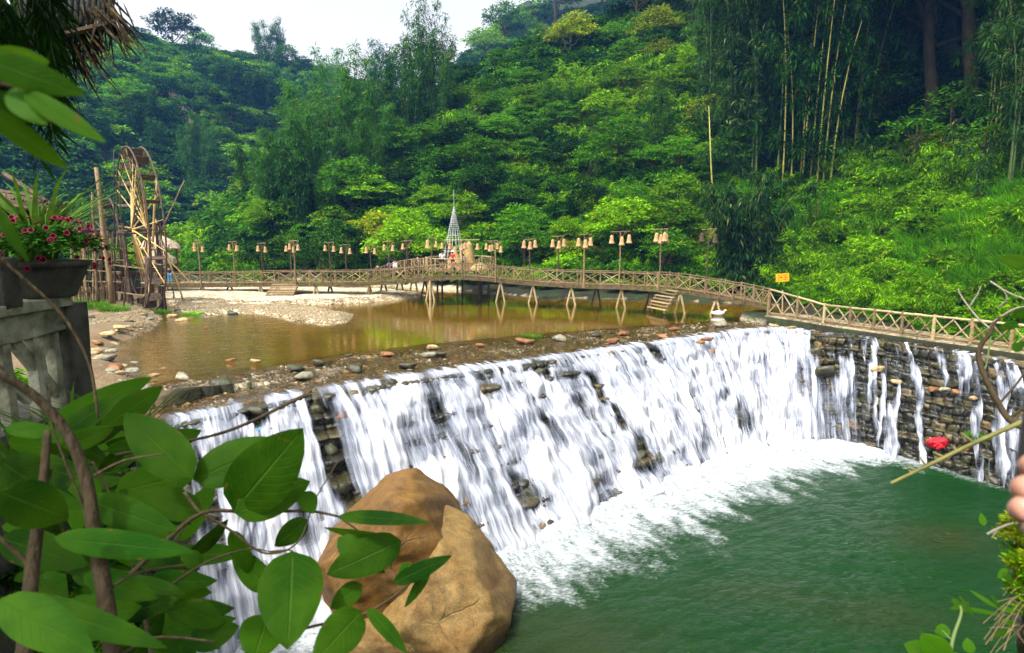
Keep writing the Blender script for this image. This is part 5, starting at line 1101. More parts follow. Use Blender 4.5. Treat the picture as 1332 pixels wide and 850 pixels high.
# ================================================================== people
def skin_mesh(name, pts, edges, rad, root=0, sub=1):
    me = bpy.data.meshes.new(name); me.from_pydata([tuple(p) for p in pts], edges, []); o = bpy.data.objects.new(name, me); COL.objects.link(o)
    md = o.modifiers.new('skin', 'SKIN'); sv = me.skin_vertices[0].data if len(me.skin_vertices) else None
    if sv is None: 
        me.attributes  # layer is made with the modifier only through the operator, so fall back
    return o
def _bm_skin(name, pts, edges, rad, root=0, sub=2):
    import bmesh
    bm = bmesh.new(); lay = bm.verts.layers.skin.verify(); vs = []
    for i, (p, r) in enumerate(zip(pts, rad)):
        v = bm.verts.new(tuple(map(float, p))); r = (r, r) if not hasattr(r, '__len__') else r; v[lay].radius = r; v[lay].use_root = (i == root); vs.append(v)
    for a, b in edges: bm.edges.new((vs[a], vs[b]))
    me = bpy.data.meshes.new(name); bm.to_mesh(me); bm.free(); o = bpy.data.objects.new(name, me); COL.objects.link(o)
    md = o.modifiers.new('skin', 'SKIN'); md.use_smooth_shade = True; s = o.modifiers.new('sub', 'SUBSURF'); s.levels = sub; s.render_levels = sub
    bpy.context.view_layer.update(); out = bpy.data.meshes.new_from_object(o.evaluated_get(bpy.context.evaluated_depsgraph_get())); bpy.data.objects.remove(o); out.name = name; return out
def person(p, h, rz, shirt, pants, label, pose='stand', hat=None, group=None):
    k = h / 1.7; t = thing('person', p, label, 'person', group, rz)
    if pose == 'stand':
        J = [(0, 0, .95), (0, 0, 1.15), (0, 0, 1.38), (0, -.01, 1.50), (0, -.02, 1.63), (.10, 0, .90), (.11, -.02, .50), (.10, .02, .08), (.10, -.12, .03), (-.10, 0, .90), (-.12, .03, .50), (-.12, .06, .08), (-.12, -.08, .03), (.18, 0, 1.40), (.25, -.03, 1.15), (.22, -.14, .93), (-.18, 0, 1.40), (-.25, .0, 1.14), (-.26, -.08, .90)]
    else:
        J = [(0, 0, .14), (0, .02, .36), (0, 0, .60), (0, -.03, .72), (0, -.05, .85), (.10, -.04, .14), (.14, -.40, .40), (.12, -.48, .06), (.12, -.6, .03), (-.10, -.04, .14), (-.14, -.38, .42), (-.12, -.46, .06), (-.12, -.58, .03), (.18, 0, .60), (.24, -.14, .40), (.16, -.34, .38), (-.18, 0, .60), (-.24, -.12, .40), (-.14, -.34, .40)]
    J = [np.array(j) * k for j in J]; E = [(0, 1), (1, 2), (2, 3), (3, 4), (0, 5), (5, 6), (6, 7), (7, 8), (0, 9), (9, 10), (10, 11), (11, 12), (2, 13), (13, 14), (14, 15), (2, 16), (16, 17), (17, 18)]
    R_ = [(.13, .10), (.12, .09), (.13, .09), .05, (.085, .10), .085, .055, .04, .035, .085, .055, .04, .035, .06, .042, .035, .06, .042, .035]; R_ = [tuple(np.array(r) * k) if hasattr(r, '__len__') else r * k for r in R_]
    link('body', _bm_skin('body', J, E, R_), M['skin_col'], t)
    g_ = .018 * k
    def sub_(ids, ed, nm, mat): link(nm, _bm_skin(nm, [J[i] for i in ids], ed, [tuple(np.array(R_[i]) + g_) if hasattr(R_[i], '__len__') else R_[i] + g_ for i in ids]), M[mat], t)
    sub_([0, 1, 2, 13, 14, 16, 17], [(0, 1), (1, 2), (2, 3), (3, 4), (2, 5), (5, 6)], 'shirt', shirt); sub_([0, 5, 6, 7, 9, 10, 11], [(0, 1), (1, 2), (2, 3), (0, 4), (4, 5), (5, 6)], 'trousers', pants)
    hp = J[4]; mb = MB(); mb.lathe([(.001, .135 * k), (.07 * k, .12 * k), (.105 * k, .06 * k), (.11 * k, 0), (.09 * k, -.05 * k)], hp + [0, .015 * k, 0], 12); link('hair', mb.mesh('hair', True), M['hair'], t)
    if hat: mb = MB(); mb.lathe([(.001, .20 * k), (.13 * k, .09 * k), (.23 * k, .02 * k), (.22 * k, .015 * k), (.001, .12 * k)], hp + [0, 0, .03 * k], 18); link('conical_hat', mb.mesh('hat', True), M[hat], t)
    return t
# platform behind the bridge
pc = A(598, 349.5, 58.5); pl = thing('viewing_platform', pc, 'round wooden viewing platform with pole railing behind the hump of the bridge', 'platform'); PR = 3.2; pz = pc[2]
mb = MB(); 
for i in range(26): y_ = -PR + (i + .5) * 2 * PR / 26; w_ = math.sqrt(PR * PR - y_ * y_); mb.box(pc + [0, y_, -.05], (2 * w_, .235, .06))
part(mb, 'deck', 'wood', pl, pc); mb = MB()
for a in np.linspace(0, 2 * PI, 9)[:-1]: mb.pole(pc + [PR * .85 * math.cos(a), PR * .85 * math.sin(a), -.1], [pc[0] + PR * .85 * math.cos(a), pc[1] + PR * .85 * math.sin(a), -.6], .1, 7)
part(mb, 'piles', 'wood_dark', pl, pc)
na_ = 14; ang = [2 * PI * k / na_ for k in range(na_)]
RP = [pc + np.array([PR * math.cos(a), PR * math.sin(a), 0]) for a in ang]
for k in range(na_): mb = MB(); mb.pole(RP[k] - [0, 0, .2], RP[k] + [0, 0, 1.12], .06, 7); part(mb, 'railing_post', 'wood_pale', pl, pc)
for k in range(na_):
    a, b = RP[k], RP[(k + 1) % na_]
    if k in (11,): continue
    mb = MB(); mb.pole(a + [0, 0, 1.05], b + [0, 0, 1.05], .05, 6); part(mb, 'handrail', 'wood_pale', pl, pc)
    mb = MB(); mb.pole(a + [0, 0, .05], b + [0, 0, 1.0], .03, 5); mb.pole(b + [0, .05, .05], a + [0, .05, 1.0], .03, 5); part(mb, 'cross_brace', 'wood', pl, pc)
# ramp from the bridge up to the platform
r0, _ = bridge_at(470, WD); r0 = r0 + [0, 1.0, .25]; r1 = pc + [-PR, 0, 0]; rm = (r0 + r1) / 2 + [0, 1.2, .25]; rp = thing('wooden_ramp', rm, 'narrow wooden ramp with railings rising to the round platform', 'ramp')
rpp = np.array([r0, rm, r1]); rr_ = resample(rpp, np.linspace(0, 1, 26))
mb = MB()
for i in range(25): d = unit(rr_[i + 1] - rr_[i]); sd = np.array([-d[1], d[0], 0]); c = (rr_[i] + rr_[i + 1]) / 2; mb.plank(c - sd * .7, c + sd * .7, np.linalg.norm(rr_[i + 1] - rr_[i]) * .93, .07)
part(mb, 'deck', 'wood', rp, rm)
for s in (-.7, .7):
    mb = MB()
    for i in range(0, 25, 3): j = min(i + 3, 25); mb.pole(rr_[i] + [0, s, .95], rr_[j] + [0, s, .95], .045, 6)
    part(mb, 'handrail', 'wood', rp, rm)
    for i in range(0, 25, 3):
        mb = MB(); mb.pole(rr_[i] + [0, s, -.1], rr_[i] + [0, s, 1.0], .055, 6); part(mb, 'railing_post', 'wood_pale', rp, rm)
        j = min(i + 3, 25); mb = MB(); mb.pole(rr_[i] + [0, s, .05], rr_[j] + [0, s, .9], .028, 5); mb.pole(rr_[j] + [0, s, .05], rr_[i] + [0, s, .9], .028, 5); part(mb, 'cross_brace', 'wood', rp, rm)
for i, px in enumerate((493, 515, 538)):
    q = rr_[6 + i * 6]; mb = MB(); mb.pole(q, [q[0] - .5, q[1], -.7], .09, 6); mb.pole(q, [q[0] + .5, q[1], -.7], .09, 6); part(mb, 'trestle', 'wood_moss' if i else 'wood_dark', rp, rm)
# straw figures on the platform
def straw(p, prof, lab, name='straw_stack', cat='straw stack'):
    mb = MB(); mb.lathe(prof, (0, 0, 0), 22); me = mb.mesh(name, True); rs = np.random.RandomState(int(p[0] * 10) % 97)
    n = 1500; zz_ = rs.rand(n) * prof[-1][1]; rad = np.interp(zz_, [q[1] for q in prof], [q[0] for q in prof]); a = rs.rand(n) * 6.28; P = np.stack([rad * np.cos(a), rad * np.sin(a), zz_], 1); D_ = np.stack([np.cos(a) * .35, np.sin(a) * .35, -1 + 0 * a], 1) + rdir(n, rs) * .25
    V, F = leaf_quads(P, D_, np.stack([np.cos(a), np.sin(a), 0 * a], 1), rs.uniform(.15, .35, n), rs.uniform(.015, .03, n)); mt = np_mesh(name + '_ends', V, F)
    o = thing(name, p, lab, cat); link('straw_body', me, M['straw'], o); link('loose_straw', mt, M['straw'], o); return o
straw(pc + [.95, -.4, 0], [(.50, 0), (.52, .6), (.46, 1.3), (.38, 1.7), (.30, 1.95), (.33, 2.1), (.28, 2.35), (.001, 2.6)], 'tall straw figure with a rounded head standing on the platform', 'straw_figure', 'straw figure')
straw(pc + [-.55, .9, 0], [(1.0, 0), (.8, .5), (.5, 1.0), (.28, 1.5), (.12, 1.9), (.001, 2.1)], 'pointed straw stack behind the woman in the conical hat')
straw(pc + [.25, 1.2, 0], [(.75, 0), (.6, .5), (.42, 1.1), (.25, 1.8), (.001, 2.3)], 'slim pointed straw stack left of the tall straw figure')
straw(pc + [2.0, -1.2, 0], [(.9, 0), (.85, .2), (.5, .5), (.001, .62)], 'low loose straw heap at the right side of the platform')
# conical lattice tower
tb = A(591, 352, 61.5); ap = A(590.5, 268, 61.5); hT = ap[2] - tb[2]; tw_ = thing('cone_tower', tb, 'tall grey conical tower of beaded poles meeting at a point behind the platform', 'tower'); 
for k in range(14):
    a = 2 * PI * k / 14 + .1; ba = tb + np.array([1.35 * math.cos(a), 1.35 * math.sin(a), 0]); mb = MB(); mb.pole(ba, ap, .02, 5)
    for f in np.linspace(.02, .97, 34): q = ba * (1 - f) + ap * f; mb.lathe([(.02, -.05), (.065, 0), (.02, .05)], q, 5)
    part(mb, 'beaded_pole', 'metal', tw_, tb)
mb = MB()
for f in (.0, .3, .55, .75, .9): r_ = 1.35 * (1 - f) + .03; c = tb * (1 - f) + ap * f; mb.tube([c + [r_ * math.cos(a), r_ * math.sin(a), 0] for a in np.linspace(0, 2 * PI, 17)], .02, 4, False)
part(mb, 'hoops', 'metal', tw_, tb)
mb = MB(); mb.pole(ap - [0, 0, .2], ap + [0, 0, 1.6], .03, 6); part(mb, 'tip', 'metal', tw_, tb)
person(pc + [-1.55, -.9, 0], 1.68, .3, 'white', 'black', 'person in a white shirt standing at the platform railing')
person(pc + [-.55, -1.1, 0], 1.66, -.2, 'red', 'navy', 'person in a red jacket and white conical hat on the platform', hat='white')
person(pc + [.45, -1.0, 0], 1.35, .8, 'blue', 'navy', 'small person in blue beside the tall straw figure')
q, _ = bridge_at(586, .9); person(q + [0, 0, DK + .03], 1.28, .4, 'red', 'black', 'child in a bright red top standing on the hump of the bridge')
q = rr_[20]; person(q + [0, .1, .05], 1.2, 2.0, 'skin_col', 'navy', 'person in an orange top climbing the ramp to the platform')
q = rr_[8]; person(q + [.1, -.1, .45], 1.6, .2, 'purple', 'navy', 'person in purple sitting on the ramp', 'sit'); q = rr_[11]; person(q + [-.1, -.1, .35], 1.6, .1, 'white', 'white', 'person in white sitting on the ramp beside the one in purple', 'sit'); q = rr_[4]; person(q + [.0, .0, .5], 1.6, -.2, 'black', 'black', 'person in black sitting at the lower end of the ramp', 'sit')
# thatched hut at the left end of the bridge
hc = A(213, 386, 61); hc[2] = .35; ht = thing('thatched_hut', hc, 'open hut with a round grey thatched roof beyond the big water wheel', 'hut'); tz = A(213, 307, 61)[2]; ez = A(213, 323, 61)[2]
def thatch_roof(mb, c, r, z0, z1, seed, n=44):
    rs = np.random.RandomState(seed); prof = [(r * 1.0, z0 - .12), (r * 1.06, z0), (r * .92, z0 + (z1 - z0) * .35), (r * .6, z0 + (z1 - z0) * .72), (r * .25, z0 + (z1 - z0) * .95), (.001, z1)]
    vs = [];
    for (rr, zz) in prof:
        for k in range(n): a = 2 * PI * k / n; j = rs.uniform(.93, 1.07); vs.append((c[0] + rr * j * math.cos(a), c[1] + rr * j * math.sin(a), zz + rs.uniform(-.06, .06)))
    mb.add(vs, [(i * n + k, i * n + (k + 1) % n, (i + 1) * n + (k + 1) % n, (i + 1) * n + k) for i in range(len(prof) - 1) for k in range(n)])
mb = MB(); thatch_roof(mb, hc, 1.75, ez, tz, 4); part(mb, 'roof', 'thatch', ht, hc)
for sx, sy in ((-1, -1), (1, -1), (1, 1), (-1, 1)): mb = MB(); mb.pole(hc + [sx * 1.1, sy * 1.1, -.1], [hc[0] + sx * 1.1, hc[1] + sy * 1.1, ez + .3], .07, 7, .06, .03); part(mb, 'post', 'wood', ht, hc)
mb = MB(); mb.pole(hc + [-1.6, -1.2, 2.2], hc + [1.7, -1.2, 2.25], .05, 6); mb.pole(hc + [-1.6, -1.2, 1.0], hc + [1.7, -1.2, 1.0], .05, 6); part(mb, 'rail', 'wood_pale', ht, hc)
hc2 = hc + [-1.9, 3.0, 0]; h2 = thing('small_thatched_hut', hc2, 'smaller thatched hut half hidden behind the round roofed one', 'hut'); mb = MB(); thatch_roof(mb, hc2, 1.6, ez - 1.6, tz - 1.5, 9); part(mb, 'roof', 'thatch', h2, hc2)
for sx in (-1, 1): mb = MB(); mb.pole(hc2 + [sx, -1, -.1], [hc2[0] + sx, hc2[1] - 1, ez - 1.4], .07, 7); part(mb, 'post', 'wood', h2, hc2)
q = A(223, 386, 58); person([q[0], q[1], 1.2 - .0], 1.6, .5, 'navy', 'blue', 'person in dark clothes standing at the left end of the bridge by the hut')
q = A(171, 386, 62); person([q[0], q[1], .4], 1.6, -.5, 'purple', 'white', 'person in purple standing behind the big water wheel')
for i, (px, py) in enumerate([(311.5, 266), (318, 266)]):
    q = hill_hit(px, py)
    if q is not None: person(q + [0, 0, .8], 1.6, .4, 'white' if i == 0 else 'navy', 'navy', ['farmer in white bending in the clearing on the spur, left one', 'farmer in dark clothes in the clearing on the spur, right one'][i])

# ================================================================== water wheels
def wheel(c, R, width, az, nsp, label, spoke, rim='wood_dark', planks=True):
    t = thing('water_wheel', c, label, 'water wheel'); u = np.array([math.sin(az), -math.cos(az), 0]); w = np.array([math.cos(az), math.sin(az), 0]); c = np.asarray(c, float)
    for s in (-1, 1):
        mb = MB(); mb.tube([c + w * s * width / 2 + u * R * math.cos(a) + np.array([0, 0, 1]) * R * math.sin(a) for a in np.linspace(0, 2 * PI, 49)], .062, 7, False); part(mb, 'rim', rim, t, c)
        mb = MB(); mb.tube([c + w * s * width * .42 + u * R * .86 * math.cos(a) + np.array([0, 0, 1]) * R * .86 * math.sin(a) for a in np.linspace(0, 2 * PI, 33)], .04, 5, False); part(mb, 'inner_hoop', rim, t, c)
    mb = MB(); mb.pole(c - w * (width * .9), c + w * (width * .9), .16 * R / 6.4, 10); part(mb, 'axle', 'wood_dark', t, c)
    for s in (-1, 1):
        for k in range(nsp):
            a = 2 * PI * (k + .25 * s) / nsp + random.uniform(-.06, .06); mb = MB(); r_ = c + w * s * width * .5 + u * R * math.cos(a) + np.array([0, 0, 1]) * R * math.sin(a)
            mb.pole(c - w * s * width * .55 + u * .1 * math.cos(a + 1.6), r_, .05 * R / 6.4 + .008, 6, .03); part(mb, 'spoke', spoke if random.random() < .75 else 'bamboo_dark', t, c)
    for k in range(18):
        a = 2 * PI * k / 18; q = c + u * R * .93 * math.cos(a) + np.array([0, 0, 1]) * R * .93 * math.sin(a); rd = u * math.cos(a) + np.array([0, 0, 1]) * math.sin(a); mb = MB()
        mb.plank(q - w * width * .52, q + w * width * .52, .05, R * .10, up=rd); part(mb, 'paddle', 'wood_dark', t, c)
    return t, u, w
wc_ = A(182, 299, 49.5); t1, wu, ww = wheel(wc_, 6.35, 1.0, math.radians(40.5), 16, 'tall bamboo water wheel with dark paddles and golden spokes, the largest', 'bamboo_dry')
t2, u2, w2 = wheel(A(138, 318, 55), 4.0, 1.0, math.radians(41), 12, 'smaller water wheel behind the tall one, half hidden by poles', 'bamboo_dark', 'wood_dark', False)
t3, u3, w3 = wheel(A(112, 342, 58), 3.2, 1.0, math.radians(44), 10, 'smallest and farthest water wheel at the left', 'bamboo_dark', 'wood_dark', False)
def frame(c, wv, uv, hw, z0, label, tall, mat='wood_dark'):
    t = thing('wheel_frame', (c[0], c[1], z0), label, 'frame'); off = np.array([c[0], c[1], z0])
    for s in (-1, 1):
        for q in (-.5, .5): mb = MB(); b = c + wv * s * hw + uv * q * 1.6; mb.pole([b[0], b[1], z0 - .4], c + wv * s * hw + [0, 0, .5] + uv * q * .2, .13, 7, .10, .05); part(mb, 'leg', mat, t, off)
        mb = MB(); mb.pole(c + wv * s * hw - uv * 2.0 - [0, 0, .15], c + wv * s * hw + uv * 2.0 - [0, 0, .1], .09, 7, .08, .03); part(mb, 'beam', mat, t, off)
    mb = MB(); mb.pole(c - wv * hw * 1.5 - [0, 0, .3] + uv * .8, c + wv * hw * 1.6 - [0, 0, .25] + uv * .8, .08, 7, .08, .03); part(mb, 'beam', mat, t, off)
    return t, off
ft, fo_ = frame(wc_, ww, wu, 1.15, .1, 'dark timber frame carrying the tall water wheel', 1)
# long poles around the tall wheel
def px_pole(px0, py0, px1, py1, Y, r, mat, label, name='pole', Y2=None):
    mb = MB(); a = A(px0, py0, Y); b = A(px1, py1, Y2 or Y); mb.pole(a, b, r, 7, r * .7, .05, 5); o = mb.build(name, M[mat], smooth=True); tag(o, label, 'pole', 'poles standing around the water wheels'); return o
px_pole(197, 400, 192, 335, 47.5, .34, 'wood_dark', 'thick dark leaning trunk at the right foot of the tall wheel', 'timber_prop')
px_pole(150, 402, 148, 196, 49, .06, 'black', 'thin black vertical pole left of the tall wheel', Y2=49)
px_pole(212, 405, 205, 232, 48, .055, 'black', 'thin black vertical pole right of the tall wheel')
px_pole(198, 322, 204, 232, 48.5, .10, 'bamboo_dry', 'pale stub of bamboo standing up right of the tall wheel')
px_pole(146, 395, 125, 218, 46, .20, 'wood', 'rough pale trunk leaning up left of the tall wheel')
px_pole(128, 400, 120, 250, 47, .11, 'wood', 'grey pole beside the rough leaning trunk')
px_pole(238, 390, 202, 285, 52, .07, 'bamboo_dry', 'long bamboo prop leaning from the tall wheel towards the bridge')
px_pole(252, 372, 200, 318, 52, .06, 'bamboo_dry', 'second bamboo prop crossing the first one right of the wheel')
px_pole(113, 398, 104, 280, 52, .12, 'wood', 'weathered grey post near the smallest wheel')
px_pole(136, 397, 140, 300, 50, .10, 'wood_dark', 'dark post between the two small wheels')
px_pole(161, 400, 165, 342, 46.5, .07, 'bamboo_dark', 'short brown bamboo post in front of the tall wheel')
px_pole(210, 300, 240, 235, 55, .06, 'wood', 'bare grey branch rising behind the thatched hut')
px_pole(226, 388, 224, 372, 50, .06, 'wood_dark', 'short prop under the left end of the bridge')
for i, (a_, b_) in enumerate([((148, 345), (205, 352)), ((152, 380), (208, 388)), ((186, 342), (214, 345)), ((184, 368), (214, 372))]):
    mb = MB(); mb.plank(A(*a_, 48), A(*b_, 48), .3, .06, up=(0, 0, 1)); part(mb, 'platform_board', 'wood_pale' if i > 1 else 'wood', ft, fo_)
# tangle of lesser poles by the small wheels, one rack
rk = thing('pole_rack', A(130, 396, 50), 'tangled rack of thin brown poles between the two smaller wheels', 'rack'); ro = A(130, 396, 50)
rr2 = random.Random(8)
for k in range(30):
    x0 = rr2.uniform(92, 165); mb = MB(); mb.pole(A(x0, 397, 50 + rr2.uniform(-1.5, 1.5)), A(x0 + rr2.uniform(-7, 7), rr2.uniform(300, 375), 50 + rr2.uniform(-1.5, 1.5)), rr2.uniform(.035, .07), 6); part(mb, 'upright', rr2.choice(['wood', 'bamboo_dark', 'wood_dark', 'wood']), rk, ro)
for y_ in (322, 338, 352, 366): mb = MB(); mb.pole(A(rr2.uniform(90, 105), y_, 49.5), A(rr2.uniform(150, 172), y_ + rr2.uniform(-4, 4), 49.5), .06, 6, .05, .03); part(mb, 'crosspiece', 'wood', rk, ro)
# picket fence
f0 = G(84, 404, .35); f1 = G(150, 397, .35); pf = thing('picket_fence', f0, 'low brown picket fence on the left bank below the water wheels', 'fence')
for k in range(20): q = f0 + (f1 - f0) * k / 19; mb = MB(); mb.pole(q - [0, 0, .15], q + [random.uniform(-.05, .05), 0, random.uniform(1.45, 1.7)], .05, 6); part(mb, 'picket', 'wood' if k % 3 else 'bamboo_dark', pf, f0)
for z_ in (.45, 1.25): mb = MB(); mb.pole(f0 + [0, 0, z_], f1 + [0, 0, z_], .045, 6); part(mb, 'rail', 'wood', pf, f0)

# ================================================================== small things around the weir
# white goose on the pool edge
gp = G(935, 411, .0); gs = thing('goose', gp + [0, 0, .0], 'white goose resting on the water at the right end of the pool', 'goose', None, .2)
link('body', _bm_skin('body', [(-.62, 0, .26), (-.35, 0, .20), (.0, 0, .18), (.28, 0, .20), (.42, 0, .28), (.44, 0, .36), (.50, 0, .41), (.58, 0, .40)], [(0, 1), (1, 2), (2, 3), (3, 4), (4, 5), (5, 6), (6, 7)], [.05, .17, .24, .16, .08, .06, .07, .03]), M['white'], gs)
mb = MB(); mb.tube([(.57, 0, .40), (.64, 0, .38), (.69, 0, .37)], [.03, .025, .008], 7); mb.build('beak', M['yellow'], gs, True)
# crumpled cloths
def cloth(p, r, mat, label, seed, fl_=.6, name='cloth'):
    me = rock_mesh(name, (r, r * .7, r * fl_), 14, seed, 5, 10, .62); o = link(name, me, M[mat]); o.location = tuple(p); tag(o, label, 'cloth'); return o
p, dv = face_point(1211, .80); cloth(p + np.array([dv[0] * .3, dv[1] * .3, .1]), .48, 'red', 'bright red crumpled cloth caught on the wet right wall', 5)
p, dv = face_point(330, .10); cl = G(330, 562, 0); cloth(p + np.array([dv[0] * .75, dv[1] * .75, -.15]), .32, 'blue', 'blue crumpled bag caught on the black rock at the left lip of the fall', 9)
# tufts on the banks
G5 = 'green tufts along the water'
GT = [tuft('tuft', 300 + i, 420, 1.0, .7, .03, 'grass', .7) for i in range(3)]
for i, (px, py, w, lab) in enumerate([(212, 408, 18, 'bright green tuft right of the tall wheel foot'), (250, 411, 22, 'green tuft at the tip of the gravel bar by the stream'), (692, 439, 26, 'pale green tuft at the edge of the quiet pool on the sill'), (120, 406, 34, 'green grass patch in front of the picket fence'), (150, 410, 30, 'grass patch left of the little stream outlet'), (98, 402, 26, 'grass patch at the left end of the picket fence'), (1310, 466, 16, 'small fern like tuft under the path fence, far right'), (1265, 583, 22, 'bright leafy tuft growing from the wet right wall')]):
    p = G(px, py, .1)
    if py > 500: p, dv = face_point(px, .72); p = p + np.array([dv[0] * .3, dv[1] * .3, .1])
    p[2] = max(p[2], float(terrain(p[0], p[1])) if py < 500 and px < 300 else p[2]); r = w / FP * math.hypot(p[0], p[1]) / 2; o = link('grass_tuft', GT[i % 3], M['grass'] if i != 2 else M['leaf_bright']); o.location = tuple(p); o.scale = (r, r, r * (.9 if i != 2 else .45)); tag(o, lab, 'grass tuft', G5)
# gravel: loose stones over the bar (uncountable)
PK = [rock_mesh('pebble', (1, .8, .5), 8, 400 + i, 1, 8, .02) for i in range(5)]
for i, me in enumerate(PK): me.materials.append(M[['rock_tan', 'rock_grey', 'rock_tan', 'rock_orange', 'rock_grey'][i]])
PKC = proto_collection('pebble_kit', PK); rs = np.random.RandomState(31)
x = rs.uniform(-30, -8, 60000); y = rs.uniform(36, 58, 60000); z = terrain(x, y); k = (z > -.10) & (z < .42); P = np.stack([x, y, z], 1)[k]; n = len(P); print('pebbles', n); n = min(n, 26000); P = P[:n]
scatter('gravel_stones', PKC, P, rs.uniform(0, 6.28, (n, 3)) * [.1, .1, 1], rs.uniform(.03, .085, n), np.where(rs.rand(n) < .9, rs.randint(0, 3, n), rs.randint(3, 5, n)), 'pale rounded stones covering the gravel bar beside the bridge')
# cobbles on the sill
i_ = rs.randint(100, NS - 300, 5200); j_ = rs.randint(2, int(NA * .85), 5200); P = np.stack([AX[i_, j_], AY[i_, j_], AZ[i_, j_] - .015], 1); k = (scr[i_] < 1060); P = P[k]; n = len(P)
scatter('sill_cobbles', PKC, P, rs.uniform(0, 6.28, (n, 3)) * [.1, .1, 1], rs.uniform(.03, .085, n) * np.where(rs.rand(n) < .06, 2, 1), np.where(rs.rand(n) < .6, 1, rs.randint(0, 5, n)), 'small wet cobbles washed over the weir sill')
# ================================================================== near foreground
CAMP = np.array([0, 0, CAMZ]); M['branch_green'] = mat_simple('branch_green', (.09, .09, .025), (.20, .18, .05), 30, .7, .4, .002)
def leafblade(base, tip, width, up=None, fold=.16, droop=.10, nseg=9, teeth=0.0, roll=0.0):
    """one broad leaf with a midrib fold, curled along its length; returns verts and quads"""
    base = np.asarray(base, float); tip = np.asarray(tip, float); d = tip - base; L = np.linalg.norm(d); d /= L
    up = unit(CAMP - base) if up is None else unit(up); sd = unit(np.cross(d, up)); nn = np.cross(sd, d)
    if roll: c, s = math.cos(roll), math.sin(roll); sd, nn = sd * c + nn * s, nn * c - sd * s
    V = []; cols = [-1, -.55, 0, .55, 1]
    for i in range(nseg + 1):
        t = i / nseg; w = width / 2 * (t ** .55 * (1 - t) ** .8 / .395) if 0 < t < 1 else .001
        w = max(w, .0006); c = base + d * L * t - nn * L * droop * (t * t - t * .4)
        for k in cols:
            e = 1 + teeth * (random.uniform(-1, 1)) if abs(k) == 1 else 1
            V.append(c + sd * w * k * e + nn * (abs(k) ** 1.0 * w * fold * 2 - abs(k) ** 3 * w * .25 + (random.uniform(-.02, .02) * width)))
    F = [(i * 5 + k, i * 5 + k + 1, (i + 1) * 5 + k + 1, (i + 1) * 5 + k) for i in range(nseg) for k in range(4)]
    return V, F
def pm(px, py, D):                                      # point on the pixel ray at distance D
    r = ray(px, py); return CAMP + r / np.linalg.norm(r) * D
class Leaves(MB):
    def leaf(s, b, t, wpx, D, D2=None, **k):
        D2 = D2 or D; B = pm(*b, D); T = pm(*t, D2); V_, F_ = leafblade(B, T, wpx / FP * D * 1.0, nseg=12, **k); s.add(V_, F_); return B
    def mesh(s, name, smooth=False):
        me = MB.mesh(s, name, smooth); n = len(me.vertices) // 65; uv = np.array([(i / 12, k, 0) for i in range(13) for k in (-1, -.55, 0, .55, 1)]); 
        if n * 65 == len(me.vertices): attr(me, 'luv', np.tile(uv, (n, 1)), 'FLOAT_VECTOR')
        return me
def shrub(name, label, stems, leaves, D, stem_mat='bark', leaf_mat='leaf_big', cat='shrub', extra=None):
    root = pm(stems[0][0][0], stems[0][0][1], D); t = thing(name, root, label, cat)
    for st, r in [(q[0:-1], q[-1]) for q in stems]:
        pts = [pm(p[0], p[1], D * (p[2] if len(p) > 2 else 1)) for p in st]; P = resample(np.array(pts), np.linspace(0, 1, len(pts) * 5)); mb = MB(); mb.tube(list(P), [r / FP * D * (1 - .6 * i / len(P)) for i in range(len(P))], 8); part(mb, 'branch', stem_mat, t, root, True)
    L = Leaves(); L.leaf_mat = leaf_mat
    for q in leaves: L.leaf(q[0], q[1], q[2], D * (q[3] if len(q) > 3 else 1), D * (q[4] if len(q) > 4 else (q[3] if len(q) > 3 else 1)), roll=(q[5] if len(q) > 5 else 0))
    part(L, 'leaves', leaf_mat, t, root, True)
    return t
# the sharp leaves in front of the fall
st = [[(95, 860), (150, 770), (200, 720), (262, 668), (330, 667), (400, 665), (440, 672), 3.2], [(262, 668), (300, 690), (345, 720), (388, 705), (410, 650), (440, 600), 1.6], [(240, 640), (262, 668), (290, 672), 2.0], [(200, 780), (262, 735), (320, 715), (352, 718), 1.6],
      [(300, 860), (390, 820), (470, 800), (520, 770), (560, 735), (585, 722), 1.8], [(352, 718), (375, 716), (382, 718), 1.4], [(440, 672), (480, 700), (520, 725), 1.4]]
lv = [((304, 664), (392, 560), 70, 1.0, .93), ((306, 668), (404, 626), 44, .99, 1.0), ((250, 622), (160, 536), 50, 1.0, 1.05), ((252, 624), (372, 572), 52, 1.02, 1.0, .4), ((381, 717), (374, 842), 68, .98, .93), ((440, 672), (556, 676), 19, .97, .9, .5), ((400, 676), (356, 712), 26, 1, 1.03), ((522, 704), (424, 748), 44, .97, .98), ((522, 704), (420, 690), 14, 1, 1.0, .6),
      ((512, 758), (586, 724), 20, .96, .93), ((538, 735), (520, 757), 22, .97, .96), ((470, 795), (408, 862), 44, .97, .93), ((478, 792), (530, 848), 18, .97, .95, .4), ((348, 800), (330, 858), 46, 1, .96), ((352, 768), (300, 716), 30, 1.04, 1.06, .3), ((236, 790), (292, 812), 26, 1.0, 1.0), ((262, 735), (234, 718), 18, 1, 1.0), ((246, 836), (310, 815), 30, 1.02, 1.0), ((262, 668), (180, 640), 34, 1.05, 1.1),
      ((440, 700), (500, 745), 30, 1, .98), ((470, 760), (430, 792), 24, 1, 1.0), ((300, 690), (330, 752), 20, 1.02, 1.05), ((560, 737), (528, 790), 14, .98, .96, .4), ((395, 640), (408, 668), 22, 1.0, .99)]
shrub('leafy_shrub', 'bright green broad leaved shrub in front of the left part of the waterfall', st, lv, 1.35)
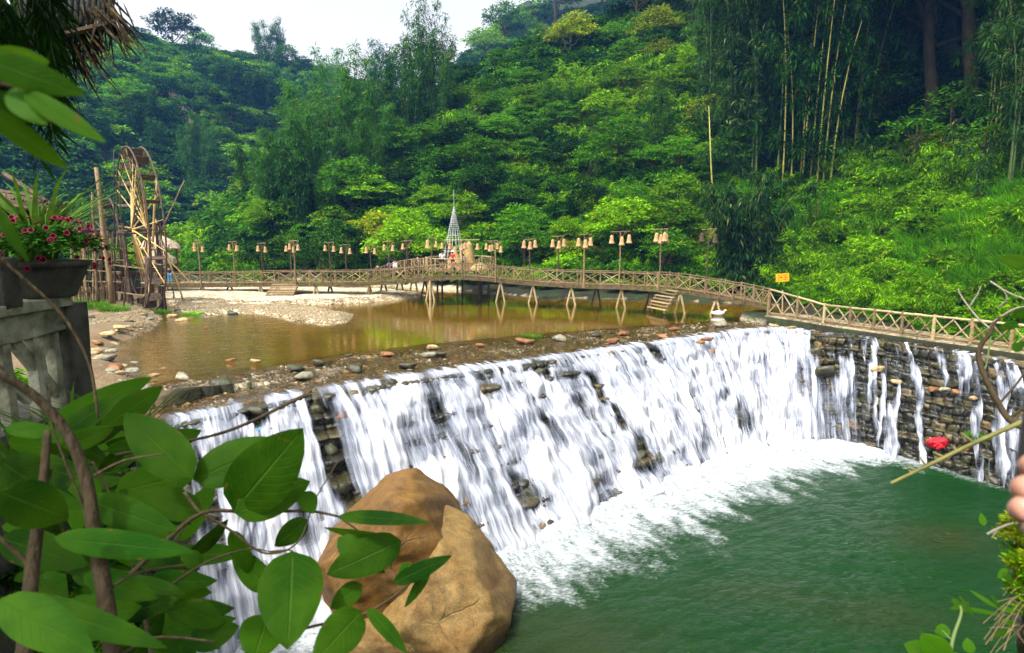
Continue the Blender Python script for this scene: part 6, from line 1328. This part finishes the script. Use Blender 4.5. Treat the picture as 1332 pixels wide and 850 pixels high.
# lower left corner leaves, its shade put into a darker leaf colour
rl = random.Random(21); lv = []
fixed = [((10, 775), (215, 842), 26, 1.0, .95), ((70, 700), (250, 718), 28, 1.0, .95), ((0, 640), (92, 676), 46, .9, .95), ((110, 650), (228, 690), 32, 1.05, 1.0), ((0, 780), (120, 850), 40, .85, .8), ((0, 600), (60, 640), 44, 1, 1), ((130, 560), (215, 500), 28, 1.2, 1.3), ((60, 560), (200, 486), 30, 1.3, 1.4, .4), ((150, 640), (255, 616), 40, 1.1, 1.05), ((190, 590), (262, 560), 26, 1.2, 1.2), ((50, 820), (180, 790), 44, .85, .8), ((0, 700), (110, 735), 34, .85, .8), ((150, 700), (258, 740), 34, 1, .95), ((120, 760), (225, 790), 40, .95, .9)]
for k in range(120):
    x0 = rl.betavariate(1.2, 2.2) * 290; y0 = rl.uniform(555, 860) if x0 < 150 else rl.uniform(610 + (x0 - 150) * .9, 860); a = rl.gauss(.15, .7); ln = rl.uniform(40, 105); dd = rl.uniform(1.0, 1.9)
    lv.append(((x0, y0), (x0 + ln * math.cos(a), y0 + ln * math.sin(a) * .8), ln * rl.uniform(.2, .34), dd, dd * rl.uniform(.9, 1.08), rl.uniform(-.7, .7)))
st = [[(150, 870), (136, 770), (122, 690), (112, 625), (88, 565), (45, 515), (-15, 478), 8.5], [(122, 690), (70, 560), (66, 500), 1.5], [(30, 870), (42, 740), (55, 640), (62, 560), 8.0], [(112, 625), (160, 600), (215, 590), 1.8], [(136, 770), (180, 745), (240, 735), 1.8], [(42, 740), (0, 700), (-20, 690), 2.5], [(150, 860), (200, 830), (280, 835), 2.0]]
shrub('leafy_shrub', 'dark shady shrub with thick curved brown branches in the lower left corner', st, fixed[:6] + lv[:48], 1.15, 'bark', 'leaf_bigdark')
shrub('leafy_shrub', 'mid green shrub behind the curved branch on the left, below the balustrade', [[(200, 870), (180, 760), (150, 660), (120, 600), 2.5], [(180, 760), (230, 700), (262, 650), 1.6]], fixed[6:] + lv[72:], 1.6, 'bark', 'leaf_big')
# dry twig tip above the leaves
root = pm(235, 578, 1.5); t = thing('twig', root, 'bare curved twig with a bent tip above the blue cloth', 'twig'); mb = MB(); P = resample(np.array([pm(*q, 1.5) for q in [(150, 592), (235, 576), (290, 563), (335, 545), (370, 527), (392, 517), (406, 514)]]), np.linspace(0, 1, 30)); mb.tube(list(P), [.0028 + .0022 * (i / 30) * (1 if i < 27 else .4) for i in range(30)], 7); part(mb, 'stem', 'bark', t, root, True)
mb = MB(); P = resample(np.array([pm(*q, 1.1) for q in [(-20, 318), (30, 362), (70, 398), (96, 432), (118, 480), (128, 545)]]), np.linspace(0, 1, 24)); mb.tube(list(P), .0022, 6); o = mb.build('twig', M['bark'], smooth=True); tag(o, 'thin dark twig hanging across the flower pot and balustrade', 'twig')
# very near blurred leaves, upper left
shrub('hanging_branch', 'blurred bright green leaves very close to the camera at the upper left', [[(-60, 90), (0, 110), (45, 118), 3]], [((-30, 74), (108, 122), 30, 1, .95), ((-30, 82), (70, 80), 30, 1.1, 1.2), ((30, 120), (132, 182), 20, .98, .9), ((-20, 140), (88, 220), 22, 1.0, 1.0), ((20, 112), (58, 160), 34, 1, .95), ((-20, 120), (32, 168), 30, 1.1, 1.1), ((-15, 60), (30, 120), 22, 1.3, 1.3)], .62, 'bark', 'leaf_big', 'branch')
# strap leaf in front of the pot
L = Leaves(); L.leaf((-12, 262), (36, 340), 11, .8, .78); o = L.build('strap_leaf', M['leaf_big'], smooth=True); tag(o, 'single blurred strap leaf at the left edge before the flower pot', 'leaf')

# ---------------- balustrade, column, pots
BX = -4.62
def onx(px, py, x=BX): r = ray(px, py); k = x / r[0]; return CAMP + r * k
bal = thing('balustrade', (BX, 5.5, 4.7), 'weathered concrete balustrade with an open diagonal lattice on the left', 'balustrade'); bo_ = np.array([BX, 5.5, 4.7])
ztop = onx(83, 386)[2]; yend = onx(83, 400)[1]
def strip_mesh(name, mat, y0, y1, z0, z1, x0, x1, ny=40, nz=10, rough=.02, seed=0, par=bal):
    """rough slab"""
    mb = MB(); import bmesh
    bm = bmesh.new(); bmesh.ops.create_cube(bm, size=1); bmesh.ops.subdivide_edges(bm, edges=bm.edges[:], cuts=7, use_grid_fill=True)
    for v in bm.verts:
        p = Vector((x0 + (v.co.x + .5) * (x1 - x0), y0 + (v.co.y + .5) * (y1 - y0), z0 + (v.co.z + .5) * (z1 - z0))); n = (float(fbm(np.array([p.y * 6 + p.x * 3]), np.array([p.z * 6 + seed]), 7)[0]) - .5) * rough * 2; v.co = p + Vector((n, n * .7, n))
    me = bpy.data.meshes.new(name); bm.to_mesh(me); bm.free(); me.transform(Matrix.Translation(tuple(-bo_))); me.polygons.foreach_set('use_smooth', np.ones(len(me.polygons), bool)); return link(name, me, M[mat], par)
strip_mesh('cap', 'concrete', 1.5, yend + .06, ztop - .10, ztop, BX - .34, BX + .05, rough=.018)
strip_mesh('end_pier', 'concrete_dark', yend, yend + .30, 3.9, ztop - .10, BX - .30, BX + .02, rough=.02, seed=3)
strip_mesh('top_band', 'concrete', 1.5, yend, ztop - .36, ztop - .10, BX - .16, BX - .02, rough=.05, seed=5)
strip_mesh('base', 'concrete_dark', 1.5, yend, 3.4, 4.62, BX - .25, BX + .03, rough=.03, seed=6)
for k, (px, w) in enumerate([(80, .07), (53, .07), (14, .09), (-40, .09), (-110, .09), (-190, .09)]):
    y = onx(px, 460)[1]; strip_mesh('upright', 'concrete', y - w / 2, y + w / 2, 4.55, ztop - .3, BX - .14, BX - .03 + .001 * k, rough=.015, seed=k)
for k, (a, b) in enumerate([((56, 478), (76, 425)), ((56, 478), (22, 436)), ((56, 476), (82, 512)), ((14, 490), (-45, 440)), ((14, 490), (50, 520)), ((-45, 500), (10, 445)), ((-110, 440), (-45, 520))]):
    A_ = onx(*a); B_ = onx(*b); mb = MB(); mb.plank(A_ - [.09, 0, 0], B_ - [.09, 0, 0], .085, .07 + .002 * k, up=(0, 0, 1)) if False else mb.plank(A_ - [.088, 0, 0], B_ - [.088, 0, 0], .095 + .002 * k, .075, up=(1, 0, 0)); part(mb, 'diagonal', 'concrete', bal, bo_)
# dark terrace floor behind it
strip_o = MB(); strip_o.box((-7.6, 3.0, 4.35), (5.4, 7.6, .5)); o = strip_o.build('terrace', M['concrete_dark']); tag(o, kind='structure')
# rough stone column at the left edge
cp = A(2, 365, 5.6); col_ = thing('stone_column', (cp[0], cp[1], ztop), 'rough grey stone block standing on the balustrade at the left edge', 'stone block'); me = rock_mesh('block', (.10, .10, .26), 0, 3, 4, 18, .03, explicit=[(1, 0, 0, 1), (-1, 0, 0, 1), (0, 1, 0, 1), (0, -1, 0, 1), (0, 0, 1, .9), (0, 0, -1, .9)]); o = link('block', me, M['concrete_dark'], col_); o.location = (0, 0, .20)
# flower pot
pp = onx(62, 384, BX - .16); pp[2] = ztop; pr = 40 / FP * math.hypot(*pp[:2]) ; pot = thing('flower_pot', pp, 'wide dark bowl of pink red petunias on the balustrade end', 'flower pot')
mb = MB(); mb.lathe([(.001, .0), (.62 * pr, 0), (.66 * pr, .03), (.80 * pr, .16), (.95 * pr, .29), (.96 * pr, .31), (1.04 * pr, .315), (1.05 * pr, .36), (.98 * pr, .365), (.94 * pr, .32), (.001, .30)], (0, 0, 0), 30); o = link('bowl', mb.mesh('bowl', True), M['concrete_dark'], pot)
cm, C_ = crown('petunia_leaves', 501, .50, .52, 60, 34, .055, .035, 'leaf_dark', .26, .1, 0); o = link('leaves', cm, None, pot); o.location = (0, 0, .26); o.scale = (1.12, 1.12, .98)
rf = random.Random(5); mb = MB(); mr = MB(); n = 10; rings = [(.15, -.9), (.40, -.35), (1.0, .12)]
for q, (r_, h_) in enumerate(rings): pass
vs = [((r_ * (1 + (.10 * math.cos(5 * t_) if q == 2 else 0))) * math.cos(t_), (r_ * (1 + (.10 * math.cos(5 * t_) if q == 2 else 0))) * math.sin(t_), h_) for q, (r_, h_) in enumerate(rings) for t_ in [2 * PI * j / n for j in range(n)]]
mb.add(vs, [(i * n + j, i * n + (j + 1) % n, (i + 1) * n + (j + 1) % n, (i + 1) * n + j) for i in range(2) for j in range(n)]); BLM = mb.mesh('blossom', True); BLM.materials.append(M['petal'])
mr.tube([((1.02 + .1 * math.cos(5 * t_)) * math.cos(t_), (1.02 + .1 * math.cos(5 * t_)) * math.sin(t_), .18) for t_ in np.linspace(0, 2 * PI, 11)], .11, 4, False); RIM = mr.mesh('rim', True); RIM.materials.append(M['petal_edge'])
for k in range(99):
    a = rf.uniform(0, 2 * PI); e = rf.uniform(-.35, 1.2); rr = .56 * rf.uniform(.88, 1.05); c = np.array([rr * math.cos(a) * math.cos(e * .9), rr * math.sin(a) * math.cos(e * .9), .42 + .42 * math.sin(e)]); nv_ = unit(c - np.array([0, 0, .35]) + np.array([rf.uniform(-.2, .2), -.25, rf.uniform(-.1, .2)]))
    o = link('blossom', BLM, None, pot); o.location = tuple(c); o.rotation_mode = 'QUATERNION'; o.rotation_quaternion = Vector(nv_).to_track_quat('Z', 'Y'); o.scale = (rf.uniform(.020, .028),) * 3; link('petal_rim', RIM, None, o)
# long leaved plant in a second pot behind
lp = onx(48, 330, BX - .75); lp[2] = ztop + .05; t = thing('potted_plant', lp, 'dark plant with long arching strap leaves behind the petunias', 'potted plant'); mb = MB(); mb.lathe([(.001, -.1), (.16, -.1), (.22, .18), (.24, .22), (.20, .2), (.001, .18)], (0, 0, 0), 20); link('pot', mb.mesh('pot', True), M['concrete_dark'], t)
me = tuft('strap_leaves', 77, 90, .12, 1.55, .05, 'leaf_bigdark', 1.0); o = link('strap_leaves', me, None, t); o.location = (0, 0, .15)
# lower roof with red trimmings
def thatch_fringe(a, b, n, lng, name, par, off, mat, seed, wob=.3, wdt=.02):
    rs = np.random.RandomState(seed); t = rs.rand(n); P = np.asarray(a)[None] * (1 - t[:, None]) + np.asarray(b)[None] * t[:, None] + rs.normal(size=(n, 3)) * .04; D_ = np.stack([rs.normal(size=n) * wob, rs.normal(size=n) * wob, -1 + 0 * t], 1)
    V, F = leaf_quads(P - off, D_, rdir(n, rs), lng * rs.uniform(.4, 1.2, n), wdt * rs.uniform(.6, 1.4, n), .1); me = np_mesh(name, V, F); return link(name, me, M[mat], par)
Y0 = 8.5; r2 = A(20, 262, Y0); t = thing('low_thatched_roof', r2, 'dark low roof of poles and thatch behind the flower pot at the left edge', 'roof'); mb = MB()
for k in range(9): mb.pole(A(-60, 236 + k * 3.0, Y0 - .1 * k), A(62 + k * 3.2, 262 + k * 1.8, Y0 - .1 * k), .045, 6, .03, .03)
mb.pole(A(5, 226, Y0 - .3), A(60, 262, Y0 - .5), .03, 6); part(mb, 'roof_poles', 'wood_dark', t, r2)
mb = MB(); q = [A(-80, 232, Y0), A(84, 266, Y0), A(80, 274, Y0 + 1.6), A(-80, 262, Y0 + 1.6)]; q2 = [p - [0, 0, .09] for p in q]; mb.add(q + q2, [(0, 1, 2, 3), (7, 6, 5, 4), (0, 4, 5, 1), (1, 5, 6, 2), (2, 6, 7, 3), (3, 7, 4, 0)]); part(mb, 'thatch', 'thatch_dark', t, r2)
thatch_fringe(A(-60, 252, Y0 - .6), A(84, 270, Y0 - .6), 500, .16, 'fringe', t, r2, 'thatch_dark', 5)
cm, C_ = crown('red_trimming', 505, .55, .5, 20, 26, .09, .06, 'petal', .3, .5, 0); o = link('red_trimming', cm, None, t); o.location = tuple(A(20, 285, Y0 + .2) - r2 - [0, 0, .1]); o.scale = (.8, .5, .6)
cm, C_ = crown('garland_leaves', 506, .9, .5, 40, 26, .10, .05, 'leaf_dark', .3, .8, 0); o = link('garland_leaves', cm, None, t); o.location = tuple(A(15, 288, Y0 + .3) - r2 - [0, 0, .15]); o.scale = (1, .5, .6)
mb = MB(); mb.pole(A(4, 300, Y0), A(6, 345, Y0), .05, 8); part(mb, 'post', 'wood_dark', t, r2)
# corrugated roof corner with hanging dead palm fringe, top left
Y1 = 5.6; r3 = A(60, 10, Y1); t = thing('corrugated_roof', r3, 'dark corrugated metal roof corner with dry palm fringe at the top left', 'roof'); 
cn = [A(-40, -120, Y1 + .6), A(150, -40, Y1 + .6), A(112, 32, Y1 - .1), A(62, 62, Y1 - .5), A(15, 50, Y1 - .6), A(-60, 10, Y1 - .6)]
o0 = np.array(cn[4]); e1 = unit(cn[1] - cn[4]); e2 = cn[0] - cn[4]; e2 = unit(e2 - e1 * np.dot(e2, e1)); n3 = np.cross(e1, e2); V = []; nu, nv = 140, 6
P00, P10, P01, P11 = A(20, 56, Y1 - .5), A(146, 26, Y1), A(0, -140, Y1 + .7), A(176, -150, Y1 + .9)
for i in range(nu):
    for j in range(nv):
        u, v = i / (nu - 1), j / (nv - 1); p = (P00 * (1 - u) + P10 * u) * (1 - v) + (P01 * (1 - u) + P11 * u) * v; V.append(p - r3 + np.array([0, 0, .018 * math.sin(u * 2 * PI * 17)]))
me = np_mesh('metal_sheet', V, grid_faces(nu, nv), smooth=True); o = link('metal_sheet', me, M['roof_metal'], t); sm = o.modifiers.new('thick', 'SOLIDIFY'); sm.thickness = .01
mb = MB(); mb.box((-4.7, 1.2, 8.9), (5.4, 7.0, .05), R=np.array(Matrix.Rotation(-.06, 3, 'Y'))); part(mb, 'unseen_shade_panel', 'roof_metal', t, r3)  # out-of-frame panel added to shade the left foreground
mb = MB(); mb.pole(A(15, 62, Y1 - .5), A(150, 30, Y1), .03, 7); mb.pole(A(88, -60, Y1 + .3), A(104, 44, Y1 - .1), .035, 7); mb.pole(A(20, 20, Y1 - .2), A(140, -10, Y1 + .2), .035, 7); part(mb, 'rafter', 'wood_dark', t, r3)
rs9 = np.random.RandomState(4); L = MB()
for k in range(110):                                       # dead palm leaves: long drooping straps
    u = rs9.rand(); b = A(62 + 84 * u, 62 - 36 * u, Y1 - .25 * (1 - u)) + rs9.normal(size=3) * .05; ln = rs9.uniform(.12, .42) * (1.15 - .4 * u); dr = np.array([rs9.normal() * .45 + .35, rs9.normal() * .3, -1.0]) * ln; L.add(*leafblade(b + [0, 0, .1], b + dr, rs9.uniform(.010, .022), None, .2, .12, 5))
for k in range(40): b = A(rs9.uniform(85, 140), rs9.uniform(-12, 30), Y1) ; dr = .5 * np.array([rs9.uniform(.1, .6), rs9.normal() * .2, -rs9.uniform(.2, .6)]); L.add(*leafblade(b, b + dr, rs9.uniform(.012, .025), None, .2, .1, 5))
part(L, 'palm_fringe', 'thatch_dark', t, r3, True)
# dark bamboo foliage hanging down the left edge
bt = A(-10, 60, 5.0); t = thing('hanging_bamboo', bt, 'dark bamboo foliage hanging down the left edge under the roof', 'bamboo'); rs8 = np.random.RandomState(14); Vs = []; mb = MB()
for k in range(46):
    x0 = rs8.uniform(-60, 45); y0 = rs8.uniform(-60, 110); Dk = rs8.uniform(4.2, 5.4); ex = x0 + rs8.uniform(5, 50) * (1 if y0 < 120 else .5); ey = min(y0 + rs8.uniform(50, 130), 212); a = A(x0, y0, Dk); c = A(ex, ey, Dk); m_ = (a + c) / 2 + [0, 0, .12]; mb.tube([a, m_, c], [.008, .006, .003], 5, False)
    n = 60; tt_ = rs8.rand(n)[:, None]; P = a * (1 - tt_) ** 2 + 2 * m_ * tt_ * (1 - tt_) + c * tt_ ** 2; D_ = (c - a)[None] * .6 + rdir(n, rs8) * .5 - [0, 0, .5]; Vs.append(leaf_quads(P - bt, D_, rdir(n, rs8) + [0, -.6, .6], rs8.uniform(.12, .26, n), rs8.uniform(.014, .028, n), .12)[0])
V = np.vstack(Vs); me = np_mesh('leaves', V, np.arange(len(V)).reshape(-1, 4)); link('leaves', me, M['leaf_dark'], t); part(mb, 'stems', 'culm_green', t, bt)

# ---------------- plants on the left bank and strap leaves below the balustrade
rs = np.random.RandomState(61); x = rs.uniform(-16, -1.2, 5200); y = rs.uniform(2.2, 21, 5200); z = terrain(x, y); pj = 666 + FP * x / np.maximum(y, .5); k = ~in_poly(x, y, BASIN) & ~((x < -4.0) & (x > -8) & (y < 7.4)) & (z > -5.4) & (np.hypot(x, y) > 3.2) & ((y < 18.2)) & (x > -15) & ~((y > 8.5) & (z > .6) & (x < -12.5) & (y > 16)) & (z < 4.0 + .12 * x + 1.2); P = np.stack([x, y, z], 1)[k]
kk, px, py = on_screen(P); P = P[kk & (py > 455)]; n = len(P); r = rs.rand(n); print('left bank', n)
scatter('left_bank_plants', UGC, P, np.stack([rs.uniform(-.3, .3, n), rs.uniform(-.3, .3, n), r * 6.28], 1), rs.uniform(.022, .040, n) * np.hypot(P[:, 0], P[:, 1]), np.where(r < .35, 2, np.where(r < .6, 4, np.where(r < .8, 6, np.where(r < .92, 0, 8)))), 'leafy ground plants covering the steep left bank')
STRAP = [tuft('strap_leaves', 520 + i, 60, .25, 1.1, .05, 'leaf_bigdark', .9) for i in range(2)]
for i, (px, py, D, s, lab) in enumerate([(30, 650, 3.6, .38, 'clump of long strap leaves under the balustrade, nearest the left edge'), (105, 600, 4.0, .40, 'clump of long strap leaves below the end pier of the balustrade'), (160, 590, 4.6, .45, 'clump of strap leaves leaning over the weir sill at the left'), (70, 690, 3.0, .34, 'low clump of strap leaves half hidden by the curved branch'), (185, 640, 4.4, .4, 'small clump of strap leaves beside the leftmost falling water')]):
    p = pm(px, py, D); o = link('strap_plant', STRAP[i % 2], None); o.location = tuple(p); o.scale = (s,) * 3; o.rotation_euler = (0, 0, i * 1.3); tag(o, lab, 'plant', 'strap leaved plants on the left bank')

# ---------------- right edge: bare branches, moss bank, plant, hand
D0 = 1.7; root = pm(1345, 545, D0); t = thing('bare_branch', root, 'thin yellowish green bare branch reaching in from the right over the pool', 'branch')
P = resample(np.array([pm(*q, D0) for q in [(1345, 543), (1300, 562), (1258, 581), (1215, 602), (1180, 619), (1159, 629)]]), np.linspace(0, 1, 26)); mb = MB(); mb.tube(list(P), [(2.5 - .8 * i / 26) / FP * D0 for i in range(26)], 8)
for a, b in [((1192, 613), (1180, 606)), ((1205, 607), (1196, 594)), ((1228, 595), (1213, 588)), ((1268, 577), (1250, 563)), ((1188, 616), (1182, 612)), ((1245, 588), (1240, 580))]: mb.pole(pm(*a, D0), pm(*b, D0), .0035, 6, .0012)
part(mb, 'stem', 'branch_green', t, root, True)
D1 = 2.0; root = pm(1330, 552, D1); t = thing('bare_branch', root, 'dark crooked leafless branch with pale thin twigs at the right edge', 'branch'); mb = MB()
def br(pts, r0, r1, D=D1, mat='bark'): P = resample(np.array([pm(*q, D) for q in pts]), np.linspace(0, 1, len(pts) * 5)); m_ = MB(); m_.tube(list(P), [(r0 + (r1 - r0) * i / len(P)) / FP * D for i in range(len(P))], 7); part(m_, 'stem', mat, t, root, True)
br([(1330, 556), (1312, 545), (1296, 520), (1282, 492), (1273, 465), (1277, 448), (1288, 434), (1291, 424)], 3.4, 2.0); br([(1291, 424), (1300, 414), (1318, 405)], 1.6, .9); br([(1288, 428), (1270, 412), (1252, 388), (1246, 376)], 1.2, .5, D1, 'bark_pale'); br([(1262, 398), (1272, 382), (1276, 372)], .8, .4, D1, 'bark_pale'); br([(1290, 425), (1284, 470), (1276, 495)], 1.1, .5, D1, 'culm_green')
br([(1291, 420), (1320, 402), (1345, 398)], 1.2, .8, D1, 'bark_pale'); br([(1288, 366), (1310, 380), (1345, 394)], .8, .6, D1, 'bark_pale'); br([(1298, 400), (1310, 388), (1300, 372)], .8, .4, D1, 'bark_pale'); br([(1312, 545), (1332, 530)], 1.5, 1.2); br([(1300, 525), (1322, 500), (1336, 480)], 1.2, .8)
L = Leaves(); L.leaf((1325, 420), (1300, 428), 9, D1); L.leaf((1330, 455), (1316, 448), 10, D1); L.leaf((1340, 345), (1300, 335), 14, D1); L.leaf((1338, 400), (1318, 414), 12, D1); part(L, 'leaves', 'leaf_big', t, root, True)
# mossy bank
mbk = pm(1362, 775, 1.62); t = thing('mossy_bank', mbk, 'little bank of yellow green moss, roots and dry stems at the lower right edge', 'moss bank')
me = rock_mesh('soil', (.045, .08, .22), 12, 44, 4, 8, .1); link('soil', me, M['rock_dark'], t)
for k, (px, py, r_, mt) in enumerate([(1322, 712, .045, 'moss'), (1338, 730, .06, 'moss'), (1326, 745, .03, 'moss'), (1330, 775, .035, 'leaf_bright'), (1342, 700, .05, 'moss'), (1330, 690, .03, 'moss'), (1340, 790, .04, 'leaf_bright'), (1345, 760, .06, 'leaf_bright')]):
    cm, C_ = crown('moss_cushion', 530 + k, r_, r_ * 1.7, 40, 60, .010, .0035, mt, .30, -.6, 0); o = link('moss_cushion', cm, None, t); o.location = tuple(pm(px + 12, py + 14, 1.55) - mbk)
mb = MB(); rg = random.Random(9)
for k in range(18): a = pm(rg.uniform(1325, 1350), rg.uniform(770, 850), 1.55); b = pm(rg.uniform(1275, 1325), rg.uniform(765, 850), 1.5 + rg.uniform(-.1, .1)); m_ = (a + b) / 2 + [0, 0, rg.uniform(.0, .05)]; mb.tube(list(resample(np.array([a, m_, b]), np.linspace(0, 1, 9))), [.0006] * 9, 5, False)
part(mb, 'dry_roots', 'wood', t, mbk)
mb = MB(); P = resample(np.array([pm(*q, 1.5) for q in [(1345, 682), (1318, 681), (1298, 688), (1284, 695)]]), np.linspace(0, 1, 16)); mb.tube(list(P), .0022, 6); mb.pole(pm(1298, 688, 1.5), pm(1290, 700, 1.5), .0016, 5, .0008); part(mb, 'twig', 'bark_pale', t, mbk)
L = Leaves()
for a, b, w in [((1280, 684), (1276, 668), 6), ((1345, 690), (1318, 690), 10), ((1340, 680), (1326, 700), 9), ((1296, 790), (1262, 768), 4), ((1300, 800), (1250, 790), 4), ((1290, 775), (1308, 800), 4), ((1320, 815), (1290, 830), 5), ((1322, 812), (1300, 806), 5), ((1330, 800), (1285, 785), 5), ((1265, 800), (1248, 775), 4), ((1310, 740), (1298, 752), 6), ((1305, 745), (1318, 760), 6)]: L = Leaves(); L.leaf(a, b, w, 1.5); part(L, 'grass_blade', 'leaf_big', t, mbk, True)
shrub('seedling', 'small upright plant with broad bright leaves at the bottom right', [[(1232, 870), (1240, 830), (1250, 800), (1249, 788), 2.0], [(1240, 835), (1225, 820), 1.2]], [((1228, 862), (1176, 838), 24), ((1232, 860), (1200, 826), 26, 1, .97), ((1236, 820), (1216, 822), 12), ((1236, 862), (1256, 866), 20), ((1262, 850), (1258, 830), 10), ((1249, 788), (1238, 779), 6), ((1249, 788), (1260, 784), 5), ((1249, 790), (1259, 796), 5), ((1249, 790), (1236, 792), 4), ((1236, 868), (1190, 850), 26)], 1.5, 'culm_green', 'leaf_big', 'seedling')
# hand at the right edge
hp = pm(1420, 650, .62); t = thing('person', hp, 'fingers of a hand curled around a small dark camera at the right edge', 'person')
def hp_(px, py, D): return pm(px, py, D) - hp
pts = [hp_(1425, 650, .64), hp_(1400, 640, .63), hp_(1470, 690, .66), hp_(1560, 770, .70)]; ed = [(0, 1), (0, 2), (2, 3)]; rad = [(.034, .018), (.033, .017), .026, .034]
fing = [(1327, 605, .0085), (1319, 635, .0096), (1315.5, 662, .0095), (1331, 686, .008)]
for fx_, fy_, r_ in fing:
    b_ = len(pts); yk = 645 + (fy_ - 645) * .9; pts += [hp_(1392, yk + 2, .615), hp_(fx_ + 40, fy_ - 1, .572), hp_(fx_ + 12, fy_, .566), hp_(fx_ + 13, fy_ + 4, .592), hp_(fx_ + 34, fy_ + 6, .607)]
    rad += [r_ * 1.05, r_ * 1.0, r_ * 1.02, r_ * .92, r_ * .75]; ed += [(1, b_), (b_, b_ + 1), (b_ + 1, b_ + 2), (b_ + 2, b_ + 3), (b_ + 3, b_ + 4)]
b_ = len(pts); pts += [hp_(1410, 600, .66), hp_(1385, 575, .655), hp_(1368, 556, .645)]; rad += [.014, .011, .009]; ed += [(0, b_), (b_, b_ + 1), (b_ + 1, b_ + 2)]
link('hand', _bm_skin('hand', pts, ed, rad, 0, 3), M['skin_col'], t)
pcx = pm(1398, 606, .625); cmr = thing('pocket_camera', pcx, 'small dark camera with a pale rim held at the right edge', 'camera'); 
import bmesh
bm = bmesh.new(); bmesh.ops.create_cube(bm, size=1)
for v in bm.verts: v.co = Vector((v.co.x * .066, v.co.y * .022, v.co.z * .11))
bmesh.ops.bevel(bm, geom=bm.edges[:], offset=.006, segments=3, affect='EDGES'); me = bpy.data.meshes.new('casing'); bm.to_mesh(me); bm.free(); o = link('casing', me, M['black'], cmr); o.rotation_euler = (0, 0, -.65)
mb = MB(); mb.lathe([(.001, .0), (.009, 0), (.010, .004), (.008, .006), (.001, .006)], (-.018, 0, .054), 16); o = link('shutter_button', mb.mesh('b', True), M['white'], cmr); o.rotation_euler = (0, 0, -.65)
